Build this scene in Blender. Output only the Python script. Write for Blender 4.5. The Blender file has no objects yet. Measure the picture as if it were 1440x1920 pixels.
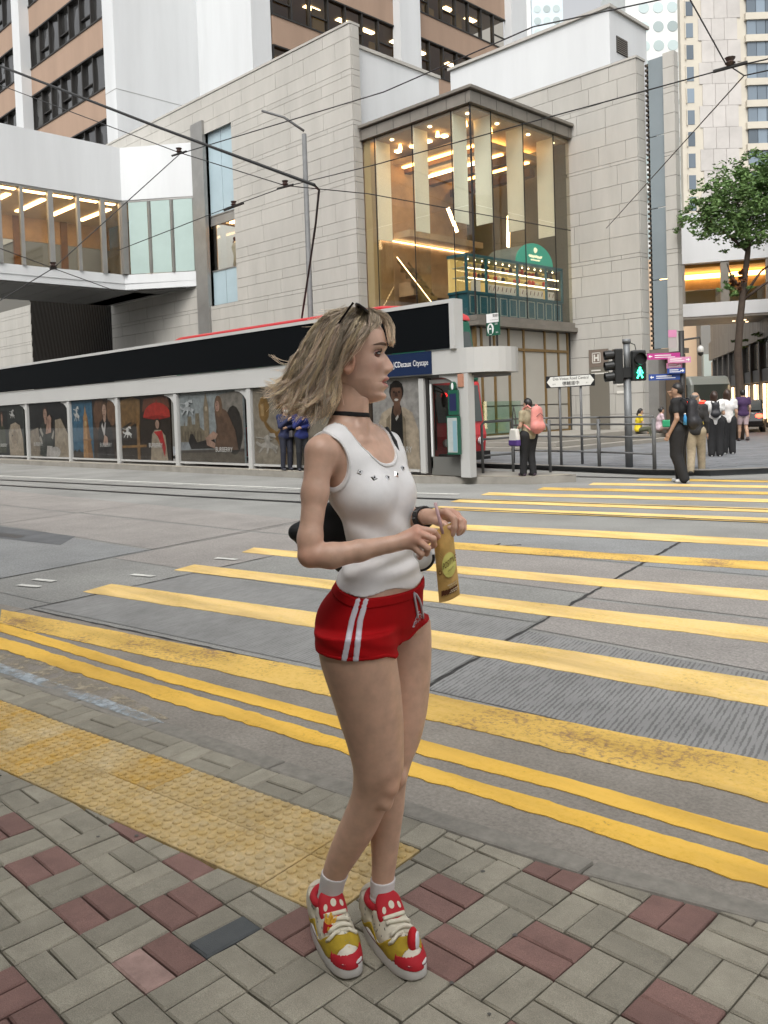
import bpy, math, random
import numpy as np
from mathutils import Vector, Matrix
R = math.radians
random.seed(11)
SC = bpy.context.scene
COL = SC.collection

# ---------------------------------------------------------------- camera, sky, sun, exposure
CAM_H, YAW, PITCH, ROLL = 1.55, R(45.0), R(2.0), R(1.9)
cd = bpy.data.cameras.new('camera'); cam = bpy.data.objects.new('camera', cd); COL.objects.link(cam)
_f0 = Vector((-math.sin(YAW), math.cos(YAW), 0)); _r0 = Vector((math.cos(YAW), math.sin(YAW), 0)); _z = Vector((0, 0, 1))
_f = _f0*math.cos(PITCH) - _z*math.sin(PITCH); _u0 = _z*math.cos(PITCH) + _f0*math.sin(PITCH)
_r = _r0*math.cos(ROLL) - _u0*math.sin(ROLL); _u = _u0*math.cos(ROLL) + _r0*math.sin(ROLL)
cam.matrix_world = Matrix(((_r.x, _u.x, -_f.x, 0), (_r.y, _u.y, -_f.y, 0), (_r.z, _u.z, -_f.z, CAM_H), (0, 0, 0, 1)))
cd.sensor_fit = 'VERTICAL'; cd.sensor_height = 24.0; cd.lens = 20.0; cd.shift_y = -134/1920
cd.clip_start = 0.05; cd.clip_end = 2000
SC.camera = cam

SUN_ELEV, SUN_AZ = R(52), R(150)          # azimuth measured from +Y towards +X
w = bpy.data.worlds.new('World'); SC.world = w; w.use_nodes = True
wn = w.node_tree; wn.nodes.clear()
sky = wn.nodes.new('ShaderNodeTexSky'); sky.sky_type = 'NISHITA'; sky.sun_disc = False
sky.sun_elevation = SUN_ELEV; sky.sun_rotation = SUN_AZ; sky.dust_density = 6.0; sky.air_density = 1.0; sky.ozone_density = 1.0
hs = wn.nodes.new('ShaderNodeHueSaturation'); hs.inputs['Saturation'].default_value = 0.10
bg = wn.nodes.new('ShaderNodeBackground'); bg.inputs['Strength'].default_value = 0.15
wo = wn.nodes.new('ShaderNodeOutputWorld')
wn.links.new(sky.outputs[0], hs.inputs['Color']); wn.links.new(hs.outputs[0], bg.inputs[0]); wn.links.new(bg.outputs[0], wo.inputs[0])
sl = bpy.data.lights.new('sun', 'SUN'); sun = bpy.data.objects.new('sun', sl); COL.objects.link(sun)
sl.energy = 0.7; sl.angle = R(28); sl.color = (1.0, 0.95, 0.88)
_sd = Vector((math.sin(SUN_AZ)*math.cos(SUN_ELEV), math.cos(SUN_AZ)*math.cos(SUN_ELEV), math.sin(SUN_ELEV)))
sun.rotation_euler = _sd.to_track_quat('Z', 'Y').to_euler(); sun.location = (0, 0, 60)
SC.view_settings.view_transform = 'Standard'; SC.view_settings.look = 'None'; SC.view_settings.gamma = 1.0
SC.view_settings.exposure = 0.64
SC.render.engine = 'CYCLES'
cy = SC.cycles; cy.use_denoising = True; cy.max_bounces = 8; cy.diffuse_bounces = 3; cy.glossy_bounces = 3; cy.transmission_bounces = 6
cy.transparent_max_bounces = 12; cy.sample_clamp_indirect = 6.0; cy.caustics_reflective = False; cy.caustics_refractive = False

# ---------------------------------------------------------------- helpers
def lin(h):
    if isinstance(h, str):
        h = h.lstrip('#'); c = [int(h[i:i+2], 16)/255 for i in (0, 2, 4)]
        return tuple(x/12.92 if x <= .04045 else ((x+.055)/1.055)**2.4 for x in c)
    return tuple(h)
MATS = {}
def mat(name, color=(.5,.5,.5), rough=.6, metal=0., var=0., vscale=4., bump=0., bscale=60., rnd=0., spec=.5, emit=0., ecol=None,
        trans=0., alpha=1., stretch=(1,1,1), col2=None, sss=0., coat=0., detail=6., bdist=.01, sheen=0.):
    if name in MATS: return MATS[name]
    m = bpy.data.materials.new(name); m.use_nodes = True; MATS[name] = m
    nt = m.node_tree; N, K = nt.nodes, nt.links; b = N['Principled BSDF']
    c = lin(color); b.inputs['Base Color'].default_value = (*c, 1); b.inputs['Roughness'].default_value = rough
    b.inputs['Metallic'].default_value = metal; b.inputs['Specular IOR Level'].default_value = spec
    m.diffuse_color = (*c, 1)
    if trans: b.inputs['Transmission Weight'].default_value = trans
    if alpha < 1: b.inputs['Alpha'].default_value = alpha
    if sss:
        b.inputs['Subsurface Weight'].default_value = sss; b.inputs['Subsurface Radius'].default_value = (.012, .005, .003); b.inputs['Subsurface Scale'].default_value = 1.0
    if coat: b.inputs['Coat Weight'].default_value = coat
    if sheen: b.inputs['Sheen Weight'].default_value = sheen
    if emit: b.inputs['Emission Color'].default_value = (*lin(ecol or color), 1); b.inputs['Emission Strength'].default_value = emit
    if var or bump or rnd:
        g = N.new('ShaderNodeNewGeometry'); mp = N.new('ShaderNodeMapping'); mp.inputs['Scale'].default_value = stretch
        K.new(g.outputs['Position'], mp.inputs['Vector'])
    if var or rnd:
        base = None
        if var:
            nz = N.new('ShaderNodeTexNoise'); nz.inputs['Scale'].default_value = vscale; nz.inputs['Detail'].default_value = detail; nz.inputs['Roughness'].default_value = .65
            K.new(mp.outputs[0], nz.inputs['Vector'])
            cr = N.new('ShaderNodeValToRGB'); e = cr.color_ramp.elements
            c2 = lin(col2) if col2 else tuple(min(1, x*(1+var)) for x in c)
            c1 = c if col2 else tuple(x*(1-var) for x in c)
            e[0].position = .3; e[0].color = (*c1, 1); e[1].position = .7; e[1].color = (*c2, 1)
            K.new(nz.outputs['Fac'], cr.inputs[0]); base = cr.outputs[0]
        if rnd:
            oi = N.new('ShaderNodeObjectInfo'); mr = N.new('ShaderNodeMapRange'); mr.inputs['To Min'].default_value = 1-rnd; mr.inputs['To Max'].default_value = 1+rnd
            K.new(oi.outputs['Random'], mr.inputs['Value'])
            mx = N.new('ShaderNodeMix'); mx.data_type = 'RGBA'; mx.blend_type = 'MULTIPLY'; mx.inputs[0].default_value = 1.0
            if base: K.new(base, mx.inputs[6])
            else: mx.inputs[6].default_value = (*c, 1)
            K.new(mr.outputs[0], mx.inputs[7]); base = mx.outputs[2]
        K.new(base, b.inputs['Base Color'])
    if bump:
        n2 = N.new('ShaderNodeTexNoise'); n2.inputs['Scale'].default_value = bscale; n2.inputs['Detail'].default_value = 4
        K.new(mp.outputs[0], n2.inputs['Vector'])
        bp = N.new('ShaderNodeBump'); bp.inputs['Strength'].default_value = bump; bp.inputs['Distance'].default_value = bdist
        K.new(n2.outputs['Fac'], bp.inputs['Height']); K.new(bp.outputs[0], b.inputs['Normal'])
    return m
def glass(name, tint=(.9,.95,.95), refl=.12, rough=.02):
    """thin architectural glass: clear, tinted, with a Fresnel reflection"""
    if name in MATS: return MATS[name]
    m = bpy.data.materials.new(name); m.use_nodes = True; MATS[name] = m
    N, K = m.node_tree.nodes, m.node_tree.links; N.clear()
    o = N.new('ShaderNodeOutputMaterial'); t = N.new('ShaderNodeBsdfTransparent'); t.inputs[0].default_value = (*tint, 1)
    g = N.new('ShaderNodeBsdfGlossy'); g.inputs['Roughness'].default_value = rough
    f = N.new('ShaderNodeLayerWeight'); f.inputs['Blend'].default_value = .5
    pw = N.new('ShaderNodeMath'); pw.operation = 'POWER'; pw.inputs[1].default_value = 4.5; K.new(f.outputs['Facing'], pw.inputs[0])
    a = N.new('ShaderNodeMath'); a.operation = 'MULTIPLY_ADD'; a.inputs[1].default_value = .9; a.inputs[2].default_value = refl; a.use_clamp = True
    x = N.new('ShaderNodeMixShader'); K.new(pw.outputs[0], a.inputs[0]); K.new(a.outputs[0], x.inputs[0]); K.new(t.outputs[0], x.inputs[1]); K.new(g.outputs[0], x.inputs[2]); K.new(x.outputs[0], o.inputs[0])
    return m
def link(o, parent=None):
    COL.objects.link(o)
    if parent is not None: o.parent = parent
    return o
def tag(o, label, cat, group=None):
    o['label'] = label; o['category'] = cat
    if group: o['group'] = group
    return o
def thing(name, label, cat, loc=(0,0,0), rz=0., group=None):
    o = bpy.data.objects.new(name, None); COL.objects.link(o); o.location = loc; o.rotation_euler = (0, 0, rz); o.empty_display_size = .1
    return tag(o, label, cat, group)
def kind(o, k): o['kind'] = k; return o
def mesh_obj(name, v, f, m, parent=None, smooth=False):
    me = bpy.data.meshes.new(name); me.from_pydata([tuple(p) for p in v], [], [tuple(q) for q in f]); me.update()
    if m is not None: me.materials.append(m)
    if smooth: me.polygons.foreach_set('use_smooth', [True]*len(me.polygons))
    return link(bpy.data.objects.new(name, me), parent)
def copy_tree(o, parent=None):
    c = o.copy(); COL.objects.link(c)
    if parent is not None: c.parent = parent
    for ch in list(o.children): copy_tree(ch, c)
    return c
class MB:
    def __init__(s): s.v = []; s.f = []
    def add(s, v, f):
        n = len(s.v); s.v += [tuple(p) for p in v]; s.f += [tuple(i+n for i in q) for q in f]; return s
    def box(s, x0, x1, y0, y1, z0, z1):
        return s.add([(x0,y0,z0),(x1,y0,z0),(x1,y1,z0),(x0,y1,z0),(x0,y0,z1),(x1,y0,z1),(x1,y1,z1),(x0,y1,z1)],
                     [(3,2,1,0),(4,5,6,7),(0,1,5,4),(1,2,6,5),(2,3,7,6),(3,0,4,7)])
    def bevbox(s, x0, x1, y0, y1, z0, z1, b):
        """box with chamfered top edges"""
        return s.add([(x0,y0,z0),(x1,y0,z0),(x1,y1,z0),(x0,y1,z0),(x0,y0,z1-b),(x1,y0,z1-b),(x1,y1,z1-b),(x0,y1,z1-b),
                      (x0+b,y0+b,z1),(x1-b,y0+b,z1),(x1-b,y1-b,z1),(x0+b,y1-b,z1)],
                     [(3,2,1,0),(0,1,5,4),(1,2,6,5),(2,3,7,6),(3,0,4,7),(4,5,9,8),(5,6,10,9),(6,7,11,10),(7,4,8,11),(8,9,10,11)])
    def quad(s, a, b, c, d): return s.add([a,b,c,d], [(0,1,2,3)])
    def prism(s, poly, z0, z1, fn=None):
        """extrude polygon (list of 2D points) from z0 to z1; fn maps (p, q, h) to a point"""
        fn = fn or (lambda p, q, h: (p, q, h)); n = len(poly)
        v = [fn(p, q, z0) for p, q in poly] + [fn(p, q, z1) for p, q in poly]
        return s.add(v, [tuple(range(n))[::-1], tuple(range(n, 2*n))] + [(i, (i+1) % n, n+(i+1) % n, n+i) for i in range(n)])
    def tube(s, pts, r, n=8, cap=True):
        pts = [Vector(p) for p in pts]; m = len(pts); rr = [r]*m if not hasattr(r, '__len__') else list(r)
        up = None; V = []; F = []
        for i, p in enumerate(pts):
            t = (pts[min(i+1, m-1)] - pts[max(i-1, 0)]).normalized()
            if up is None: up = Vector((0,0,1)) if abs(t.z) < .95 else Vector((1,0,0))
            a = (up - t*up.dot(t)).normalized(); b = t.cross(a); up = a
            for k in range(n):
                q = 2*math.pi*k/n; V.append(p + (a*math.cos(q) + b*math.sin(q))*rr[i])
        for i in range(m-1):
            for k in range(n): F.append((i*n+k, i*n+(k+1) % n, (i+1)*n+(k+1) % n, (i+1)*n+k))
        if cap: F += [tuple(range(n))[::-1], tuple(range((m-1)*n, m*n))]
        return s.add(V, F)
    def bar(s, p0, p1, w, h, up=(0,0,1)):
        p0, p1 = Vector(p0), Vector(p1); t = (p1-p0).normalized(); up = Vector(up)
        if abs(t.dot(up)) > .98: up = Vector((1,0,0))
        a = t.cross(up).normalized(); b = a.cross(t)
        V = [p + a*(sx*w/2) + b*(sy*h/2) for p in (p0, p1) for sx, sy in ((-1,-1),(1,-1),(1,1),(-1,1))]
        return s.add(V, [(3,2,1,0),(4,5,6,7),(0,1,5,4),(1,2,6,5),(2,3,7,6),(3,0,4,7)])
    def ball(s, c, r, nu=10, nv=7):
        rx, ry, rz = r if hasattr(r, '__len__') else (r, r, r); V = [(c[0], c[1], c[2]+rz)]; F = []
        for j in range(1, nv):
            t = math.pi*j/nv
            for i in range(nu): q = 2*math.pi*i/nu; V.append((c[0]+rx*math.sin(t)*math.cos(q), c[1]+ry*math.sin(t)*math.sin(q), c[2]+rz*math.cos(t)))
        V.append((c[0], c[1], c[2]-rz)); e = len(V)-1
        for i in range(nu): F.append((0, 1+i, 1+(i+1) % nu)); F.append((e, e-nu+(i+1) % nu, e-nu+i))
        for j in range(nv-2):
            for i in range(nu): F.append((1+j*nu+i, 1+(j+1)*nu+i, 1+(j+1)*nu+(i+1) % nu, 1+j*nu+(i+1) % nu))
        return s.add(V, F)
    def build(s, name, m, parent=None, smooth=False, bevel=0.):
        o = mesh_obj(name, s.v, s.f, m, parent, smooth)
        if bevel:
            md = o.modifiers.new('bevel', 'BEVEL'); md.width = bevel; md.segments = 2; md.limit_method = 'ANGLE'
        return o
def box(name, x0, x1, y0, y1, z0, z1, m, parent=None, bevel=0.): return MB().box(x0,x1,y0,y1,z0,z1).build(name, m, parent, bevel=bevel)
_txt = {}
def text(s, size, m, parent, origin, xdir, ydir, name='lettering', depth=.002, align='LEFT', width=None, squash=1., bold=0.):
    """flat lettering as a mesh: baseline from origin along xdir, up along ydir; width fits the line"""
    cu = bpy.data.curves.new('t', 'FONT'); cu.body = s; cu.size = 1.0; cu.extrude = 0.0; cu.align_x = align; cu.offset = bold
    cu.resolution_u = 3
    ob = bpy.data.objects.new('t', cu); COL.objects.link(ob); bpy.context.view_layer.update()
    me = bpy.data.meshes.new_from_object(ob.evaluated_get(bpy.context.evaluated_depsgraph_get()))
    COL.objects.unlink(ob); bpy.data.objects.remove(ob)
    X, Y = Vector(xdir).normalized(), Vector(ydir).normalized(); Z = X.cross(Y)
    co = np.empty(len(me.vertices)*3); me.vertices.foreach_get('co', co); co = co.reshape(-1, 3)
    sx = size*squash
    if width and len(co): sx = width/max(1e-6, co[:,0].max()-co[:,0].min())
    P = np.array(origin) + np.outer(co[:,0]*sx, X) + np.outer(co[:,1]*size, Y) + np.outer(np.full(len(co), depth), Z)
    me.vertices.foreach_set('co', P.ravel()); me.update(); me.name = name; me.materials.clear(); me.materials.append(m)
    return link(bpy.data.objects.new(name, me), parent)
def in_view(p, pad=60):
    d = Vector(p) - Vector((0,0,CAM_H)); z = d.dot(_f)
    if z < .1: return False
    x = 720 + 1600*d.dot(_r)/z; y = 826 - 1600*d.dot(_u)/z
    return -pad < x < 1440+pad and -pad < y < 1920+pad
# ================================================================ GROUND
M_road = mat('road_concrete', (.25,.25,.236), .85, var=.22, vscale=.55, bump=.25, bscale=90, bdist=.004)
M_road_pink = mat('road_slab_warm', (.28,.262,.244), .85, var=.14, vscale=1.3, bump=.25, bscale=90, bdist=.004)
M_road_blue = mat('road_slab_cool', (.24,.246,.245), .85, var=.16, vscale=1.1, bump=.25, bscale=90, bdist=.004)
M_gutter = mat('gutter_concrete', (.25,.228,.198), .9, var=.18, vscale=2.5, bump=.4, bscale=70, bdist=.004)
def speckle(m_, sc, lo, hi):
    N, K = m_.node_tree.nodes, m_.node_tree.links; b = N['Principled BSDF']; src = b.inputs['Base Color'].links[0].from_socket; g = N.new('ShaderNodeNewGeometry'); n5 = N.new('ShaderNodeTexNoise'); n5.inputs['Scale'].default_value = sc; n5.inputs['Detail'].default_value = 4; n5.inputs['Roughness'].default_value = .8; K.new(g.outputs['Position'], n5.inputs['Vector'])
    cr = N.new('ShaderNodeValToRGB'); cr.color_ramp.elements[0].position = .32; cr.color_ramp.elements[0].color = (lo,lo,lo,1); cr.color_ramp.elements[1].position = .68; cr.color_ramp.elements[1].color = (hi,hi,hi,1); K.new(n5.outputs['Fac'], cr.inputs[0]); mx = N.new('ShaderNodeMix'); mx.data_type = 'RGBA'; mx.blend_type = 'MULTIPLY'; mx.inputs[0].default_value = 1; K.new(src, mx.inputs[6]); K.new(cr.outputs[0], mx.inputs[7]); K.new(mx.outputs[2], b.inputs['Base Color'])
for m_ in (M_road, M_road_pink, M_road_blue): speckle(m_, 55, .62, 1.32)
speckle(M_gutter, 60, .74, 1.2)
M_tar = mat('joint_sealant', (.035,.034,.033), .8, var=.3, vscale=20)
def groove_mat(name, c, dk=.62):
    m = mat(name, c, .9, var=.15, vscale=2.0); N, K = m.node_tree.nodes, m.node_tree.links; b = N['Principled BSDF']
    g = N.new('ShaderNodeNewGeometry'); m0 = N.new('ShaderNodeMapping'); m0.inputs['Rotation'].default_value = (0,0,R(-13)); mp = N.new('ShaderNodeMapping'); mp.inputs['Scale'].default_value = (1,.25,1)
    K.new(g.outputs['Position'], m0.inputs[0]); K.new(m0.outputs[0], mp.inputs[0])
    wv = N.new('ShaderNodeTexWave'); wv.wave_type = 'BANDS'; wv.bands_direction = 'X'; wv.inputs['Scale'].default_value = 11.5; wv.inputs['Distortion'].default_value = 2.2; wv.inputs['Detail'].default_value = 3; wv.inputs['Detail Scale'].default_value = 3.; K.new(m0.outputs[0], wv.inputs['Vector'])
    n7 = N.new('ShaderNodeTexNoise'); n7.inputs['Scale'].default_value = 24; n7.inputs['Detail'].default_value = 5; K.new(mp.outputs[0], n7.inputs['Vector']); nz = N.new('ShaderNodeMath'); nz.operation = 'MULTIPLY_ADD'; nz.inputs[1].default_value = .45; K.new(wv.outputs['Fac'], nz.inputs[0]); K.new(n7.outputs['Fac'], nz.inputs[2])
    cr = N.new('ShaderNodeValToRGB'); cr.color_ramp.elements[0].position = .52; cr.color_ramp.elements[1].position = .68; K.new(nz.outputs[0], cr.inputs[0])
    bp = N.new('ShaderNodeBump'); bp.inputs['Strength'].default_value = .5 if dk < .7 else .15; bp.inputs['Distance'].default_value = .006; K.new(cr.outputs[0], bp.inputs['Height']); K.new(bp.outputs[0], b.inputs['Normal'])
    # base colour darker along the grooves
    src = b.inputs['Base Color'].links[0].from_socket; mx = N.new('ShaderNodeMix'); mx.data_type = 'RGBA'; mx.blend_type = 'MULTIPLY'; mx.inputs[0].default_value = 1
    c2 = N.new('ShaderNodeValToRGB'); c2.color_ramp.elements[0].position = .50; c2.color_ramp.elements[0].color = (dk,dk,dk,1); c2.color_ramp.elements[1].position = .70; c2.color_ramp.elements[1].color = (1,1,1,1)
    K.new(nz.outputs[0], c2.inputs[0]); K.new(src, mx.inputs[6]); K.new(c2.outputs[0], mx.inputs[7]); K.new(mx.outputs[2], b.inputs['Base Color'])
    return m
M_groove = groove_mat('grooved_concrete', (.25,.25,.245)); M_groove2 = groove_mat('worn_grooved_concrete', (.25,.25,.243), .74)
def yellow_mat(name, c, wear):
    m = mat(name, c, .75, bump=.3, bscale=120, bdist=.003); N, K = m.node_tree.nodes, m.node_tree.links; b = N['Principled BSDF']
    g = N.new('ShaderNodeNewGeometry'); nz = N.new('ShaderNodeTexNoise'); nz.inputs['Scale'].default_value = 38; nz.inputs['Detail'].default_value = 8; nz.inputs['Roughness'].default_value = .75
    n2 = N.new('ShaderNodeTexNoise'); n2.inputs['Scale'].default_value = 2.2; n2.inputs['Detail'].default_value = 4
    K.new(g.outputs['Position'], nz.inputs['Vector']); K.new(g.outputs['Position'], n2.inputs['Vector'])
    md = N.new('ShaderNodeMath'); md.operation = 'MULTIPLY_ADD'; md.inputs[1].default_value = .55; K.new(n2.outputs['Fac'], md.inputs[0]); K.new(nz.outputs['Fac'], md.inputs[2])
    cr = N.new('ShaderNodeValToRGB'); e = cr.color_ramp.elements; cc = lin(c)
    e[0].position = wear; e[0].color = (cc[0]*.48, cc[1]*.46, cc[2]*.8+.03, 1); e[1].position = wear+.13; e[1].color = (*cc, 1)
    e2 = cr.color_ramp.elements.new(wear+.3); e2.color = (min(1, cc[0]*1.06), min(1, cc[1]*1.09), min(1, cc[2]*1.5), 1)
    K.new(md.outputs[0], cr.inputs[0])
    mg = N.new('ShaderNodeMapping'); mg.inputs['Scale'].default_value = (.5,2.4,1); n9 = N.new('ShaderNodeTexNoise'); n9.inputs['Scale'].default_value = 1.8; n9.inputs['Detail'].default_value = 6; K.new(g.outputs['Position'], mg.inputs[0]); K.new(mg.outputs[0], n9.inputs['Vector'])
    cg = N.new('ShaderNodeValToRGB'); cg.color_ramp.elements[0].position = .32; cg.color_ramp.elements[0].color = (.70,.68,.66,1); cg.color_ramp.elements[1].position = .58; cg.color_ramp.elements[1].color = (1,1,1,1); K.new(n9.outputs['Fac'], cg.inputs[0])
    mx = N.new('ShaderNodeMix'); mx.data_type = 'RGBA'; mx.blend_type = 'MULTIPLY'; mx.inputs[0].default_value = 1; K.new(cr.outputs[0], mx.inputs[6]); K.new(cg.outputs[0], mx.inputs[7]); K.new(mx.outputs[2], b.inputs['Base Color'])
    return m
M_yel = yellow_mat('crossing_yellow', (.80,.555,.165), .52); M_yel2 = yellow_mat('line_yellow', (.80,.48,.06), .52); M_yel3 = yellow_mat('worn_yellow', (.74,.48,.10), .62)
M_white_paint = mat('road_white_paint', (.62,.62,.58), .7, var=.3, vscale=12)

road = kind(mesh_obj('road', [(-400,-60,0),(200,-60,0),(200,500,0),(-400,500,0)], [(0,1,2,3)], M_road), 'structure')
def sheet(name, poly, z, m, parent): return mesh_obj(name, [(x, y, z) for x, y in poly], [tuple(range(len(poly)))], m, parent)
def dirpt(p, ang, t): return (p[0]+math.cos(R(ang))*t, p[1]+math.sin(R(ang))*t)
# concrete slabs, open joints between them
J = lambda y, base, k=-.19: base + k*(y-3.3)       # longitudinal joints lean with distance
def slab(xa, xb, y0a, y0b, y1a, y1b, m, g=.018):
    return sheet('slab', [(xa(y0a)+g, y0a+g), (xb(y0b)-g, y0b+g), (xb(y1b)-g, y1b-g), (xa(y1a)+g, y1a-g)], .004, m, road)
jA = lambda y: -3.17 - .205*(y-3.3); jB = lambda y: -7.08 - .13*(y-2.8); jC = lambda y: -8.70 - .165*(y-3.2); jD = lambda y: -13.3 - .2*(y-4); jR = lambda y: 1.2 - .2*(y-4); jL = lambda y: -20 - .2*(y-4)
slab(jA, jR, 3.42, 3.8, 4.80, 4.86, M_groove); slab(jA, jR, 4.83, 4.89, 5.86, 6.4, M_road_pink); slab(jA, jR, 5.89, 6.43, 7.32, 7.95, M_road_pink); slab(jA, jR, 7.36, 7.98, 8.86, 10.1, M_road_blue)
slab(jB, jA, 2.92, 3.42, 4.60, 4.98, M_groove2); slab(jB, jA, 4.63, 5.0, 5.75, 6.0, M_road); slab(jB, jA, 5.78, 6.03, 6.98, 7.4, M_road_pink); slab(jB, jA, 7.0, 7.43, 8.05, 8.85, M_road_blue)
slab(jC, jB, 2.9, 3.05, 4.5, 4.62, M_road); slab(jC, jB, 4.53, 4.66, 6.70, 6.9, M_road_pink); slab(jC, jB, 6.73, 6.93, 7.95, 8.1, M_road_pink)
slab(jD, jC, 2.0, 2.9, 4.95, 5.1, M_road_blue); slab(jD, jC, 4.98, 5.13, 6.45, 6.70, M_road_pink); slab(jD, jC, 6.48, 6.73, 7.85, 7.9, M_road_pink)
slab(jL, jD, 1.2, 2.0, 5.0, 5.05, M_road); slab(jL, jD, 5.03, 5.08, 6.0, 6.4, M_road_pink); slab(jL, jD, 6.03, 6.43, 7.7, 7.8, M_road_pink)
sheet('gutter', [(-14,.6),(-6.8,1.75),(-5.17,1.93),(-3.94,2.05),(-2.09,2.25),(-.95,2.48),(1.5,3.0),(1.5,3.75),(-1.2,3.42),(-3.2,3.38),(-7.1,2.84),(-14,1.9)], .0035, M_gutter, road)
# cracks filled with sealant along the open joint
def ribbon(name, pts, wd, z, m, parent, jit=0.):
    V = []; F = []
    for i, p in enumerate(pts):
        a = Vector(pts[max(i-1,0)]); b = Vector(pts[min(i+1,len(pts)-1)]); t = (b-a).normalized(); n = Vector((-t.y, t.x)); k = wd*(1+random.uniform(-jit, jit))
        V += [(p[0]+n.x*k/2, p[1]+n.y*k/2, z), (p[0]-n.x*k/2, p[1]-n.y*k/2, z)]
    for i in range(len(pts)-1): F.append((2*i, 2*i+1, 2*i+3, 2*i+2))
    return mesh_obj(name, V, F, m, parent)
def wob(a, b, n, j): return [(a[0]+(b[0]-a[0])*i/n+random.uniform(-j,j), a[1]+(b[1]-a[1])*i/n+random.uniform(-j,j)) for i in range(n+1)]
ribbon('sealant', wob((-3.17,3.36),(-4.35,9.0),60,.008), .026, .0055, M_tar, road, .5)
ribbon('sealant', wob((-7.05,2.86),(-3.2,3.36),50,.006), .02, .0055, M_tar, road, .6)
ribbon('sealant', wob((-7.08,2.7),(-7.75,8.0),50,.008), .018, .0055, M_tar, road, .5)
ribbon('sealant', wob((-8.68,3.0),(-9.6,8.0),40,.008), .018, .0055, M_tar, road, .5)
ribbon('crack', wob((-6.0,7.3),(-5.65,7.75),8,.01), .05, .0055, M_tar, road, .6); ribbon('crack', wob((-5.75,7.3),(-5.9,7.7),8,.01), .05, .0055, M_tar, road, .6)
sheet('tar_patch', [(-19,4.3),(-13.5,4.9),(-11.0,5.1),(-10.4,4.62),(-13,4.2),(-19,3.6)], .0062, mat('tar_patch', (.12,.125,.13), .9, var=.2, vscale=3), road)
sheet('drain_cover', [(-12.6,4.62),(-11.7,4.72),(-11.55,4.55),(-12.45,4.45)], .009, mat('drain_iron', (.07,.07,.07), .6, var=.3, vscale=30), road)
def faded(name, c, sc):
    """paint worn through to the surface below"""
    m = mat(name, c, .9, var=.25, vscale=14); N, K = m.node_tree.nodes, m.node_tree.links; g = N.new('ShaderNodeNewGeometry'); n1 = N.new('ShaderNodeTexNoise'); n1.inputs['Scale'].default_value = sc; n1.inputs['Detail'].default_value = 8; n1.inputs['Roughness'].default_value = .75; K.new(g.outputs['Position'], n1.inputs['Vector'])
    cr = N.new('ShaderNodeValToRGB'); cr.color_ramp.elements[0].position = .42; cr.color_ramp.elements[0].color = (0,0,0,1); cr.color_ramp.elements[1].position = .62; cr.color_ramp.elements[1].color = (.85,.85,.85,1); K.new(n1.outputs['Fac'], cr.inputs[0]); K.new(cr.outputs[0], N['Principled BSDF'].inputs['Alpha']); return m
# yellow paint with broken edges
def stripe(top, bot, m, z, amp=.005, step=.03, name='crossing_stripe'):
    """top, bot: polylines (x, y) with rising x"""
    x0, x1 = top[0][0], top[-1][0]; n = int((x1-x0)/step); V = []; F = []
    tx, ty = zip(*top); bx, by = zip(*bot); rt = rb = 0.
    for i in range(n+1):
        t = i/n; rt = rt*.7 + random.gauss(0, amp)*.4; rb = rb*.75 + random.gauss(0, amp)*.6
        xt = tx[0]+(tx[-1]-tx[0])*t; xb = bx[0]+(bx[-1]-bx[0])*t
        V += [(xt, np.interp(xt, tx, ty)+rt, z), (xb, np.interp(xb, bx, by)+rb, z)]
        if i: F.append((2*i-2, 2*i-1, 2*i+1, 2*i))
    n0 = len(V); V += [(x, y, z-.0035) for x, y, _ in V]
    F += [(2*i-2+n0, 2*i-2, 2*i, 2*i+n0) for i in range(1, n+1)] + [(2*i-1, 2*i-1+n0, 2*i+1+n0, 2*i+1) for i in range(1, n+1)]
    return mesh_obj(name, V, F, m, road)
E_ = 1.6   # stripes run on past the frame
stripe([(-7.49,3.80),(-5.0,4.24),(-3.75,4.42),(-2.7,4.58),(-1.8,4.71),(E_,5.22)], [(-7.37,3.46),(-4.85,3.90),(-3.48,4.08),(-2.61,4.19),(E_,4.72)], M_yel, .0085)
stripe([(-7.72,4.85),(-5.58,5.2),(-4.57,5.40),(-3.3,5.61),(-2.23,5.84),(E_,6.6)], [(-7.62,4.55),(-4.34,5.09),(-2.09,5.46),(E_,6.1)], M_yel, .0085)
stripe([(-8.1,5.90),(-5.38,6.36),(-3.9,6.65),(-2.65,6.96),(E_,7.9)], [(-7.95,5.62),(-5.15,6.07),(-2.53,6.6),(E_,7.45)], M_yel, .0085)
stripe([(-8.35,7.02),(-6.32,7.49),(-4.57,7.80),(-3.12,8.19),(E_,9.2)], [(-8.25,6.72),(-6.03,7.12),(-2.98,7.79),(E_,8.8)], M_yel3, .0085)
stripe([(-8.6,8.36),(-7.31,8.67),(-5.35,9.15),(-3.61,9.47),(E_,10.6)], [(-8.5,8.02),(-7.01,8.29),(-3.45,9.04),(E_,10.1)], M_yel, .0085)
stripe([(-8.95,10.16),(-4.26,11.21),(E_,12.5)], [(-8.8,9.78),(-4.12,10.8),(E_,12.1)], M_yel, .0085)
stripe([(-9.35,11.17),(-4.63,12.19),(E_,13.6)], [(-9.2,10.7),(-4.48,11.76),(E_,13.1)], M_yel, .0085)
for k in range(4):
    y = 12.25 + k*1.2; x0 = -9.6 + k*.35
    stripe([(x0, y),(E_, y+.235*(E_-x0))], [(x0+.15, y-.42),(E_, y-.42+.235*(E_-x0))], (M_yel, M_yel3)[k % 2], .0085)
stripe([(-7.25,2.70),(-5.32,3.03),(-3.86,3.29),(-3.11,3.38),(-2.02,3.54),(-1.4,3.65),(1.5,4.1)], [(-6.75,2.49),(-4.87,2.79),(-3.48,3.02),(-2.47,3.14),(-1.84,3.21),(1.5,3.62)], M_yel3, .0085, .006)
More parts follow.
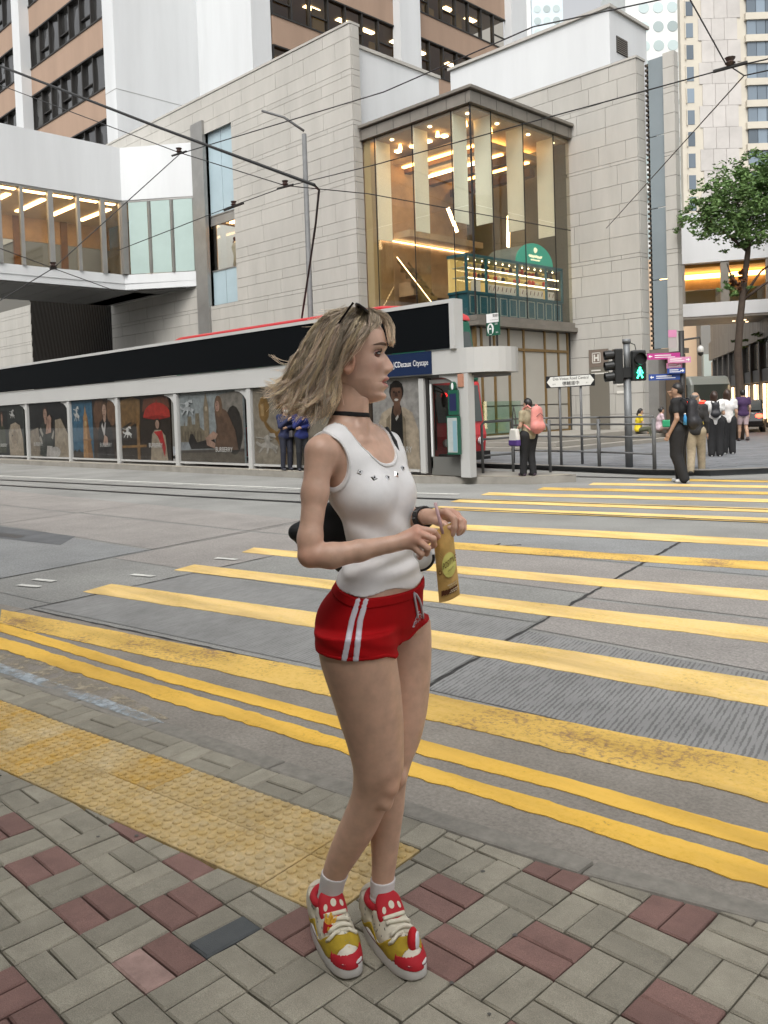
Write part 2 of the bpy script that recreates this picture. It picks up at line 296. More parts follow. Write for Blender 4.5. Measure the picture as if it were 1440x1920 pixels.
stripe([(-11,2.1),(-6.77,2.5),(-4.65,2.66),(-3.2,2.83),(-2.74,2.87),(-1.94,2.96),(-1.17,3.03),(1.5,3.36)], [(-11,2.0),(-6.52,2.39),(-4.51,2.56),(-3.07,2.73),(-2.62,2.75),(-1.88,2.85),(-1.12,2.91),(1.5,3.24)], M_yel2, .0085, .005, name='double_yellow_line')
stripe([(-11,1.93),(-6.34,2.33),(-4.42,2.50),(-3.03,2.64),(-2.55,2.66),(-1.8,2.75),(-1.09,2.83),(1.5,3.14)], [(-11,1.78),(-6.01,2.2),(-4.19,2.38),(-2.95,2.535),(-2.46,2.56),(-1.73,2.63),(-1.04,2.69),(1.5,2.98)], M_yel2, .0085, .009, name='double_yellow_line')
ribbon('lane_line', [(-60,5.7),(-25.7,9.75),(-13.63,11.15),(-11,11.5),(-9.9,11.75)], .13, .008, M_white_paint, road)
ribbon('lane_line', [(-60,5.45),(-25.7,9.5),(-13.63,10.9),(-11.5,11.17)], .05, .008, M_white_paint, road)
for x, y in ((-8.35,3.43),(-8.2,3.22),(-7.75,4.15),(-7.85,5.2)): ribbon('paint_mark', [(x,y),(x+.28,y+.08)], .07, .0135, M_white_paint, road)
# faded blue and cream wash at the dropped kerb
sheet('faded_paint', [(-6.9,2.05),(-5.9,2.17),(-5.45,2.27),(-4.77,2.30),(-4.18,2.27),(-3.87,2.25),(-3.93,2.2),(-4.43,2.19),(-4.93,2.11),(-5.64,2.07),(-6.9,1.92)], .007, faded('faded_cream', (.38,.33,.24), 7), road)
FADE = [(-6.6,1.86),(-5.45,1.995),(-4.78,2.055),(-4.28,2.105),(-3.82,2.135),(-3.70,2.12),(-3.84,2.06),(-4.1,2.035),(-4.59,1.985),(-5.17,1.925),(-6.4,1.81)]
# tram rails: two bright railheads in dark grooves each
M_steel = mat('rail_steel', (.35,.35,.34), .3, metal=1., var=.2, vscale=9); M_slot = mat('rail_groove', (.025,.025,.025), .8)
def rail(pts, nm):
    P = [Vector((x, y)) for x, y in pts]
    r_ = tag(ribbon('tram_rail', [tuple(p) for p in P], .16, .0065, M_slot, None), nm, 'rail', 'tram rails'); 
    ribbon('rail_head', [(p.x, p.y+.03) for p in P], .055, .015, M_steel, r_)
rail([(-70,3.6),(-45,6.55),(-24,9.06),(-16,9.98),(-12.3,10.5),(-9.0,11.1),(-4.42,12.05),(1.5,13.3)], 'steel tram rail farther from the woman, near the tram stop')
rail([(-70,2.9),(-45,5.8),(-21.94,8.27),(-15,9.0),(-11.52,9.42),(-8.13,10.0),(-4.01,10.85),(1.5,12.1)], 'steel tram rail nearest the woman crossing the yellow stripes')
rail([(-70,14.2),(-30,14.9),(-12,15.5),(-5,16.4),(1.5,17.6)], 'steel tram rail under the red tram behind the stop')

# ---- near pavement
SW = .06
KERB = [(-14,.75),(-6.5,1.77),(-5.17,1.897),(-3.94,2.017),(-3.3,2.086),(-2.09,2.213),(-1.57,2.278),(-1.21,2.354),(-.95,2.425),(-.2,2.6),(1.2,2.95)]
kx, kyy = zip(*KERB); kerb_y = lambda x: float(np.interp(x, kx, kyy))
M_mortar = mat('dark_sand_joint', (.045,.04,.035), .95, var=.3, vscale=40)
pav = kind(mesh_obj('pavement', [(x, y, .032) for x, y in KERB] + [(1.2,-8,.032),(-14,-8,.032)], [tuple(range(len(KERB)+2))[::-1]], M_mortar), 'structure')
M_pg = mat('paver_grey', (.29,.268,.215), .9, var=.16, vscale=9, bump=.6, bscale=260, rnd=.15, bdist=.003)
M_pr = mat('paver_red', (.215,.125,.108), .9, var=.15, vscale=9, bump=.5, bscale=260, rnd=.12, bdist=.003)
M_pd = mat('paver_charcoal', (.085,.092,.095), .9, var=.15, vscale=9, bump=.5, bscale=260, bdist=.003)
M_pk = mat('paver_faded_pink', (.34,.23,.20), .9, var=.25, vscale=14, bump=.5, bscale=260, bdist=.003)
M_kerb = mat('kerb_granite', (.24,.225,.195), .9, var=.22, vscale=16, bump=.5, bscale=200, rnd=.08, bdist=.003)
for m_ in (M_pg, M_pr):
    N, K = m_.node_tree.nodes, m_.node_tree.links; b = N['Principled BSDF']; src = b.inputs['Base Color'].links[0].from_socket
    g = N.new('ShaderNodeNewGeometry'); vo = N.new('ShaderNodeTexVoronoi'); vo.inputs['Scale'].default_value = 150; K.new(g.outputs['Position'], vo.inputs['Vector'])
    n5 = N.new('ShaderNodeTexNoise'); n5.inputs['Scale'].default_value = 500; n5.inputs['Detail'].default_value = 2; K.new(g.outputs['Position'], n5.inputs['Vector'])
    cr = N.new('ShaderNodeValToRGB'); cr.color_ramp.elements[0].position = .3; cr.color_ramp.elements[0].color = (.72,.72,.72,1); cr.color_ramp.elements[1].position = .68; cr.color_ramp.elements[1].color = (1.22,1.22,1.2,1); K.new(n5.outputs['Fac'], cr.inputs[0])
    c3 = N.new('ShaderNodeValToRGB'); c3.color_ramp.elements[0].position = .06; c3.color_ramp.elements[0].color = (1.9,1.9,1.85,1); c3.color_ramp.elements[1].position = .10; c3.color_ramp.elements[1].color = (1,1,1,1); K.new(vo.outputs['Distance'], c3.inputs[0])
    prev = src
    for col in (cr.outputs[0], c3.outputs[0]): mx = N.new('ShaderNodeMix'); mx.data_type = 'RGBA'; mx.blend_type = 'MULTIPLY'; mx.inputs[0].default_value = 1; K.new(prev, mx.inputs[6]); K.new(col, mx.inputs[7]); prev = mx.outputs[2]
    K.new(prev, b.inputs['Base Color'])
def paver_mesh(L, W, m, seed, h=.028):
    rr = random.Random(seed); b = .005; j = lambda: rr.uniform(-.0018, .0018)
    o = MB().bevbox(-L/2, L/2, -W/2, W/2, -h, 0, b); o.v = [(x+j(), y+j(), z+(rr.uniform(-.001,.001) if z == 0 else 0)) for x, y, z in o.v]
    me = bpy.data.meshes.new('paver'); me.from_pydata(o.v, [], o.f); me.materials.append(m); return me
PV = {}
for mi, m in (('g', M_pg), ('r', M_pr), ('d', M_pd), ('k', M_pk)):
    PV[mi] = [paver_mesh(.1825, .0885, m, s) for s in range(5)]; PV[mi+'h'] = [paver_mesh(.0985, .0985, m, s+9) for s in range(3)]
npav = 0
def paver(x, y, rz, c, name='paver'):
    o = bpy.data.objects.new(name, random.choice(PV[c])); o.location = (x, y, SW+random.uniform(-.002,.002)); o.rotation_euler = (random.gauss(0,.006), random.gauss(0,.006), rz+random.gauss(0,.006)); link(o, pav)
PT = .188; GX, GY = -2.945, 1.06
RED = {}
for px, py in ((-3.27,1.21),(-2.82,1.14),(-2.43,1.16),(-2.04,1.14),(-2.39,1.49),(-2.2,1.35),(-2.84,1.47),(-1.99,1.49),(-2.35,0.83),(-2.1,0.83),(-1.48,2.2),(-1.17,2.25),(-1.32,1.9),(-1.71,1.86),(-0.97,1.95),(-1.24,1.62),(-1.45,1.69)):
    RED[(int((px-GX)//PT), int((py-GY)//PT))] = 'r'
strip_in = lambda x: 1.365 + (x+3.735)*.128; strip_out = lambda x: 1.732 + (x+4.74)*.1205
def over_tactile(x, y, pad=0.): return x < -1.90 and strip_in(x)-pad < y < strip_out(x)+.235+pad
def clip(poly, f):
    """keep the part of a convex polygon where f(x, y) >= 0"""
    out = []
    for (p, q) in zip(poly, poly[1:]+poly[:1]):
        fp_, fq = f(*p), f(*q)
        if fp_ >= 0: out.append(p)
        if (fp_ >= 0) != (fq >= 0): t = fp_/(fp_-fq); out.append((p[0]+(q[0]-p[0])*t, p[1]+(q[1]-p[1])*t))
    return out
def area(p): return abs(sum(a[0]*b[1]-a[1]*b[0] for a, b in zip(p, p[1:]+p[:1])))/2
def cut_paver(poly, m):
    """a paver sawn to fit"""
    n = len(poly); cx = sum(p[0] for p in poly)/n; cy2 = sum(p[1] for p in poly)/n; b_ = .004
    ins = []
    for p in poly: d = math.hypot(p[0]-cx,p[1]-cy2); k = max(.5, 1-b_/max(d,.001)*1.3); ins.append((cx+(p[0]-cx)*k, cy2+(p[1]-cy2)*k))
    V = [(x,y,-.028) for x,y in poly]+[(x,y,-.004) for x,y in poly]+[(x,y,0) for x,y in ins]; F = [(k,(k+1) % n,n+(k+1) % n,n+k) for k in range(n)]+[(n+k,n+(k+1) % n,2*n+(k+1) % n,2*n+k) for k in range(n)]+[tuple(range(2*n,3*n))]
    o = mesh_obj('paver', V, F, m, pav); o.location = (0,0,SW+random.uniform(-.002,.001)); return o
sa = math.atan(.1245); sdx, sdy = math.cos(sa), math.sin(sa); TL, TW = .292, .2335
tx_, ty_ = -1.90, strip_in(-1.90)+.004
def end_f(x, y): return (x-tx_)*sdx+(y-ty_)*sdy          # >0 right of the strip's end
def in_f(x, y): return -(-(x-tx_)*sdy+(y-ty_)*sdx)       # >0 on the near side of the strip
extra = MB(); PMAT = {'g': M_pg, 'r': M_pr, 'd': M_pd, 'k': M_pk}
for i in range(-22, 22):
    for j in range(-12, 10):
        cx, cyy = GX+(i+.5)*PT, GY+(j+.5)*PT
        for s in (-1, 1):
            if (i+j) % 2 == 0: x, y, rz = cx, cyy+s*PT/4, 0.
            else: x, y, rz = cx+s*PT/4, cyy, math.pi/2
            if not in_view((x, y, SW), 60):
                if x > -1.7 or y < strip_in(x)-.12:
                    hx, hy = (.0913,.0443) if rz == 0 else (.0443,.0913); q = clip([(x-hx,y-hy),(x+hx,y-hy),(x+hx,y+hy),(x-hx,y+hy)], lambda px, py: kerb_y(px)-.008-py)
                    if len(q) >= 3: extra.prism(q, SW-.028, SW)
                continue
            hx, hy = (.094,.047) if rz == 0 else (.047,.094)
            c = RED.get((i, j), 'g')
            if (i, j) == (int((-2.04-GX)//PT), int((1.14-GY)//PT)) and s == -1: c = 'k'
            if abs(x+2.06) < .07 and abs(y-1.37) < .06 and s == 1: c = 'd'
            hx -= .0025; hy -= .0025; rect = [(x-hx,y-hy),(x+hx,y-hy),(x+hx,y+hy),(x-hx,y+hy)]
            kf = lambda px, py: kerb_y(px)-.008-py
            p = clip(rect, kf)
            if len(p) < 3: continue
            # the strip takes a corner out of the weave: split into the part before it and the part past its end
            A = clip(p, lambda px, py: in_f(px,py)-.006); Bq = clip(clip(p, lambda px, py: -in_f(px,py)+.006), lambda px, py: end_f(px,py)-.008)
            if len(A) >= 3 and abs(area(A)-area(rect)) < 1e-5: paver(x, y, rz, c); continue
            if len(Bq) >= 3 and len(A) >= 3 and end_f(x-hx,y) > 0: A = p; Bq = []
            if len(p) >= 3 and abs(area(p)-area(rect)) < 1e-5 and all(end_f(*q) > .008 for q in rect): paver(x, y, rz, c); continue
            for q in (A, Bq):
                if len(q) >= 3 and area(q) > .0006: cut_paver(q, PMAT[c])
kind(extra.build('outer_pavers', M_pg, pav), 'stuff')
# tactile tiles with truncated domes
M_tac = mat('tactile_yellow', (.50,.345,.12), .85, var=.3, vscale=7, bump=.4, bscale=160, rnd=.10, col2=(.54,.43,.25), bdist=.003)
M_tac2 = mat('tactile_bright', (.60,.36,.06), .85, var=.3, vscale=9, bump=.4, bscale=160, rnd=.10, col2=(.53,.40,.20), bdist=.003)
speckle(M_tac, 24, .78, 1.16); speckle(M_tac2, 24, .78, 1.16)
def tactile_mesh(L, W, nx, ny, m):
    o = MB().bevbox(-L/2, L/2, -W/2, W/2, -.028, 0, .003)
    for a in range(nx):
        for b in range(ny):
            cx, cyy = -L/2+(a+.5)*L/nx, -W/2+(b+.5)*W/ny; V = []; n = 9
            for rr, z in ((.0185,0.),(.0160,.0055),(.0100,.0072)):
                V += [(cx+rr*math.cos(2*math.pi*k/n), cyy+rr*math.sin(2*math.pi*k/n), z) for k in range(n)]
            F = [(q*n+k, q*n+(k+1) % n, (q+1)*n+(k+1) % n, (q+1)*n+k) for q in range(2) for k in range(n)] + [tuple(range(2*n, 3*n))]
            o.add(V, F)
    me = bpy.data.meshes.new('tactile_tile'); me.from_pydata(o.v, [], o.f); me.materials.append(m); return me
TM = [tactile_mesh(TL-.004, TW-.004, 6, 5, M_tac), tactile_mesh(TL-.004, TW-.004, 6, 5, M_tac2)]
for row in range(2):
    for k in range(-2, 22):
        # strip origin at its inner right corner
        ox, oy = -1.90, strip_in(-1.90)+.004
        px = ox - sdx*(k+.5)*TL - sdy*(row+.5)*TW; py = oy - sdy*(k+.5)*TL + sdx*(row+.5)*TW
        if k < 0: continue
        if not in_view((px,py,SW), 500): continue
        o = bpy.data.objects.new('tactile_tile', TM[1 if random.random() < (.55 if k > 3 else .15) else 0]); o.location = (px, py, SW+random.uniform(-.0015,.0015)); o.rotation_euler = (0,0,sa+random.gauss(0,.003)); link(o, pav)
# pavers between tactile strip and kerb, laid along the kerb
off0 = 2*TW+.008
for k in range(0, 60):
    bx, by = -1.90 - sdx*(k*.105+.052), strip_in(-1.90) - sdy*(k*.105+.052)
    yk = kerb_y(bx) - by
    d = off0
    if k % 4 < 2:
        L_ = (yk-d)/1.0
        if L_ > .05:
            px, py = bx - sdy*(d+L_/2), by + sdx*(d+L_/2)
            if in_view((px,py,SW), 500): o = MB().bevbox(-.0515,.0515,-L_/2+.003,L_/2-.006,-.028,0,.005).build('paver', M_pg, pav); o.location = (px,py,SW+random.uniform(-.002,.002)); o.rotation_euler = (0,0,sa)
    elif k % 4 == 2:
        half = (yk-d)/2
        for s in range(2):
            if half > .03:
                dd = d+half*(s+.5); px, py = bx - sdy*dd - sdx*.0525, by + sdx*dd - sdy*.0525
                if in_view((px,py,SW), 500): o = MB().bevbox(-.102,.102,-half/2+.003,half/2-.003,-.028,0,.005).build('paver', M_pg, pav); o.location = (px,py,SW+random.uniform(-.002,.002)); o.rotation_euler = (0,0,sa)
# kerb stones
kw = .105; xs = [-7.2]
while xs[-1] < 1.0: xs.append(xs[-1]+random.uniform(.55,.95))
for a, b in zip(xs, xs[1:]):
    a2, b2 = a+.004, b-.004; rr = lambda: random.uniform(-.004,.004)
    p = [(a2, kerb_y(a2)), (b2, kerb_y(b2)), (b2, kerb_y(b2)+kw+rr()), (a2, kerb_y(a2)+kw+rr())]
    if in_view((a,kerb_y(a),SW),300) or in_view((b,kerb_y(b),SW),300): MB().prism(p, -.02, SW-.001).build('kerb_stone', M_kerb, pav, bevel=.012)

sheet('faded_paint', FADE, SW+.003, faded('faded_blue', (.42,.48,.52), 9), pav)
gums = []
for k in range(12):
    x_, y_ = random.uniform(-3.6,-.7), random.uniform(.95,2.2)
    if y_ < kerb_y(x_)-.03 and not over_tactile(x_,y_) and in_view((x_,y_,SW)):
        r_ = random.uniform(.004,.009); mesh_obj('gum_spot', [(x_+r_*random.uniform(.8,1.2)*math.cos(q*.7), y_+r_*random.uniform(.8,1.2)*math.sin(q*.7), SW+.0035) for q in range(9)], [tuple(range(9))], mat('old_gum', (.10,.095,.085), .9), pav)
# ---- far pavement, tram platform
M_slate = mat('far_paving', (.15,.16,.17), .75, var=.15, vscale=1.5, bump=.2, bscale=40); M_kerb2 = mat('far_kerb', (.19,.18,.165), .85, var=.2, vscale=4); M_slate2 = mat('far_paving_flag', (.165,.172,.182), .72, var=.12, vscale=2.2, rnd=.14)
fk = [(-90,17.2),(-30,17.3),(-13.9,17.3),(-11.8,17.15),(-8.8,16.75),(-7.6,17.0),(-6.6,18.2),(-6.2,21),(-9,30),(-22,52)]
far = kind(MB().prism(fk + [(-70,110),(-120,110)], -.02, .12).build('far_pavement', M_slate), 'structure')
ribbon('far_kerb', fk, .32, .124, M_kerb2, far)
for i in range(26):
    for j in range(16):
        x0 = -16.5+i*.62+(.31 if j % 2 else 0); y0 = 17.45+j*.62
        xr = np.interp(y0+.6, [16.75,17,18.2,21,30], [-8.8,-7.6,-6.6,-6.2,-9]) - .5
        if x0+.6 > xr or y0 < np.interp(x0, [-14,-11.8,-8.8,-7.6,-6.6], [17.4,17.35,17.0,17.25,18.4]): continue
        if not in_view((x0,y0,.12), 0): continue
        MB().box(x0+.006, x0+.614, y0+.006, y0+.614, .10, .127).build('paving_slab', M_slate2, far)
plat = kind(MB().prism([(-90,12.75),(-30,12.85),(-16.3,13.0),(-12.25,13.1),(-9.83,13.9),(-9.35,14.75),(-9.9,15.0),(-13,14.75),(-90,14.75)], -.02, .15).build('tram_platform', mat('platform_concrete', (.27,.255,.225), .85, var=.2, vscale=2)), 'structure')
ribbon('platform_edge', [(-90,12.87),(-30,12.97),(-16.3,13.12),(-12.35,13.22),(-9.95,13.98),(-9.47,14.7)], .2, .154, mat('platform_edge', (.33,.30,.24), .85, var=.2, vscale=3), plat)
# ================================================================ BUILDINGS
M_stone = mat('limestone', (.41,.395,.36), .75, var=.10, vscale=1.1, bump=.12, bscale=30, rnd=.035, stretch=(1,1,.22))
M_stone_j = mat('stone_joint', (.13,.125,.11), .9)
M_white = mat('white_render', (.60,.615,.62), .7, var=.07, vscale=.5, stretch=(1,1,.12))
M_steelp = mat('brushed_panel', (.30,.295,.28), .45, metal=.55, var=.12, vscale=1.2)
M_bronze = mat('canopy_metal', (.235,.215,.185), .5, metal=.5, var=.14, vscale=1.5)
M_gold = mat('gold_frame', (.25,.165,.07), .42, metal=.6, var=.15, vscale=3)
M_dark = mat('dark_recess', (.02,.018,.016), .7)
M_frost = mat('frosted_glass', (.88,.90,.82), .35, var=.04, vscale=1.2, spec=.6)
M_pane = glass('clear_pane', (.93,.92,.87), .05); M_pane_b = glass('bridge_pane', (.86,.83,.75), .06)
M_warm = mat('warm_wall', (.43,.30,.19), .6, var=.2, vscale=1.5); M_warm2 = mat('warm_ceiling', (.48,.38,.27), .7, var=.1, vscale=1.0); M_wood = mat('interior_wood', (.16,.075,.03), .5, var=.25, vscale=3)
M_lamp = mat('warm_lamp', (1,.72,.36), .5, emit=8., ecol=(1,.70,.38)); M_lampo = mat('amber_cove', (1,.5,.08), .5, emit=7., ecol=(1,.56,.18)); M_lampw = mat('white_lamp', (1,.9,.7), .5, emit=6., ecol=(1,.80,.50))

mall = thing('stone_building', 'pale limestone shopping building with a lit glass corner box', 'building', (-24,24,0))
mi = Vector((24,-24,0))   # parts are given in world coordinates, the Empty stands at the building's foot
def mpart(o): o.location = mi; return o
# --- left stone wall, front face Y = 22.5
W1Y, W1X = 22.5, -23.6
b = MB(); b.box(-62,-33.5,W1Y+.06,W1Y+.45,0,16.1); b.box(-33.5,-31.4,W1Y+.06,W1Y+.45,0,6.6); b.box(-33.5,-31.4,W1Y+.06,W1Y+.45,14.7,16.1); b.box(-31.4,W1X-.05,W1Y+.06,W1Y+.45,0,16.1)
mpart(b.build('wall', M_stone_j, mall))
mpart(MB().box(-62,W1X+.02,W1Y-.03,W1Y+.5,16.15,16.24).build('parapet_cap', M_stone, mall))
Z1 = [16.14,15.65,15.0,14.48,14.26,13.82,13.19,12.57,12.39,11.95,11.55,11.02,10.46,10.26,9.62,8.91,8.49,8.29,7.6,7.2,6.62,6.46,5.95,5.2,4.55,4.37,3.7,3.0]
blocks = []; rest = MB(); g_ = .0075
def block(x0, x1, y0, y1, z0, z1): blocks.append((x0,x1,y0,y1,z0,z1))
for z1, z0 in zip(Z1, Z1[1:]):
    x = W1X; first = True
    while x > -61:
        L_ = random.uniform(1.5,2.7); L_ = random.uniform(.5,2.2) if first else L_; first = False
        x2 = x-L_
        xm = (x+x2)/2; zm = (z0+z1)/2; cuts = [(x2, x)]
        if z0 > 6.5 and z1 < 14.8:       # the window strip
            cuts = [(a, c) for a, c in ((x2, min(x,-33.5)), (max(x2,-31.4), x)) if c-a > .08]
        for a, c in cuts:
            m_ = (a+c)/2
            if m_ < -35.8 and 8.7 < zm < 13.1: continue
            segs = [(a, c)] if zm > 9.4 else [(p_, q_) for p_, q_ in ((a, min(c,-53.4)), (max(a,-43.0), c)) if q_-p_ > .1]
            for p_, q_ in segs: block(p_+g_, q_-g_, W1Y, W1Y+.07, z0+g_, z1-g_)
        x = x2
    # stones of the end face
    block(W1X-.045, W1X+.012, W1Y+.075, W1Y+.45, z0+g_, z1-g_)
# --- right stone wall, front face Y = 29
W2Y = 29.0
mpart(MB().box(-24,-15.5,W2Y+.06,W2Y+.6,.3,14.0).build('wall', M_stone_j, mall)); mpart(MB().box(-24,-15.4,W2Y-.03,W2Y+.63,14.05,14.13).build('parapet_cap', M_stone, mall))
Z2 = [14.05,13.5,12.8,12.6,11.87,11.2,10.5,10.38,9.65,8.93,8.43,7.73,7.03,6.88,6.45,5.68,4.86,4.65,4.05,3.35,2.6,1.9,1.13,.5]
for z1, z0 in zip(Z2, Z2[1:]):
    x = -15.44; first = True
    while x > -18.4 - (3.2 if z0 > 12 else 0):
        L_ = random.uniform(.4,1.3) if first else random.uniform(1.0,1.9); first = False
        block(max(x-L_, -21.6 if z0 > 12 else -18.5)+g_, x-g_, W2Y, W2Y+.07, z0+g_, z1-g_); x -= L_
    block(-15.5, -15.43, W2Y+.075, W2Y+.6, z0+g_, z1-g_)
blocks.sort(key=lambda q: math.hypot((q[0]+q[1])/2, q[2]))
vis_ = lambda q: in_view(((q[0]+q[1])/2, q[2], (q[4]+q[5])/2), 40)
blocks = [q for q in blocks if vis_(q)]+[q for q in blocks if not vis_(q)]
for i, q in enumerate(blocks):
    if i < 300: mpart(MB().box(*q).build('stone_block', M_stone, mall))
    else: rest.box(*q)
if rest.v: mpart(kind(rest.build('stone_cladding', M_stone, mall), 'stuff'))
# --- slanted dark grille under the footbridge
mpart(MB().box(-53.4,-43,W1Y+.04,W1Y+.055,3,9.6).build('grille_backing', M_dark, mall))
gb = MB()
for i in range(70):
    x = -55.5+i*.2; z0, z1 = 3.0, 9.6; xa, xb = x, x+1.9
    if xa < -53.35: t = (-53.35-xa)/1.9; xa, z0 = -53.35, 3+6.6*t
    if xb > -43.05: t = (-43.05-x)/1.9; xb, z1 = -43.05, 3+6.6*t
    if z1 > z0+.2: gb.bar((xa,W1Y,z0),(xb,W1Y,z1),.03,.05,(0,1,0))
mpart(kind(gb.build('grille_slats', mat('grille_metal', (.045,.038,.03), .5, metal=.6), mall), 'stuff'))
# --- window strip in the left wall
wx0, wx1, wy = -33.5, -31.4, W1Y+.18
mpart(MB().box(wx0-.95,wx0,W1Y-.12,W1Y+.5,4.6,15.1).build('steel_column', M_steelp, mall))
M_blueg = mat('blue_spandrel', (.36,.46,.50), .15, var=.08, vscale=.6)
for k in range(2):
    a, c = wx0+.03+k*1.025, wx0+1.02+k*1.025
    mpart(MB().box(a,c,wy,wy+.03,10.75,14.65).build('spandrel_pane', M_blueg, mall)); mpart(MB().box(a,c,wy,wy+.03,6.65,8.2).build('spandrel_pane', M_blueg, mall))
mpart(MB().box(wx0+.02,wx1-.02,wy,wy+.02,8.25,10.3).build('window_pane', M_pane, mall))
fr = MB()
for z in (6.62,8.2,10.3,10.72,14.66): fr.box(wx0,wx1,wy-.03,wy+.06,z,z+.05)
fr.box(wx0,wx1,wy+.0,wy+.05,10.35,10.72); mpart(fr.build('window_frame', M_steelp, mall))
nr = MB(); nr.box(wx0-.5,wx1+.8,24.6,24.7,8.0,11); mpart(nr.build('shop_back_wall', mat('shop_pink', (.55,.30,.20), .6, emit=.35, ecol=(.9,.42,.2)), mall))
mpart(MB().box(wx0-.5,wx1+.8,W1Y+.5,24.7,10.6,10.7).build('shop_ceiling', M_warm2, mall)); mpart(MB().box(-33.2,-32.2,23.5,23.65,10.5,10.58).build('ceiling_light', M_lamp, mall)); mpart(MB().box(-32.3,-31.2,24.4,24.55,9.1,9.5).build('shelf_light', M_lampo, mall))
mq = MB(); mq.tube([(-32.6,23.4,8.3),(-32.6,23.4,8.9),(-32.62,23.4,9.3),(-32.6,23.4,9.55)],[.2,.14,.22,.1],10); mpart(mq.build('mannequin', mat('mannequin_cloth', (.45,.43,.38), .8), mall, True))
mq = MB(); mq.tube([(-31.9,23.5,8.3),(-31.9,23.5,8.9),(-31.92,23.5,9.2),(-31.9,23.5,9.4)],[.18,.13,.2,.1],10); mpart(mq.build('mannequin', mat('mannequin_cloth', (.45,.43,.38), .8), mall, True))
mq = MB()
for k in range(14): mq.ball((-32.3+random.uniform(-.5,.5),23.4,9.6+random.uniform(-.08,.12)),.1,6,4)
mpart(mq.build('flower_display', mat('dark_flowers', (.08,.015,.015), .8), mall))
# --- glass corner box
GXc, GYc, GYb = -18.33, 22.95, 29.0
mpart(MB().prism([(-23.9,GYc-.14),(GXc+.14,GYc-.14),(GXc+.14,GYb+.05),(-23.9,GYb+.05)], 11.82, 12.2).build('canopy', M_bronze, mall)); mpart(MB().prism([(-23.55,GYc-.26),(GXc+.26,GYc-.26),(GXc+.26,GYb-.02),(-23.55,GYb-.02)], 12.24, 12.36).build('canopy_cap', M_bronze, mall, bevel=.02))
for k in range(7): x = -23.5+k*.85; mpart(MB().box(x,x+.012,GYc-.145,GYc-.13,11.83,12.19).build('canopy_joint', M_dark, mall))
for k in range(7): y = GYc+.4+k*.9; mpart(MB().box(GXc+.13,GXc+.145,y,y+.012,11.83,12.19).build('canopy_joint', M_dark, mall))
mpart(MB().prism([(-23.55,GYc-.1),(GXc+.2,GYc-.1),(GXc+.2,GYb-.01),(-23.55,GYb-.01)], 4.36, 4.52).build('ledge', M_bronze, mall)); mpart(MB().prism([(-23.55,GYc-.03),(GXc+.08,GYc-.03),(GXc+.08,GYb-.01),(-23.55,GYb-.01)], 4.54, 4.72).build('ledge_step', M_bronze, mall))
LX = [-23.55,-22.94,-21.02,-19.18,GXc]; RY = [GYc,24.09,25.97,27.92,GYb-.02]
for (a, c) in zip(LX, LX[1:]):
    for z0, z1 in ((4.74,8.44),(8.46,11.8)): mpart(MB().box(a+.012,c-.012,GYc,GYc+.015,z0,z1).build('glass_pane', M_pane, mall))
for (a, c) in zip(RY, RY[1:]):
    for z0, z1 in ((4.74,8.44),(8.46,11.8)): mpart(MB().box(GXc-.015,GXc,a+.012,c-.012,z0,z1).build('glass_pane', M_pane, mall))
for x in LX[1:-1]:
    mpart(MB().box(x-.012,x+.012,GYc-.012,GYc+.02,4.74,11.8).build('mullion', M_dark, mall)); mpart(MB().box(x+.02,x+.05,GYc+.04,GYc+.78,8.0,11.78).build('glass_fin', M_frost, mall)); mpart(MB().box(x+.02,x+.04,GYc+.04,GYc+.78,4.8,7.98).build('glass_fin', M_pane, mall))
for y in RY[1:-1]:
    mpart(MB().box(GXc-.02,GXc+.012,y-.012,y+.012,4.74,11.8).build('mullion', M_dark, mall)); mpart(MB().box(GXc-.78,GXc-.04,y+.02,y+.05,8.0,11.78).build('glass_fin', M_frost, mall))
mpart(MB().box(GXc-.03,GXc+.02,GYc-.02,GYc+.03,4.74,11.82).build('corner_mullion', M_dark, mall)); mpart(MB().box(-23.55,-23.2,GYc+.03,GYc+.4,4.74,11.8).build('side_column', mat('pale_column', (.45,.36,.22), .5), mall))
# interior of the box
it = MB(); it.box(-24.0,-23.56,GYc+.1,34,4.4,11.8); mpart(it.build('interior_wall', M_warm, mall))
mpart(MB().box(-30,-18.4,33.6,33.7,4.4,11.9).build('interior_wall', M_warm, mall)); mpart(MB().box(-30,GXc-.9,GYc+.2,33.6,4.4,4.5).build('interior_floor', M_wood, mall)); mpart(MB().box(-24,GXc-.05,GYc+.05,GYb-.02,11.7,11.8).build('ceiling', M_warm2, mall))
mpart(MB().box(-24,-19.6,24.6,33.6,11.2,11.4).build('ceiling', M_warm2, mall)); 
for y, z in ((25.2,11.0),(26.6,10.75),(28.0,10.5)): mpart(MB().box(-24,-19.5,y,y+.35,z,z+.3).build('ceiling_beam', M_wood, mall))
mpart(MB().box(-23.6,-20.2,26.0,26.12,10.86,10.94).build('light_strip', M_lampw, mall)); mpart(MB().box(-20.2,-20.05,26.3,29.2,11.5,11.62).build('light_strip', M_lampo, mall)); mpart(MB().box(-23.55,-23.5,23.2,30,8.2,8.23).build('light_strip', M_lamp, mall)); mpart(MB().box(-23.5,-22.9,23.3,23.4,11.55,11.66).build('light_strip', M_lampo, mall))
mpart(MB().box(-23.56,-22.7,24.5,33.5,8.3,8.55).build('gallery_slab', M_warm2, mall)); mpart(MB().box(-23.4,-22.6,24.5,33.5,6.0,6.55).build('gallery_fascia', M_warm, mall))
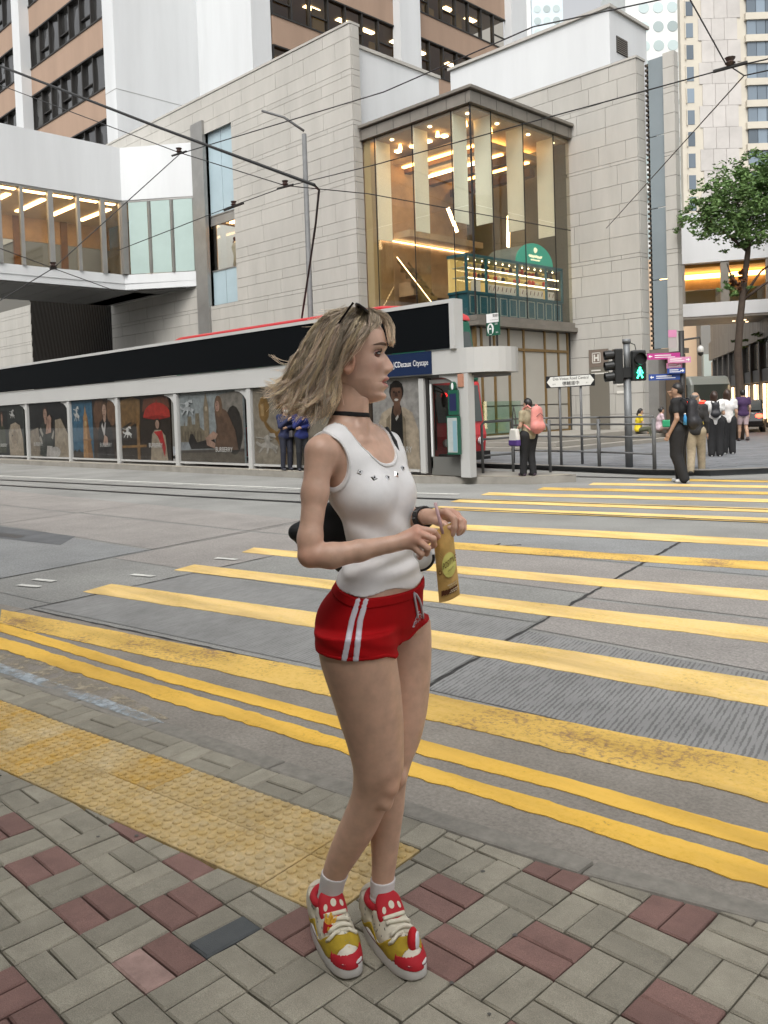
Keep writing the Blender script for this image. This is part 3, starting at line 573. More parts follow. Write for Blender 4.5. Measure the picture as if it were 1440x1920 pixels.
for k in range(5): mpart(MB().box(-23.4,-19.8,24.9+k*1.7,25.05+k*1.7,11.12,11.18).build('added_cove', M_lampo, mall)); mpart(MB().box(-23.3+k*.8,-23.1+k*.8,24.4,24.6,11.62,11.68).build('downlight', M_lamp, mall))  # extra coves and downlights, added to warm and brighten the interior
mpart(MB().box(-23.5,-20.0,31.9,32.1,7.4,10.6).build('amber_wall', mat('amber_wall', (.45,.22,.07), .6, emit=.35, ecol=(1,.45,.12)), mall))
for k in range(6): x = -23.2+k*.75; mpart(MB().box(x,x+.6,30.4,30.5,4.6,7.1).build('shop_window', mat('brown_glass', (.09,.045,.02), .2), mall))
mpart(MB().box(-23.5,-19,30.2,30.38,5.4,6.0).build('counter', M_warm, mall))
for x, y, z, dx, dz, in ((-21,24.8,9.1,.35,-.9),(-21,28.6,9.3,-.05,-1.25),(-20.6,29.4,10.0,-.12,-1.1)):
    mpart(MB().bar((x,y,z),(x+dx*.4,y+dx,z+dz),.14,.05,(1,0,0)).build('hanging_light', M_lamp, mall))
for x, y in ((-22.4,23.35),(-20.5,23.35),(-18.75,23.35),(-18.75,25.0),(-18.75,26.9),(-18.75,28.5)):
    mpart(MB().tube([(x,y,11.695),(x,y,11.66)],.07,10).build('downlight', M_lampw, mall))
for x, y in ((-22.6,24.0),(-20.7,24.0),(-19.3,23.9),(-19.2,25.2),(-19.2,27.0)): mpart(MB().tube([(x,y,11.69),(x,y,11.5)],[.05,.09],10).build('downlight', M_lampo, mall))  # further downlights added to make the interior warmer
es = MB(); es.bar((-23.3,25,7.4),(-21.2,25,5.0),.04,.1); es.bar((-23.3,24.4,7.4),(-21.2,24.4,5.0),.04,.1)
for k in range(8): es.box(-23.2+k*.27,-22.9+k*.27,24.42,24.98,6.95-k*.3,7.1-k*.3)
mpart(es.build('escalator', mat('escalator_metal', (.3,.25,.18), .3, metal=.8), mall))
mpart(MB().bar((-23.3,24.36,7.55),(-21.0,24.36,4.95),.012,.02).build('handrail_light', M_lamp, mall))
for k in range(5):
    mpart(MB().ball((-22.6+k*.5,24.0,4.75),(.16,.16,.12)).build('red_flower', mat('red_flowers', (.45,.02,.03), .7), mall, True))
# green display inside the corner window
tl = mat('teal_cabinet', (.012,.10,.15), .4, var=.1, vscale=2); tlf = mat('grey_moulding', (.30,.36,.36), .5)
disp = thing('display_cabinet', 'teal display cabinet with lit shelves and arched sign inside the glass corner', 'cabinet', (-18.9,26,4.72))
di = Vector((18.9,-26,-4.72))
def dp(o): o.location = di; return o
dp(MB().box(-19.6,-18.75,23.05,28.9,4.72,5.52).build('base', tl, disp)); dp(MB().box(-19.6,-18.72,23.0,28.95,5.52,5.6).build('counter', tl, disp))
for k in range(10):
    y = 23.15+k*.575
    for q in ((y,y+.03,4.82,5.46),(y+.4,y+.43,4.82,5.46)): dp(MB().box(-18.75,-18.73,*q).build('moulding', tlf, disp))
    for q in ((y,y+.43,4.82,4.85),(y,y+.43,5.43,5.46)): dp(MB().box(-18.75,-18.731,*q).build('moulding', tlf, disp))
dp(MB().box(-19.6,-19.5,23.05,28.9,5.6,6.8).build('back', mat('shelf_back', (.25,.20,.10), .5, emit=.4, ecol=(1,.7,.25)), disp)); dp(MB().box(-19.6,-18.72,23.0,28.95,6.78,6.88).build('top', tl, disp))
for y in (23.0,24.1,25.95,27.8,28.88): dp(MB().box(-18.8,-18.72,y,y+.07,5.6,6.8).build('post', tl, disp))
for z in (6.08,6.42):
    dp(MB().box(-19.45,-18.85,23.1,28.85,z,z+.03).build('shelf', mat('glass_shelf', (.4,.45,.4), .2), disp)); dp(MB().box(-18.86,-18.83,23.15,28.8,z-.03,z).build('shelf_light', M_lampw, disp))
jr = [mat('jar_a', (.5,.38,.12), .3), mat('jar_b', (.5,.05,.04), .4), mat('jar_c', (.55,.5,.4), .4), mat('jar_d', (.03,.03,.05), .4)]
for z in (6.12,6.46):
    for k in range(24):
        y = 23.3+k*.235; h = random.uniform(.1,.22); dp(MB().tube([(-18.98,y,z),(-18.98,y,z+h*.7),(-18.98,y,z+h)],[.07,.07,.03],8).build('jar', random.choice(jr), disp))
for k in range(17):
    y = 24.3+k*.25
    if abs(y-25.98) < .1 or abs(y-27.85) < .1: continue
    dp(MB().box(-18.95,-18.84,y,y+.2,5.61,5.93).build('gift_bag', mat('gift_white', (.7,.68,.64), .6), disp)); dp(MB().bar((-18.835,y+.08,5.72),(-18.835,y+.14,5.87),.025,.012,(1,0,0)).build('ribbon', mat('dark_ribbon', (.12,.02,.03), .6), disp))
dp(MB().box(-18.95,-18.8,23.5,23.85,5.61,6.0).build('price_card', mat('gift_white'), disp))
for k in range(14): dp(MB().ball((-18.9,23.3+k*.4,6.72),.03,6,4).build('bulb', M_lampw, disp))
arch = [(27.1+1.18*math.cos(math.pi*k/16), 6.88+.78*math.sin(math.pi*k/16)) for k in range(17)]
dp(MB().prism(arch, -18.78, -18.72, lambda p,q,h: (h,p,q)).build('sign_board', mat('teal_sign', (.01,.22,.17), .4, emit=.25, ecol=(.03,.55,.42)), disp)); dp(MB().prism([(27.1+(p-27.1)*.97, 6.88+(q-6.88)*.97) for p,q in arch], -20.2, -18.8, lambda p,q,h: (h,p,q)).build('hood', mat('grey_hood', (.15,.20,.21), .6), disp))
M_cream = mat('sign_cream', (.8,.75,.55), .5, emit=.6, ecol=(1,.95,.7))
dp(MB().tube([(-18.71,27.1,7.3),(-18.71,27.1,7.36),(-18.71,27.1,7.44),(-18.71,27.1,7.5)],[.03,.08,.08,.02],10).build('emblem', M_cream, disp))
sq = MB(); sq.tube([(-18.71,27.1+(-.42+.84*t/24), 7.16+.05*math.sin(t*1.9)) for t in range(25)], .022, 6); sq.tube([(-18.71,27.1+(-.3+.6*t/20), 7.03+.03*math.sin(t*2.3)) for t in range(21)], .014, 6); dp(sq.build('script', M_cream, disp))
# --- panelled wall below the glass box, podium and steps
mpart(MB().box(-23.4,-18.55,GYc+.15,GYb,.5,4.36).build('ground_floor_core', M_stone_j, mall))
M_cp = mat('cream_panel', (.37,.35,.305), .6, var=.05, vscale=.8)
DY = [23.1,23.42,24.14,24.99,25.9,27.25,28.15,28.8]
for a, c in zip(DY, DY[1:]):
    for z0, z1 in ((.62,1.55),(1.6,3.55),(3.66,4.3)): mpart(MB().box(-18.56,-18.52,a+.04,c-.04,z0,z1).build('wall_panel', M_cp, mall))
for y in DY: mpart(MB().box(-18.6,-18.47,y-.045,y+.045,.56,4.34).build('gold_post', M_gold, mall))
for z in (.5,3.56): mpart(MB().box(-18.6,-18.475,23.1,28.8,z,z+.1).build('gold_rail', M_gold, mall))
mpart(MB().box(-18.3,-18.27,23.0,25.3,.6,1.75).build('glass_balustrade', glass('green_glass', (.82,.93,.88), .05), mall))
M_step = mat('step_stone', (.26,.245,.215), .8, var=.1, vscale=1.2)
for k, (x1, y0) in enumerate(((-14.4,21.9),(-14.85,22.3),(-15.3,22.7))):
    mpart(MB().box(-24,x1,y0,29.6+k*.02,.10+k*.15+.002,.25+k*.15).build('step', M_step, mall, bevel=.01))
# H panel and plaques on the right wall
mpart(MB().box(-17.65,-16.82,W2Y-.05,W2Y-.01,.56,3.62).build('wayfinding_panel', mat('bronze_panel', (.19,.175,.145), .45, metal=.3), mall)); mpart(MB().box(-17.64,-16.83,W2Y-.056,W2Y-.051,2.95,3.61).build('panel_header', mat('bronze_header', (.17,.135,.11), .5), mall))
M_pw = mat('panel_white', (.62,.6,.55), .5)
hx, hz = -17.5, 3.1
for q in ((hx,hx+.36,hz,hz+.03),(hx,hx+.36,hz+.37,hz+.40),(hx,hx+.03,hz,hz+.4),(hx+.33,hx+.36,hz,hz+.4),(hx+.07,hx+.13,hz+.07,hz+.33),(hx+.23,hx+.29,hz+.07,hz+.33),(hx+.13,hx+.23,hz+.17,hz+.23)):
    mpart(MB().box(q[0],q[1],W2Y-.064,W2Y-.057,q[2],q[3]).build('letter_stroke', M_pw, mall))
for z, wd in ((2.82,.4),(2.7,.7),): mpart(MB().box(-17.55,-17.55+wd,W2Y-.058,W2Y-.052,z-.025,z+.025).build('small_print', M_pw, mall))
for z in (2.2,1.9): mpart(MB().box(-16.5,-16.2,W2Y-.03,W2Y-.005,z,z+.1).build('plaque', M_pw, mall))
# louvre, blue glass strip and pier
lv = MB()
for k in range(58): lv.box(-15.42,-15.22,29.62,29.75,3.6+k*.18,3.68+k*.18)
mpart(MB().box(-15.42,-15.2,29.76,30.0,3.5,13.9).build('louvre_backing', M_dark, mall)); mpart(kind(lv.build('louvre_slats', mat('louvre_bronze', (.09,.075,.06), .5, metal=.4), mall), 'stuff'))
M_bg = mat('blue_grey_panel', (.20,.235,.25), .3, var=.08, vscale=.5)
for z0, z1 in ((3.5,6.0),(6.03,8.6),(8.63,11.2),(11.23,14.0)): mpart(MB().box(-15.22,-14.63,29.5,29.56,z0,z1).build('blue_panel', M_bg, mall))
for z1, z0 in zip(Z2[:20], Z2[1:21]): mpart(MB().box(-14.62,-14.2,29.42,29.75,max(z0,3.5)+g_,z1-g_).build('pier_block', M_stone, mall))
mpart(MB().box(-15.42,-14.22,29.5,30.2,3.3,3.48).build('overhang_soffit', M_bronze, mall)); mpart(MB().box(-15.43,-15.02,29.4,30.6,.1,3.3).build('pier', M_steelp, mall)); mpart(MB().box(-15.0,-14.55,29.9,30.6,.1,3.3).build('brown_column', mat('brown_column', (.10,.07,.045), .5), mall))
# white volumes on the roof
mpart(MB().box(-24.6,-24.0,23.0,28.0,12.3,15.55).build('white_parapet', M_white, mall)); mpart(MB().box(-24.7,-23.93,22.98,28.05,15.55,15.68).build('parapet_cap', M_stone, mall))
mpart(MB().box(-25.85,-17.6,31,34.0,12,17.2).build('plant_room', M_white, mall)); mpart(MB().box(-25.95,-17.5,30.9,34.1,17.2,17.32).build('roof_cap', M_stone, mall))
mpart(MB().box(-17.62,-17.57,31.5,32.35,15.6,16.25).build('vent_louvre', M_dark, mall))
for k in range(8): mpart(MB().box(-17.58,-17.55,31.5,32.35,15.62+k*.08,15.65+k*.08).build('vent_slat', M_bronze, mall))
mpart(MB().box(-62,-24.6,23.1,34,0,12.3).build('rear_block', M_white, mall)) if False else None

# ---------------------------------------------------------------- brown office tower
S_ = .6125
tow = thing('office_tower', 'tall office tower with brown spandrels, dark window bands and a white corner core', 'building', (-46,26,0)); ti = Vector((46,-26,0))
def tp(o): o.location = ti; return o
M_br = mat('brown_spandrel', (.34,.235,.17), .8, var=.12, vscale=.5, stretch=(1,1,.2)); M_tg = mat('tower_glass', (.022,.022,.022), .06, spec=.9, rnd=.5); M_mul = mat('dark_mullion', (.02,.018,.016), .5)
tx0, ty0 = -46.35, 24.5
zb = [16.71+4.02*k for k in range(5)]       # sill heights
tp(MB().prism([(-46.35,24.5),(-45.1,24.5),(-45.1,30.1),(-39.65,30.1),(-39.65,31.5),(-46.35,31.5)], 10, 40).build('white_core', M_white, tow))
for z in (20.35,27.4):
    tp(MB().prism([(-46.36,24.49),(-45.09,24.49),(-45.09,30.09),(-39.64,30.09),(-39.64,31.5),(-46,31.5)], z, z+.03).build('groove', mat('render_groove', (.3,.3,.29), .8), tow))
tp(MB().box(-70,tx0-.01,ty0+.45,ty0+6,10,40).build('wall', M_mul, tow)); None
for x in (-57.4,-69.5): tp(MB().box(x,x+1.15,ty0-.65,ty0+.5,10,40).build('pilaster', M_white, tow))
for y in (41.8,54.2): tp(MB().box(-39.7,-39.0,y,y+2.0,10,40).build('pilaster', M_white, tow))
def bands(axis, a, c, n):
    for zi, z in enumerate(zb):
        wt = z+2.3
        if axis == 'x':
            tp(MB().box(a,c,ty0,ty0+.44,wt,z+4.02).build('spandrel', M_br, tow)); tp(MB().box(a,c,ty0-.05,ty0+.3,wt-.07,wt+.02).build('head_rail', M_mul, tow)); tp(MB().box(a,c,ty0-.05,ty0+.3,z-.02,z+.07).build('sill_rail', M_mul, tow))
        else:
            tp(MB().box(-40.0,-39.62,a,c,wt,z+4.02).build('spandrel', M_br, tow)); tp(MB().box(-39.9,-39.57,a,c,wt-.07,wt+.02).build('head_rail', M_mul, tow)); tp(MB().box(-39.9,-39.57,a,c,z-.02,z+.07).build('sill_rail', M_mul, tow))
        for k in range(n):
            p, q = a+(c-a)*k/n, a+(c-a)*(k+1)/n
            tilt = random.uniform(-.03,.03)
            if axis == 'x':
                if not in_view(((p+q)/2,ty0,z+1),400): continue
                tp(MB().add([(p+.05,ty0+.2+tilt,z+.07),(q-.05,ty0+.2-tilt,z+.07),(q-.05,ty0+.2-tilt,wt-.07),(p+.05,ty0+.2+tilt,wt-.07)],[(0,1,2,3)]).build('window_pane', M_tgx, tow))
                tp(MB().box(p-.05,p+.05,ty0+.02,ty0+.3,z,wt).build('mullion', M_mul, tow))
                if k % 2: tp(MB().box(p+.05,q-.05,ty0+.08,ty0+.2,z+.75,z+.82).build('transom', M_mul, tow))
            else:
                if not in_view((-39.6,(p+q)/2,z+1),400): continue
                tp(MB().add([(-39.76+tilt,p+.05,z+.07),(-39.76-tilt,q-.05,z+.07),(-39.76-tilt,q-.05,wt-.07),(-39.76+tilt,p+.05,wt-.07)],[(0,1,2,3)]).build('window_pane', M_tgy, tow))
                tp(MB().box(-39.9,-39.6,p-.05,p+.05,z,wt).build('mullion', M_mul, tow))
                if k % 2 == 0: tp(MB().box(-39.75,-39.64,p+.05,q-.05,z+.85,z+.92).build('transom', M_mul, tow))
# the left-hand panes mirror the bright buildings opposite in warped patches; the right-hand panes show lit offices
def warped(name, c):
    m = mat(name, c, .05, spec=1.); N, K = m.node_tree.nodes, m.node_tree.links; b = N['Principled BSDF']
    g = N.new('ShaderNodeNewGeometry'); nz = N.new('ShaderNodeTexNoise'); nz.inputs['Scale'].default_value = .55; nz.inputs['Detail'].default_value = 1; K.new(g.outputs['Position'], nz.inputs['Vector'])
    bp = N.new('ShaderNodeBump'); bp.inputs['Strength'].default_value = .5; bp.inputs['Distance'].default_value = .6; K.new(nz.outputs['Fac'], bp.inputs['Height']); K.new(bp.outputs[0], b.inputs['Normal'])
    b.inputs['Coat Weight'].default_value = .6; b.inputs['Coat Roughness'].default_value = .02
    return m
M_tgx = warped('mirror_pane', (.018,.018,.017)); M_tgy = glass('office_pane', (.70,.64,.54), .06)
bands('x', -56.25, -46.4, 7); bands('x', -69.5, -57.5, 8); bands('y', 31.6, 41.8, 7); bands('y', 43.85, 54.2, 7)
for zi, z in enumerate(zb):      # office floors behind the right-hand bands
    tp(MB().box(-44,-40.0,31.6,54.2,z+2.25,z+2.32).build('office_ceiling', mat('office_ceiling', (.35,.3,.22), .7), tow)); tp(MB().box(-44,-43.9,31.6,54.2,z-.1,z+2.3).build('office_wall', mat('office_wall', (.25,.2,.13), .7), tow)); tp(MB().box(-44,-40.0,31.6,54.2,z-.15,z-.05).build('office_floor', M_wood, tow))
    for k in range(8):
        y = 32.4+k*2.7+random.uniform(-.4,.4); tp(MB().box(-41.4,-41.0,y,y+1.1,z+2.2,z+2.24).build('office_light', M_lampw, tow))
        if random.random() < .6: tp(MB().box(-40.6,-40.5,y,y+random.uniform(.3,1.2),z+.1,z+random.uniform(.8,2)).build('blind', mat('office_blind', (.3,.22,.09), .8), tow))

# ---------------------------------------------------------------- left footbridge
fb = thing('footbridge', 'white covered footbridge with glass sides joining the stone wall above the street', 'footbridge', (-38,18,0)); fi = Vector((38,-18,0))
def fp(o): o.location = fi; return o
def bprism(z0, z1, out, name, m, inn=0.):
    a = [(-37.4+out,0),(-37.4+out,20.35-out*.4),(-34.4+out*.3,22.62),(-34.4,23.0),(-42.8-out,23.0),(-42.8-out,0)]
    return fp(MB().prism(a, z0, z1).build(name, m, fb))
bprism(7.7,7.98,.0,'floor_slab',M_white); bprism(7.98,8.4,.03,'parapet',M_white); bprism(11.8,11.9,.0,'roof_slab',M_steelp); bprism(11.9,14.37,.04,'roof_fascia',M_white)
M_sof = mat('soffit_panel', (.16,.155,.145), .6, var=.1, vscale=1)
for k in range(18): y = .5+k*1.2; fp(MB().box(-42.7,-37.5,y,y+1.17,7.64,7.69).build('soffit_panel', M_sof, fb))
fp(MB().prism([(-42.7,21.0),(-37.0,20.9),(-35.2,22.3),(-42.7,22.3)],7.64,7.69).build('soffit_panel', M_sof, fb))
MY = [11.2,12.4,13.5,14.61,15.57,16.9,18.15,19.38,20.25]
for a, c in zip(MY, MY[1:]): fp(MB().box(-37.43,-37.41,a+.05,c-.05,8.42,11.78).build('bridge_pane', M_pane_b, fb))
for i, y in enumerate(MY): fp(MB().box(-37.5,-37.3,y-(.16 if i % 2 else .07),y+.07,8.4,11.8).build('bridge_post', M_steelp, fb))
P0, P1 = Vector((-37.35,20.35,0)), Vector((-34.45,22.55,0)); M_ft = mat('frosted_teal', (.36,.46,.43), .3, var=.06, vscale=.8)
for k in range(3):
    a = P0+(P1-P0)*(.08+k*.305); c = P0+(P1-P0)*(.08+(k+1)*.305-.05); m_ = MB(); d_ = Vector((-.02,.02,0))
    m_.add([tuple(a+Vector((0,0,8.42))),tuple(c+Vector((0,0,8.42))),tuple(c+Vector((0,0,11.78))),tuple(a+Vector((0,0,11.78)))],[(0,1,2,3)]); fp(m_.build('frosted_pane', M_ft, fb))
    e = c+(P1-P0)*.025; fp(MB().bar(tuple(e+Vector((0,0,8.42))),tuple(e+Vector((0,0,11.79))),.1,.1).build('bridge_post', M_steelp, fb))
fp(MB().bar((-37.35,20.36,8.42),(-37.35,20.36,11.79),.3,.3).build('bridge_post', M_steelp, fb))
for y in (12.5,14.9,17.3,19.7): fp(MB().box(-42.75,-42.6,y,y+.35,8.4,11.8).build('far_post', M_wood, fb))
for z in (11.72,): 
    for a, c in zip(MY, MY[1:]): fp(MB().box(-37.85,-37.6,a+.1,c-.1,z,z+.04).build('bridge_light', M_lamp, fb))
fp(MB().box(-42.7,-37.5,0,22.4,11.76,11.79).build('bridge_ceiling', M_warm2, fb))
for k in range(8): fp(MB().box(-41.6,-38.6,9.0+k*1.6,9.25+k*1.6,11.70,11.75).build('ceiling_light', M_lamp, fb))  # lamps added along the centre to brighten the bridge interior
fp(MB().box(-42.75,-42.65,0,22.4,10.6,11.76).build('far_fascia', M_warm, fb)); fp(MB().box(-42.7,-37.5,0,22.4,7.985,8.05).build('bridge_floor', M_wood, fb))
# ================================================================ RIGHT-HAND BACKGROUND
def rotbox(name, o, d, l, wd, z0, z1, m, parent=None):
    """box whose long side starts at o and runs along unit vector d; depth wd to the left of d"""
    n = (-d[1], d[0]); p = [(o[0],o[1]),(o[0]+d[0]*l,o[1]+d[1]*l),(o[0]+d[0]*l+n[0]*wd,o[1]+d[1]*l+n[1]*wd),(o[0]+n[0]*wd,o[1]+n[1]*wd)]
    return MB().prism(p, z0, z1).build(name, m, parent)
fx = (.7071,.7071)                                     # direction across the view, left to right
# --- cream tower
M_crm = mat('cream_stone', (.54,.50,.42), .8, var=.06, vscale=.3); M_gst = mat('grey_marble', (.48,.455,.43), .7, var=.12, vscale=.25, rnd=.05); M_cg = mat('tower_pane', (.16,.20,.24), .15, rnd=.5)
ct = thing('cream_tower', 'cream and grey stone tower with a column of small windows, behind the tree', 'building', (-57,121.3,0))
O_ = Vector((-57.4,121.2)); D_ = Vector(fx)
def cl(s0, s1, dep, z0, z1, name, m, front=0.):
    a = O_ + D_*s0 + Vector((.7071,-.7071))*front
    o = rotbox(name, (a.x, a.y), fx, s1-s0, dep+front, z0, z1, m, ct); o.location = (57,-121.3,0); return o
cl(0,16,1.0,0,75,'body',M_crm)
st = 3.13
for k in range(24):
    z = 4.3+k*st
    if not in_view((-57,121,z+1),80): continue
    cl(.75,1.85,.1,z,z+2.05,'window_pane',M_cg,.05); cl(.62,.75,.1,z-.1,z+2.15,'window_reveal',M_crm,.25)
    for j in range(3): cl(2.6+j*1.9+(.9 if k % 2 else 0)*.5,2.6+j*1.9+1.85+(.9 if k % 2 else 0)*.5,.1,z-.5,z-.5+st-.04,'marble_slab',M_gst,.12)
    for j in range(3): cl(9.6+j*1.35,9.6+j*1.35+1.28,.1,z,z+2.05,'window_pane',M_cg,.35); 
    cl(9.3,16,.1,z+2.1,z+st-.05,'window_spandrel',M_crm,.6)
# --- tower with round windows (two wings seen behind)
M_rw = mat('white_panel', (.72,.74,.72), .6, var=.05, vscale=.2); M_rg = mat('round_pane', (.44,.52,.52), .12, rnd=.35)
rt = thing('round_window_tower', 'white tower with rows of round windows, behind the cream tower', 'building', (-74,142,0))
o = rotbox('body', (-76,139.5), fx, 14, 16, 0, 95, M_rw, rt); o.location = (74,-142,0)
def disc(o0, s, z, r, parent, off, dpt=.06):
    c = Vector(o0)+Vector(fx)*s; V = []; n = 18
    for t in (0,1):
        V += [(c.x+.7071*(off+dpt*t)+.7071*r*math.cos(2*math.pi*k/n), c.y-.7071*(off+dpt*t)+.7071*r*math.cos(2*math.pi*k/n), z+r*math.sin(2*math.pi*k/n)) for k in range(n)]
    o = MB().add(V, [tuple(range(n,2*n))]+[(k,(k+1) % n,n+(k+1) % n,n+k) for k in range(n)]).build('round_pane', M_rg, parent); o.location = -parent.location; return o
for k in range(26):
    for j in range(4):
        z = 8+k*3.3; s = 3.2+j*2.5
        if in_view((-76+.7071*s,139.5+.7071*s,z),0): disc((-76,139.5),s,z,.95,rt,.0)
r2 = thing('round_window_tower', 'pale blue tower with round windows, in the gap left of the plant room roof', 'building', (-98,146.5,0))
o = rotbox('body', (-99.4,145), fx, 6.2, 10, 0, 120, mat('pale_blue_panel', (.60,.68,.72), .6), r2); o.location = (98,-146.5,0)
for k in range(12):
    for j in range(3):
        z = 62+k*2.3; s = 1.1+j*1.9
        if in_view((-99.4+.7*s,145+.7*s,z),0): disc((-99.4,145),s,z,.72,r2,.0)
w2 = tag(rotbox('slender_tower', (-84.2,117), fx, 3.2, 8, 0, 90, mat('pale_tower', (.68,.70,.68), .7)), 'slender pale tower edge beside the brown office tower top', 'building')
# --- right-hand footbridge over the side street
rb = thing('side_footbridge', 'white footbridge with amber lit ceiling over the side street, behind the tree', 'footbridge', (-17,41,0)); ri = Vector((17,-41,0))
bd = Vector((-15.73+19.25, 41.78-39.98)).normalized(); bo = Vector((-20.2,39.5))
def rp(s0, s1, off, wd, z0, z1, name, m):
    n = Vector((-bd.y, bd.x)); a = bo+bd*s0+n*off; o = rotbox(name, (a.x,a.y), (bd.x,bd.y), s1-s0, wd, z0, z1, m, rb); o.location = ri; return o
rp(0,22,0,4,5.5,5.62,'soffit',M_bronze); rp(0,22,-.03,4.06,5.62,6.25,'parapet',M_white); rp(0,22,-.03,4.06,8.2,10.6,'roof_fascia',M_white); rp(0,22,.5,3.2,8.05,8.19,'ceiling',mat('amber_ceiling', (.5,.3,.08), .6))
rp(0,22,2.2,.25,7.75,7.95,'amber_light',M_lampo); rp(0,22,2.46,.1,7.2,8.1,'cove_board',M_warm)
for k in range(9):
    s = .95+k*2.0; rp(s,s+.38,.02,.3,6.25,8.2,'bridge_post',M_bronze); rp(s+.4,s+1.98,.1,.02,6.26,7.4,'bridge_pane',M_pane_b); rp(s+.4,s+1.98,3.6,.05,6.26,7.3,'far_window',mat('bright_window', (.5,.52,.45), .3))
for k in range(26):
    n = Vector((-bd.y,bd.x)); p = bo+bd*(2+random.uniform(0,18))+n*random.uniform(.3,3.6); o = MB().tube([(p.x,p.y,5.49),(p.x,p.y,5.46)],.08,8).build('soffit_light', mat('soft_lamp', (1,.75,.5), .5, emit=2.5, ecol=(1,.7,.4)), rb); o.location = ri
# --- shop building on the side street
sd = Vector((-28.1+16.54, 63.47-43.66)).normalized(); so = Vector((-16.54,43.66))-sd*16
sh = thing('shop_building', 'dark shop building with ribbed metal upper storey and lit shopfronts along the side street', 'building', (so.x,so.y,0))
def sp(s0, s1, off, wd, z0, z1, name, m):
    n = Vector((sd.y,-sd.x))     # away from the street
    p = [so+sd*s0+n*off, so+sd*s1+n*off, so+sd*s1+n*(off+wd), so+sd*s0+n*(off+wd)]
    o = MB().prism([(q.x,q.y) for q in p][::-1], z0, z1).build(name, m, sh); o.location = (-so.x,-so.y,0); return o
M_sh = mat('charcoal_cladding', (.075,.072,.07), .5, var=.1, vscale=1); M_rib = mat('ribbed_metal', (.26,.23,.19), .45, metal=.35, var=.2, vscale=1.2, stretch=(1,1,.2))
sp(0,40,.35,6,0,12,'core',M_sh)
for k in range(80): sp(k*.5,k*.5+.44,.05,.25,5.95,9.0,'metal_rib',M_rib); sp(k*.5,k*.5+.44,-.1,.25,4.55,5.9,'metal_rib',M_rib)
M_lit = mat('lit_shop', (.9,.62,.4), .5, emit=.7, ecol=(1,.66,.4)); M_lit2 = mat('lit_shop_gold', (1,.75,.45), .5, emit=5, ecol=(1,.72,.42)); M_sg = mat('shop_glass', (.16,.15,.13), .1, rnd=.5); M_net = mat('net_curtain', (.42,.41,.37), .7, rnd=.3)
for k in range(14):
    s = .6+k*2.85
    sp(s,s+.35,-.08,.5,0,4.5,'pilaster',M_sh); sp(s+.4,s+1.5,.1,.1,3.1,4.45,'upper_window',M_net); sp(s+1.6,s+2.7,.1,.1,3.1,4.45,'upper_window',M_sg); sp(s+.36,s+2.8,.02,.3,2.4,3.05,'sign_band',M_sh)
    sp(s+.45,s+.55,.05,.1,.5,2.3,'shop_light',M_lit2); sp(s+2.55,s+2.65,.05,.1,.5,2.3,'shop_light',M_lit2); sp(s+.55,s+2.55,.2,.05,.3,2.3,'shop_window',(M_lit,M_sg,M_lit)[k % 3]); sp(s+.9,s+1.6,.1,.08,.5,1.5,'display',random.choice((M_sg,M_sh,M_lit2)))
sgn = MB()
p = so+sd*32+Vector((-sd.y,sd.x))*.05
text('Cartier', .62, mat('sign_glow', (1,.95,.8), .5, emit=3., ecol=(1,.95,.8)), sh, (p.x-so.x,p.y-so.y,2.48), (sd.x*-1,sd.y*-1,0), (0,0,1), 'shop_sign', depth=.1).location = (0,0,0)
tn = thing('tan_building', 'peach stone building closing the end of the side street', 'building', (-34,72,0))
o = rotbox('body', (-37,69.5), fx, 9, 8, 0, 14, mat('peach_stone', (.58,.42,.28), .8, var=.06, vscale=.4), tn); o.location = (34,-72,0)
o = rotbox('bay', (-33.35,73.0), fx, 2.4, 1, 2.6, 14, mat('grey_bay', (.22,.21,.19), .6), tn); o.location = (34+.5,-72-.9,0)
for k in range(2): o = rotbox('window_pane', (-33.3+k*.85,73.05+k*.85), fx, 1.1, .3, 3.1, 5.5, mat('pale_pane', (.45,.5,.46), .2), tn); o.location = (34+.75,-72-1.15,0)
o = rotbox('canopy', (-37,69.5), fx, 5.2, .3, 2.9, 3.4, mat('grey_canopy', (.33,.35,.32), .5), tn); o.location = (34+.8,-72-.8,0)
# --- unseen city block put behind the photographer: shades the pavement and mirrors in the glass opposite
bk = thing('unseen_rear_block', 'unseen stone block behind the photographer with a canopy added for shade', 'building', (0,-7,0)); bi = Vector((0,7,0))
for q in ((-60,40,-14,-6.5,0,15),): o = MB().box(*q).build('wall', mat('rear_stone', (.30,.28,.25), .8, var=.2, vscale=.3), bk); o.location = bi
o = MB().box(-16,9,-6.45,-1.7,5.2,5.6).build('canopy', mat('shade_canopy', (.20,.19,.17), .7), bk); o.location = bi  # unseen canopy, added to shade the woman's near side
for k in range(24):
    for j in range(3): o = MB().box(-58+k*4,-55.5+k*4,-6.52,-6.4,5.5+j*3.6,7.6+j*3.6).build('window_pane', M_tg, bk); o.location = bi
# ================================================================ TRAM STOP
KY = 13.4
M_kw = mat('shelter_white', (.47,.47,.455), .4, var=.04, vscale=.6); M_scr = mat('blank_screen', (.003,.004,.005), .6, spec=.08); M_navy = mat('navy_board', (.006,.018,.06), .4); M_lw = mat('letter_white', (.75,.75,.75), .5); M_lg = mat('letter_grey', (.42,.42,.40), .5)
ks = thing('tram_shelter', 'long white tram shelter with poster panels and a blank black screen on its roof', 'tram shelter', (-20,KY,.15)); ki = Vector((20,-KY,-.15))
def kp(o, par=None): o.location = ki if par is None else (0,0,0); return o
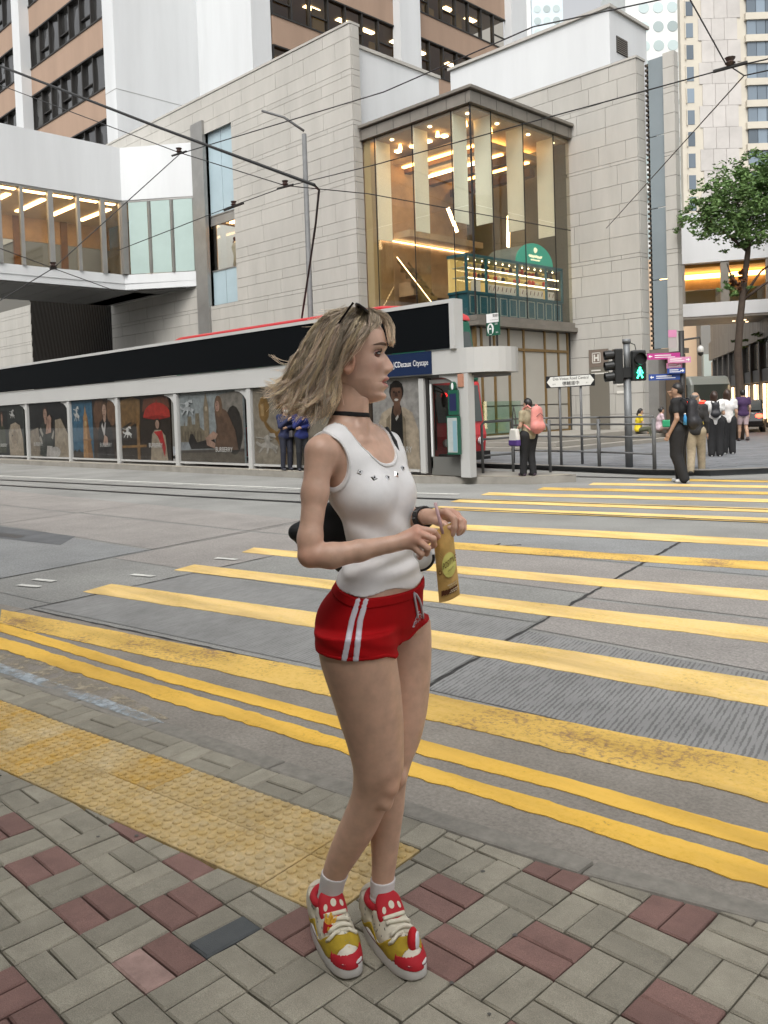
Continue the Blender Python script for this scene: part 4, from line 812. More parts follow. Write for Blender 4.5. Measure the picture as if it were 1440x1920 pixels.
# canopy with rounded end
def rounded(x0, x1, y0, y1, n=14):
    cy_ = (y0+y1)/2; r_ = (y1-y0)/2
    return [(x0,y0)] + [(x1-r_+r_*math.cos(t), cy_+r_*math.sin(t)) for t in [(-.5+k/n)*math.pi for k in range(n+1)]] + [(x0,y1)]
kp(MB().prism(rounded(-60,-10.32,KY-.12,KY+1.35), 2.26, 2.76).build('canopy', M_kw, ks)); kp(MB().prism(rounded(-60,-10.47,KY+.0,KY+1.2), 2.2, 2.255).build('canopy_soffit', mat('soffit_grey', (.12,.12,.115), .6), ks))
kp(MB().box(-60,-11.25,KY-.16,KY-.06,2.78,3.68).build('screen', M_scr, ks)); kp(MB().box(-60,-11.12,KY-.18,KY+.1,3.68,3.76).build('screen_trim', M_kw, ks)); kp(MB().box(-11.25,-11.12,KY-.18,KY+.1,2.76,3.68).build('screen_trim', M_kw, ks))
nb = kp(MB().box(-13.25,-11.8,KY-.15,KY-.122,2.28,2.75).build('name_board', M_navy, ks))
text('JCDecaux', .17, M_lw, nb, (-12.88,KY-.15,2.47), (1,0,0), (0,0,1), width=.53, depth=.004, bold=.004); text('Cityscape', .17, M_lw, nb, (-12.31,KY-.15,2.47), (1,0,0), (0,0,1), width=.43, depth=.004)
PX = [-35.55,-32.4,-28.83,-25.36,-21.85,-18.27,-14.8]
def post(x, w_=.17):
    # post with a curved bracket towards the left
    b = MB(); b.box(x-w_/2,x+w_/2,KY-.1,KY+.1,0.15,2.25)
    arc = [(x-w_/2,2.25),(x-w_/2,1.75)] + [(x-w_/2-.55*(1-math.cos(t)), 1.75+.45*math.sin(t)) for t in [k*math.pi/16 for k in range(1,9)]] + [(x-w_/2-.55,2.25)]
    b.prism(arc, KY-.06, KY+.06, lambda p,q,h: (p,h,q)); return kp(b.build('post', M_kw, ks))
for x in PX: post(x)
post(-11.0,.24); kp(MB().box(-11.12,-10.98,KY-.125,KY-.1,1.98,2.24).build('notice', mat('red_notice', (.42,.20,.13), .6), ks))
# ---- printed posters
def ell(cx, cy_, rx, ry, n=16, a0=0, a1=2*math.pi): return [(cx+rx*math.cos(a0+(a1-a0)*k/n), cy_+ry*math.sin(a0+(a1-a0)*k/n)) for k in range(n if a1-a0 > 6.2 else n+1)]
PM = {}
def ink(c):
    k = '%.3f_%.3f_%.3f' % tuple(c)
    if k not in PM: PM[k] = mat('print_'+k, tuple(x*.72 for x in c), .4, var=.35, vscale=5, spec=.4)
    return PM[k]
def poster(x0, x1, z0, z1, bgc, shapes, txt=None):
    p = kp(MB().box(x0,x1,KY-.02,KY+.03,z0,z1).build('poster', ink(bgc), ks))
    d = .0
    W, H = x1-x0, z1-z0
    for c, poly in shapes:
        d += .0012
        pts = [(x0+min(max(s,0),1)*W, KY-.021-d, z0+min(max(t,0),1)*H) for s, t in poly]
        mesh_obj('print', pts, [tuple(range(len(pts)))], ink(c), p)
    mesh_obj('cover_glass', [(x0,KY-.05,z0),(x1,KY-.05,z0),(x1,KY-.05,z1),(x0,KY-.05,z1)], [(0,1,2,3)], glass('poster_glass', (.93,.93,.93), .025), p)
    if txt: text('BURBERRY', .19, M_lg, p, (x0+txt[0]*W, KY-.023-d, z0+txt[1]*H), (1,0,0), (0,0,1), width=txt[2], depth=.002)
    return p
def emblem(cx, cy_, s, c=(.55,.55,.52)):
    """mounted knight charging to the left"""
    q = lambda pts: [(cx+a*s, cy_+b*s) for a, b in pts]
    return [(c, q([(-.35,.0),(-.1,.12),(.25,.1),(.4,-.05),(.3,-.25),(.0,-.2),(-.3,-.18)])), (c, q([(-.3,-.02),(-.55,.18),(-.62,.08),(-.5,-.08),(-.3,-.15)])), (c, q([(-.28,-.15),(-.5,-.45),(-.42,-.48),(-.18,-.2)])), (c, q([(.25,-.2),(.45,-.5),(.52,-.46),(.38,-.12)])), (c, q([(.0,-.18),(-.05,-.5),(.03,-.5),(.12,-.18)])),
            (c, q([(-.1,.1),(-.15,.4),(.05,.52),(.18,.38),(.15,.08)])), (c, q([(-.6,.42),(.3,.28),(.3,.23),(-.6,.36)])), (c, q([(.1,.45),(.5,.35),(.42,.6),(.15,.6)])), (c, q([(.38,0),(.6,-.12),(.52,-.3),(.4,-.15)]))]
sk, sk2, dk, beige = (.36,.23,.17), (.26,.16,.12), (.016,.015,.014), (.30,.25,.18)
def figure(cx, base, h, coat, hair, face=sk, w_=1.):
    """standing half-length figure: coat, neck, head, hair, arms"""
    q = lambda pts: [(cx+a*h*w_, base+b*h) for a, b in pts]
    return [(hair, q(ell(0,.84,.105,.15))), (coat, q([(-.30,0),(-.27,.45),(-.2,.62),(-.07,.68),(.07,.68),(.2,.62),(.28,.45),(.31,0)])), (face, q(ell(0,.70,.05,.08))), (face, q(ell(0,.82,.078,.115))), (hair, q([(-.09,.84),(-.085,.95),(0,.985),(.085,.95),(.09,.84),(.06,.92),(-.05,.93)])),
            (tuple(x*.35 for x in face), q(ell(-.032,.84,.014,.009,8))), (tuple(x*.35 for x in face), q(ell(.032,.84,.014,.009,8))), (tuple(x*.7 for x in face), q([(-.008,.84),(.008,.84),(.014,.79),(-.014,.79)])), ((.24,.09,.08), q(ell(0,.755,.026,.009,8))), (tuple(x*.65 for x in coat), q([(-.02,0),(-.05,.62),(.0,.55),(.05,.62),(.02,0)]))]
z0p, z1p = .28, 2.24
poster(PX[0]+.12, PX[1]-.42, z0p, z1p, (.035,.04,.035), [((.02,.022,.02),[(0,0),(.4,0),(.4,.9),(0,.9)])]+figure(.18,.05,.85,(.05,.055,.03),(.10,.05,.03),w_=.5)+[((.36,.30,.22),[(.45,0),(.44,.45),(.52,.62),(.7,.66),(.86,.6),(.95,.35),(.97,0)]),((.27,.21,.14),ell(.66,.36,.14,.13)),((.05,.04,.035),ell(.58,.4,.02,.02,8))]+emblem(.6,.82,.16), (.06,.17,.8))
poster(PX[1]+.12, PX[2]-.12, z0p, z1p, (.018,.018,.017), [((.23,.19,.14),[(0,0),(.0,.48),(.22,.55),(.3,0)]),((.30,.25,.18),[(.62,0),(.66,.68),(.8,.7),(1,.35),(1,0)])]+figure(.42,.02,.94,(.03,.035,.028),(.04,.025,.02),w_=.62)+[((.30,.28,.24),[(.26,.5),(.30,.55),(.36,.42),(.34,.36)]),((.30,.28,.24),[(.25,.35),(.29,.4),(.33,.28),(.3,.22)]),((.30,.28,.24),[(.56,.35),(.62,.5),(.64,.46),(.6,.32)]),(sk,[(.42,.42),(.48,.74),(.54,.78),(.58,.72),(.56,.45)]),(sk2,[(.48,.7),(.5,.5),(.515,.5),(.5,.72)]),((.4,.38,.35),[(.42,0),(.45,.2),(.58,.2),(.6,0)]),((.42,.40,.37),ell(.66,.09,.12,.1))], (.1,.2,.8))
poster(PX[2]+.12, (PX[2]+PX[3])/2-.1, z0p, z1p, (.045,.12,.185), [((.36,.20,.08),[(.5,0),(.56,.7),(.62,.8),(.66,.92),(.70,.8),(.76,.7),(.98,0)]),((.22,.11,.04),[(.74,0),(.72,.7),(.76,.7),(.98,0)]),((.45,.32,.16),ell(.655,.60,.06,.05)),((.25,.13,.05),[(.52,.3),(.93,.3),(.93,.33),(.52,.33)]),((.04,.03,.02),[(0,0),(0,.1),(.1,.14),(.2,.1),(.3,.16),(.4,.1),(.5,.1),(.5,0)])]+emblem(.25,.76,.24))
poster((PX[2]+PX[3])/2-.08, PX[3]-.12, z0p, z1p, (.045,.028,.018), [((.13,.07,.04),ell(.3,.75,.25,.3)),((.16,.09,.05),ell(.8,.8,.2,.25))]+figure(.5,.0,.98,(.022,.018,.017),(.09,.05,.025),(.40,.27,.20),w_=1.1)+[((.46,.44,.42),[(.36,.55),(.48,.35),(.56,.6),(.52,.62),(.47,.5),(.41,.6)]),(sk,[(.42,.25),(.48,.4),(.6,.36),(.62,.24),(.5,.2)])], (.28,.2,.8))
poster(PX[3]+.12, PX[4]-.42, z0p, z1p, (.026,.018,.012), [((.17,.10,.04),[(0,.5),(0,.95),(.25,1),(.42,.95),(.4,.55),(.2,.6)]),((.11,.06,.025),[(0,.45),(.3,.62),(.3,.58),(0,.4)]),((.22,.12,.04),[(0,.18),(0,.22),(.52,.24),(.52,.2)]),((.20,.11,.04),[(.33,0),(.33,.75),(.36,.8),(.39,.75),(.39,0)]),((.12,.05,.03),[(.45,.75),(.5,.95),(.95,1),(1,.8),(.75,.86)]),((.36,.03,.02),ell(.75,.66,.27,.23,14,0,math.pi)),((.24,.015,.01),[(.48,.66),(.75,.70),(1,.66),(.75,.62)]),((.30,.02,.015),[(.74,.86),(.76,.86),(.755,.94),(.745,.94)]),(beige,[(.60,.0),(.64,.4),(.70,.47),(.82,.47),(.9,.38),(.94,0)]),((.38,.02,.02),[(.68,.44),(.84,.46),(.90,.2),(.88,.05),(.83,.2),(.76,.36)]),(sk,ell(.755,.56,.04,.075)),((.04,.03,.02),[(.71,.56),(.72,.64),(.79,.64),(.80,.56),(.77,.62),(.74,.62)]),((.23,.18,.12),[(.62,.25),(.72,.28),(.72,.22),(.62,.2)])]+emblem(.14,.43,.17), (.58,.2,.8))
sky_ = (.26,.29,.29)
pal = [((.17,.145,.10),[(.0,.28),(.0,.52),(.06,.52),(.07,.6),(.08,.52),(.12,.52),(.13,.66),(.19,.66),(.20,.54),(.25,.54),(.26,.7),(.32,.7),(.33,.5),(.4,.44),(.4,.28)])]
for k in range(7): pal.append(((.11,.09,.06),[(.02+k*.052,.3),(.02+k*.052,.44),(.038+k*.052,.44),(.038+k*.052,.3)]))
poster(PX[4]+.12, PX[5]-.34, z0p, z1p, sky_, pal+[((.21,.17,.115),[(.40,.28),(.40,.78),(.425,.92),(.44,1),(.455,.92),(.48,.78),(.48,.28)]),((.33,.28,.2),ell(.44,.76,.022,.035)),((.24,.26,.27),[(0,.14),(0,.28),(.5,.28),(.5,.14)]),((.10,.085,.065),[(0,0),(0,.16),(1,.2),(1,0)]),((.06,.05,.042),[(.0,.15),(1,.19),(1,.16),(0,.12)]),((.20,.185,.16),[(.66,.2),(.66,.95),(1,1),(1,.2)]),((.028,.024,.02),ell(.86,.45,.13,.34)),((.02,.017,.015),[(.14,.28),(.17,.4),(.22,.4),(.28,.28),(.55,.34),(.6,.2),(.18,.18)]),(sk,[(.42,.36),(.52,.3),(.66,.22),(.6,.18),(.44,.24)]),((.115,.07,.045),[(.56,.16),(.60,.5),(.58,.72),(.66,.78),(.76,.72),(.88,.45),(.92,.18)]),((.14,.085,.05),ell(.64,.79,.06,.15)),((.34,.21,.16),ell(.625,.79,.033,.075)),((.36,.23,.17),[(.45,.36),(.55,.44),(.62,.4),(.58,.33),(.47,.3)]),((.05,.03,.02),ell(.615,.80,.006,.008,8)),((.20,.08,.07),ell(.62,.745,.012,.008,8))]+emblem(.14,.78,.2,(.34,.36,.36)), (.58,.15,.8))
gl = (.20,.115,.035); gl2 = (.33,.22,.10)
poster(PX[5]+.1, PX[6]-.12, z0p, z1p, (.245,.215,.165), [(gl,[(.08,.62),(.07,.78),(.10,.86),(.14,.9),(.18,.86),(.21,.78),(.20,.62),(.17,.56),(.11,.56)]),(gl2,[(.10,.63),(.095,.78),(.14,.8),(.14,.63)]),(gl,[(.3,.72),(.29,.84),(.36,.9),(.43,.84),(.42,.72)]),(gl,[(.13,.56),(.16,.48),(.3,.3),(.36,.14),(.42,.14),(.46,.3),(.44,.5),(.38,.7),(.36,.7),(.38,.5),(.3,.42),(.22,.48),(.15,.58)]),((.10,.055,.02),[(.3,.36),(.36,.42),(.40,.4),(.40,.2),(.37,.2)]),(gl,[(.385,.14),(.395,0),(.405,.0),(.41,.14)])]+emblem(.17,.26,.24,(.36,.34,.30)))
poster(-14.68, -13.75, z0p, z1p, (.05,.035,.025), [((.16,.08,.03),ell(.6,.5,.3,.2)),((.02,.015,.012),[(0,0),(0,.5),(.5,.4),(1,.5),(1,0)])])
skd = (.13,.07,.045)
poster(-13.70, -12.28, z0p, z1p, (.33,.32,.30), [((.42,.35,.26),[(.06,0),(.08,.45),(.2,.62),(.38,.68),(.68,.68),(.85,.62),(.97,.42),(.98,0)]),((.012,.011,.01),[(.36,0),(.40,.6),(.44,.7),(.62,.7),(.64,.6),(.66,.0)]),(skd,[(.45,.62),(.47,.74),(.6,.74),(.62,.62),(.53,.56)]),((.015,.012,.01),ell(.53,.86,.155,.12)),(skd,ell(.53,.83,.12,.115)),((.015,.012,.01),[(.38,.84),(.4,.94),(.52,.97),(.66,.94),(.68,.84),(.62,.9),(.44,.9)]),((.01,.008,.006),ell(.48,.85,.022,.012,8)),((.01,.008,.006),ell(.59,.85,.022,.012,8)),((.05,.025,.018),[(.51,.85),(.55,.85),(.57,.80),(.49,.80)]),((.50,.48,.45),ell(.53,.765,.045,.014,10)),((.235,.19,.13),[(.38,.6),(.36,.0),(.30,.0),(.3,.55)]),((.235,.19,.13),[(.65,.6),(.66,.0),(.73,.0),(.71,.55)]),(skd,[(.3,.22),(.36,.3),(.46,.28),(.46,.18),(.34,.16)]),((.45,.44,.40),[(.5,.56),(.56,.6),(.57,.57),(.52,.53)])], (.32,.18,.72))
for a, c in list(zip(PX, PX[1:]))+[(-14.75,-12.2)]: kp(MB().box(a+.1,c-.1,KY-.06,KY+.06,.22,.275).build('bottom_rail', M_kw, ks))
kp(MB().box(-12.24,-12.1,KY-.08,KY+.1,.2,2.2).build('panel_post', M_kw, ks)); kp(MB().box(-12.08,-12.0,KY-.03,KY+.06,.2,2.2).build('dark_post', M_mul, ks))
kp(MB().box(-11.98,-11.14,KY+.0,KY+.02,.55,2.08).build('glass_screen', glass('shelter_glass', (.6,.6,.58), .05), ks)); kp(MB().box(-11.98,-11.94,KY-.02,KY+.04,.3,2.1).build('glass_frame', M_lw, ks)); kp(MB().box(-11.98,-11.12,KY-.02,KY+.05,.17,.55).build('kick_plate', mat('kick_grey', (.13,.13,.12), .5), ks)); kp(MB().box(-11.98,-11.12,KY-.02,KY+.04,2.08,2.16).build('glass_frame', M_steelp, ks))
# stop information panels and totem sign
gm = mat('stop_green', (.012,.09,.055), .4)
ip = kp(MB().box(-11.32,-11.08,KY-.2,KY-.14,1.42,1.92).build('info_panel', gm, ks)); box('route_print', -11.29,-11.11,KY-.204,KY-.2,1.5,1.85, mat('navy_print', (.015,.02,.07), .4), ip)
kp(MB().prism(ell(-11.2,2.0,.07,.09), KY-.2, KY-.14, lambda p,q,h: (p,h,q)).build('tram_roundel', gm, ks)); kp(MB().prism(ell(-11.2,2.0,.03,.07), KY-.205, KY-.2, lambda p,q,h: (p,h,q)).build('tram_symbol', M_lw, ks))
mp_ = kp(MB().box(-11.36,-11.06,KY-.22,KY-.14,.62,1.40).build('map_case', gm, ks)); box('map_print', -11.34,-11.09,KY-.224,KY-.22,.66,1.36, mat('map_paper', (.40,.44,.43), .4, var=.12, vscale=8), mp_); box('map_sea', -11.20,-11.1,KY-.227,KY-.224,.68,1.3, mat('map_sea', (.22,.36,.42), .4), mp_)
tt = thing('stop_totem', 'green and white tram stop sign on two thin posts above the shelter end', 'sign', (-10.5,KY+.3,2.76))
for x in (-.1,.08): box('post', x-.015,x+.015,-.015,.015,0,.3, M_mul, tt)
box('board', -.16,.15,-.02,.02,.22,.66, gm, tt); box('backing', -.175,-.16,-.02,.02,.22,.66, M_mul, tt); box('header', -.155,.145,-.026,-.021,.48,.655, M_lw, tt)
text('雪廠街', .065, mat('ink_black', (.02,.02,.02), .5), tt, (.0,-.028,.585), (1,0,0), (0,0,1), depth=.002); text('Ice House Street', .03, mat('ink_black'), tt, (-.06,-.028,.52), (1,0,0), (0,0,1), depth=.002, width=.19)
MB().prism(ell(-.06,.35,.08,.115), -.026, -.021, lambda p,q,h: (p,h,q)).build('roundel', M_lw, tt); MB().prism([(-.1,.25),(-.1,.38),(-.08,.43),(-.04,.43),(-.02,.38),(-.02,.25)], -.030, -.0265, lambda p,q,h: (p,h,q)).build('tram_symbol', gm, tt); box('tram_window', -.085,-.035,-.034,-.0305,.34,.37, M_lw, tt)
text('23E', .05, M_lw, tt, (.05,-.026,.43), (1,0,0), (0,0,1), depth=.003); text('東行', .035, M_lw, tt, (.07,-.026,.26), (1,0,0), (0,0,1), depth=.003)

# ================================================================ TRAM
tr = thing('tram', 'red double-deck tram standing behind the tram shelter', 'tram', (-18,15.65,.02)); tri = Vector((18-1.45,-15.65,-.02))
def rpart(o): o.location = tri; return o
M_red = mat('tram_red', (.50,.025,.03), .3, coat=.4); M_tgr = mat('tram_green', (.01,.10,.06), .35); M_blk = mat('tram_black', (.012,.012,.012), .4); M_win = mat('tram_window', (.05,.06,.055), .08, spec=.8)
ty_0, ty_1 = 14.72, 16.6
lower = [(-22.6,.35),(-11.62,.35),(-11.55,.9),(-11.62,1.15),(-11.75,2.2),(-22.6,2.2)]; upper = [(-22.6,2.2),(-11.75,2.2),(-11.78,2.45),(-12.0,3.7),(-22.6,3.7)]
fn = lambda p,q,h: (p,h,q)
rpart(MB().prism(lower, ty_0, ty_1, fn).build('lower_body', M_red, tr, bevel=.06)); rpart(MB().prism(upper, ty_0, ty_1, fn).build('upper_body', M_tgr, tr, bevel=.06))
rpart(MB().prism([(-22.7,3.7),(-11.97,3.7),(-12.05,3.84),(-12.4,4.0),(-13.2,4.09),(-22.3,4.09),(-22.7,4.0)], ty_0-.03, ty_1+.03, fn).build('roof', M_red, tr, bevel=.05))
for k in range(9): x = -22.3+k*1.06; rpart(MB().box(x,x+.92,ty_0-.02,ty_0-.005,2.5,3.35).build('upper_window', M_win, tr)); rpart(MB().box(x,x+.92,ty_0-.02,ty_0-.005,1.2,2.05).build('lower_window', M_win, tr))
rpart(MB().add([(-11.735,ty_0+.12,2.55),(-11.735,ty_1-.12,2.55),(-11.93,ty_1-.12,3.42),(-11.93,ty_0+.12,3.42)],[(0,1,2,3)]).build('upper_windscreen', M_win, tr)); rpart(MB().add([(-11.60,ty_0+.12,1.22),(-11.60,ty_1-.12,1.22),(-11.715,ty_1-.12,2.1),(-11.715,ty_0+.12,2.1)],[(0,1,2,3)]).build('windscreen', M_win, tr))
rpart(MB().tube([(-11.72,ty_0+.02,2.5),(-11.92,ty_0+.02,3.45)],.035,6).build('windscreen_pillar', M_blk, tr)); rpart(MB().tube([(-11.55,ty_0+.3,.75),(-11.5,ty_0+.3,.75)],.09,12).build('headlight', M_lw, tr)); rpart(MB().tube([(-11.55,ty_1-.3,.75),(-11.5,ty_1-.3,.75)],.09,12).build('headlight', M_lw, tr)); rpart(MB().box(-11.6,-11.4,ty_0+.1,ty_1-.1,.3,.5).build('bumper', M_blk, tr))
rpart(MB().tube([(-11.8,ty_0+.05,2.05),(-11.45,ty_0-.15,2.08),(-11.18,ty_0-.2,1.98),(-11.12,ty_0-.2,1.9)],.016,6).build('mirror_arm', M_blk, tr)); rpart(MB().tube([(-11.8,ty_0+.05,1.95),(-11.4,ty_0-.15,1.97),(-11.14,ty_0-.2,1.9)],.014,6).build('mirror_arm', M_blk, tr)); rpart(MB().ball((-11.12,ty_0-.2,1.74),(.07,.06,.17)).build('mirror', M_blk, tr, True)); rpart(MB().box(-11.74,-11.68,ty_0-.04,ty_0+.03,1.92,2.16).build('mirror_mount', M_red, tr)); rpart(MB().tube([(-11.55,ty_0-.02,.6),(-11.55,ty_0-.02,2.1)],.02,6).build('grab_pole', M_blk, tr))
rpart(MB().ball((-11.66,ty_0+.45,1.86),.06).build('lamp', mat('red_lamp', (1,.02,.02), .4, emit=6, ecol=(1,.02,.02)), tr, True))
for x in (-21.5,-19.8,-15.2,-13.4): rpart(MB().tube([(x,ty_0+.1,.36),(x,ty_0+.24,.36)],.34,18).build('wheel', M_blk, tr))

# ================================================================ STREET FURNITURE
M_gal = mat('galvanised', (.13,.133,.133), .6, metal=.15, var=.15, vscale=3); M_pole = mat('grey_pole', (.17,.18,.185), .5, metal=.3)
lp = thing('street_lamp', 'tall grey street lamp with one arm rising behind the tram shelter', 'street lamp', (-20.75,17.65,.12))
MB().tube([(0,0,0),(0,0,.9),(0,0,10.2)],[.13,.1,.075],12).build('pole', M_gal, lp, True); MB().tube([(0,0,9.55),(0,0,10.5)],.095,12).build('pole_cap', M_gal, lp, True); MB().tube([(0,0,10.3),(-.45,-.42,10.75),(-.95,-.9,10.98)],.04,8).build('arm', M_gal, lp, True)
MB().prism([(-.18,0),(-.14,.09),(.5,.12),(.62,.05),(.62,-.05),(.5,-.12),(-.14,-.09)], 0, .07).build('lamp_head', M_gal, lp, bevel=.02); lp.children[-1].location = (-.95,-.9,10.95); lp.children[-1].rotation_euler = (0,R(-10),R(223))
# road name plate
nd = thing('street_name_plate', 'white street name plate on two grey posts behind the railing', 'sign', (-11.16,17.46,.12), R(45))
for x in (-.25,.25): MB().tube([(x,.04,0),(x,.04,2.05)],.032,10).build('post', M_gal, nd, True)
MB().prism([(-.58,1.83),(.58,1.86),(.58,2.14),(-.58,2.11)], -.02, .0, fn).build('plate', mat('plate_black', (.01,.01,.01), .4), nd); MB().prism([(-.56,1.97),(-.47,2.09),(.47,2.12),(.56,2.0),(.47,1.88),(-.47,1.85)], -.026, -.021, fn).build('plate_face', mat('plate_white', (.66,.66,.62), .4), nd)
M_ink = mat('ink_black', (.02,.02,.02), .5)
text('Des Voeux Road Central', .1, M_ink, nd, (-.42,-.027,2.01), (1,0,.026), (0,0,1), depth=.002, width=.84); text('德輔道中', .1, M_ink, nd, (-.2,-.027,1.895), (1,0,.026), (0,0,1), depth=.002, width=.4, bold=.01); text('13-9', .045, M_ink, nd, (-.44,-.027,1.9), (1,0,.026), (0,0,1), depth=.002); text('3-1', .045, M_ink, nd, (.36,-.027,1.92), (1,0,.026), (0,0,1), depth=.002)
# pedestrian railing: five posts, three rails
rl = [(-12.9,17.5),(-11.75,17.4),(-10.25,17.15),(-8.68,16.72)]
rg = thing('railing', 'grey metal pedestrian railing along the far kerb', 'railing', (-10.5,17.2,.12)); rgi = Vector((10.5,-17.2,-.12))
def gp(o): o.location = rgi; return o
for i, (x, y) in enumerate(rl): gp(MB().tube([(x,y,.12),(x,y,1.2)],.042,8).build('post', M_gal, rg, True))
for z in (.45,.8,1.08):
    for (a, c) in zip(rl, rl[1:]): gp(MB().tube([(*a,z),(*c,z)],.022,8).build('rail', M_gal, rg, True))
for (a, c) in zip(rl, rl[1:]): gp(MB().tube([(*a,1.24),(*c,1.24)],.02,8).build('rail', M_gal, rg, True))
r2g = thing('barrier_rail', 'short bent tube barrier beside the tram shelter end', 'railing', (-11.35,14.3,.12)); MB().tube([(0,0,0),(0,0,1.05),(.03,.05,1.12),(.35,.6,1.14)],.03,8).build('tube', M_gal, r2g, True); MB().tube([(0,0,.75),(.35,.6,.77)],.022,8).build('rail', M_gal, r2g, True); MB().tube([(0,0,.4),(.35,.6,.42)],.022,8).build('rail', M_gal, r2g, True); MB().tube([(.35,.6,0),(.35,.6,1.14)],.03,8).build('tube', M_gal, r2g, True)
bb = tag(MB().tube([(0,0,0),(0,0,.95),(-.04,-.02,1.08),(-.14,-.04,1.14),(-.5,-.02,1.15)],.03,8).build('bent_post', M_gal, None, True), 'bent grey tube post standing in front of the railing', 'railing'); bb.location = (-11.2,16.6,.0)
# traffic lights
tl_ = thing('traffic_light', 'grey post carrying a green walking man signal and a vehicle signal', 'traffic light', (-9.52,17.18,.12), R(45))
MB().tube([(0,0,0),(0,0,2.05)],.085,12).build('post', M_pole, tl_, True); MB().tube([(0,0,2.05),(0,0,2.78)],.07,12).build('upper_post', M_pole, tl_, True); MB().tube([(0,0,2.74),(0,0,2.83)],.095,12).build('post_cap', M_pole, tl_, True)
M_sig = mat('signal_black', (.012,.013,.013), .45)
pb = box('pedestrian_head', .06,.37,-.2,-.02,1.9,2.57, M_sig, tl_, .03)
MB().tube([(.215,-.2,2.36),(.215,-.33,2.38)],[.125,.13],16,False).build('visor', M_sig, tl_); MB().tube([(.215,-.2,2.08),(.215,-.21,2.08)],.125,20).build('lens', mat('dark_green_lens', (.0,.05,.03), .3), tl_)
M_gm = mat('green_light', (.05,1,.6), .4, emit=6., ecol=(.05,1,.55)); wm = MB(); q = lambda pts: wm.prism([(.215+a, 2.08+c) for a, c in pts], -.222, -.215, fn)
wm.prism(ell(.22,2.175,.022,.024,12), -.222, -.215, fn); q([(-.03,.065),(.03,.065),(.025,-.02),(-.02,-.02)]); q([(-.02,-.015),(.005,-.015),(-.045,-.13),(-.07,-.12)]); q([(.0,-.015),(.025,-.015),(.07,-.11),(.045,-.125)]); q([(.03,.06),(.045,.05),(.075,-.015),(.055,-.02)]); q([(-.03,.06),(-.045,.05),(-.065,-.01),(-.045,-.015)]); wm.build('walking_man', M_gm, tl_)
box('signal_bracket', -.2,.1,-.12,-.02,1.98,2.2, M_sig, tl_); vb = box('vehicle_head', -.3,-.12,-.14,.1,1.85,2.62, M_sig, tl_, .02)
for z in (2.48,2.24,2.0): MB().tube([(-.3,-.02,z+.02),(-.5,-.02,z+.0)],.1,14,False).build('visor', M_sig, tl_)
for z in (2.48,2.24,2.0): MB().tube([(-.3,-.02,z),(-.31,-.02,z)],.09,14).build('lens', mat('lens_dull', (.06,.02,.02), .3), tl_)
MB().tube([(.08,.02,2.75),(.18,.0,2.7),(.19,-.05,2.58)],.01,6).build('cable', M_sig, tl_)
# finger post
fgp = thing('finger_post', 'dark post with pink and blue direction boards and a camera', 'signpost', (-7.58,15.78,.12), R(45)); M_pk = mat('sign_pink', (.42,.035,.22), .5); M_bl = mat('sign_blue', (.02,.06,.26), .5); M_pl = mat('sign_pale_pink', (.55,.22,.38), .5)
MB().tube([(0,0,0),(0,0,2.78)],.055,10).build('post', M_mul, fgp, True)
for x0, x1, z0, z1, m, t, dy in ((-.68,-.05,2.24,2.36,M_pk,-1,0),(-.32,.12,2.16,2.27,M_pl,1,-.1),(-.32,-.02,2.06,2.16,M_pl,1,-.02),(-.32,.02,1.96,2.06,M_bl,1,-.06),(-.66,-.06,1.84,1.96,M_bl,-1,0)):
    bd_ = box('board', x0,x1,-.06+dy,-.04+dy,z0,z1, m, fgp); ax = x0+.06 if t < 0 else x1-.06; zm_ = (z0+z1)/2
    MB().prism([(ax+t*.04,zm_),(ax+t*.005,zm_+.032),(ax+t*.005,zm_+.01),(ax-t*.035,zm_+.01),(ax-t*.035,zm_-.01),(ax+t*.005,zm_-.01),(ax+t*.005,zm_-.032)][::int(t)], -.063+dy, -.0605+dy, fn).build('arrow', M_lw, bd_)
    l0 = x0+.14 if t < 0 else x0+.04; box('small_print', l0, l0+(x1-x0)*.5, -.063+dy,-.0605+dy, zm_+.01, zm_+.026, M_lw, bd_); box('small_print', l0, l0+(x1-x0)*.62, -.063+dy,-.0605+dy, zm_-.026, zm_-.012, M_lw, bd_)
bd_ = box('board', -.26,-.1,-.03,-.01,2.45,2.8, mat('sign_grey', (.36,.33,.33), .5), fgp); box('board_header', -.26,-.1,-.036,-.031,2.66,2.8, M_pl, bd_); MB().tube([(0,0,2.6),(.35,-.02,2.64),(.36,-.02,2.5)],.02,8).build('camera_arm', M_mul, fgp); MB().ball((.36,-.02,2.4),(.065,.065,.085)).build('camera_dome', mat('camera_white', (.5,.5,.48), .3), fgp, True); MB().ball((.36,-.02,2.34),(.055,.055,.06)).build('camera_lens', M_blk, fgp, True)
# overhead wires: (name, label, points, radius)
WIRES = 0
def wire(lab, pts, r=.012, sag=.0):
    P = []
    for a, c in zip(pts, pts[1:]):
        a, c = Vector(a), Vector(c)
        for k in range(9): t = k/9; p = a.lerp(c, t); p.z -= sag*4*t*(1-t); P.append(p)
    P.append(Vector(pts[-1])); return tag(MB().tube(P, r, 5).build('overhead_wire', mat('wire_black', (.015,.015,.015), .5), None), lab, 'wire', 'overhead tram wires')
wire('thick black feeder cable slanting from the upper edge down to the lamp post', [(-31.17,11.92,14.34),(-22.32,13.47,10.04),(-16.06,13.94,7.15)], .045)
wire('black cable drooping beside the lamp post down behind the tram shelter', [(-16.06,13.94,7.15),(-16.13,14.14,7.08),(-16.8,14.57,6.42),(-17.68,15.06,5.49),(-18.61,15.48,4.15)], .03)
wire('thin wire under the feeder cable running on to the right stone wall', [(-33.24,12.68,14.47),(-23.71,14.91,9.94),(-19.72,15.99,8.23),(-18.73,18.39,8.17),(-16.57,26.19,7.66)], .016)
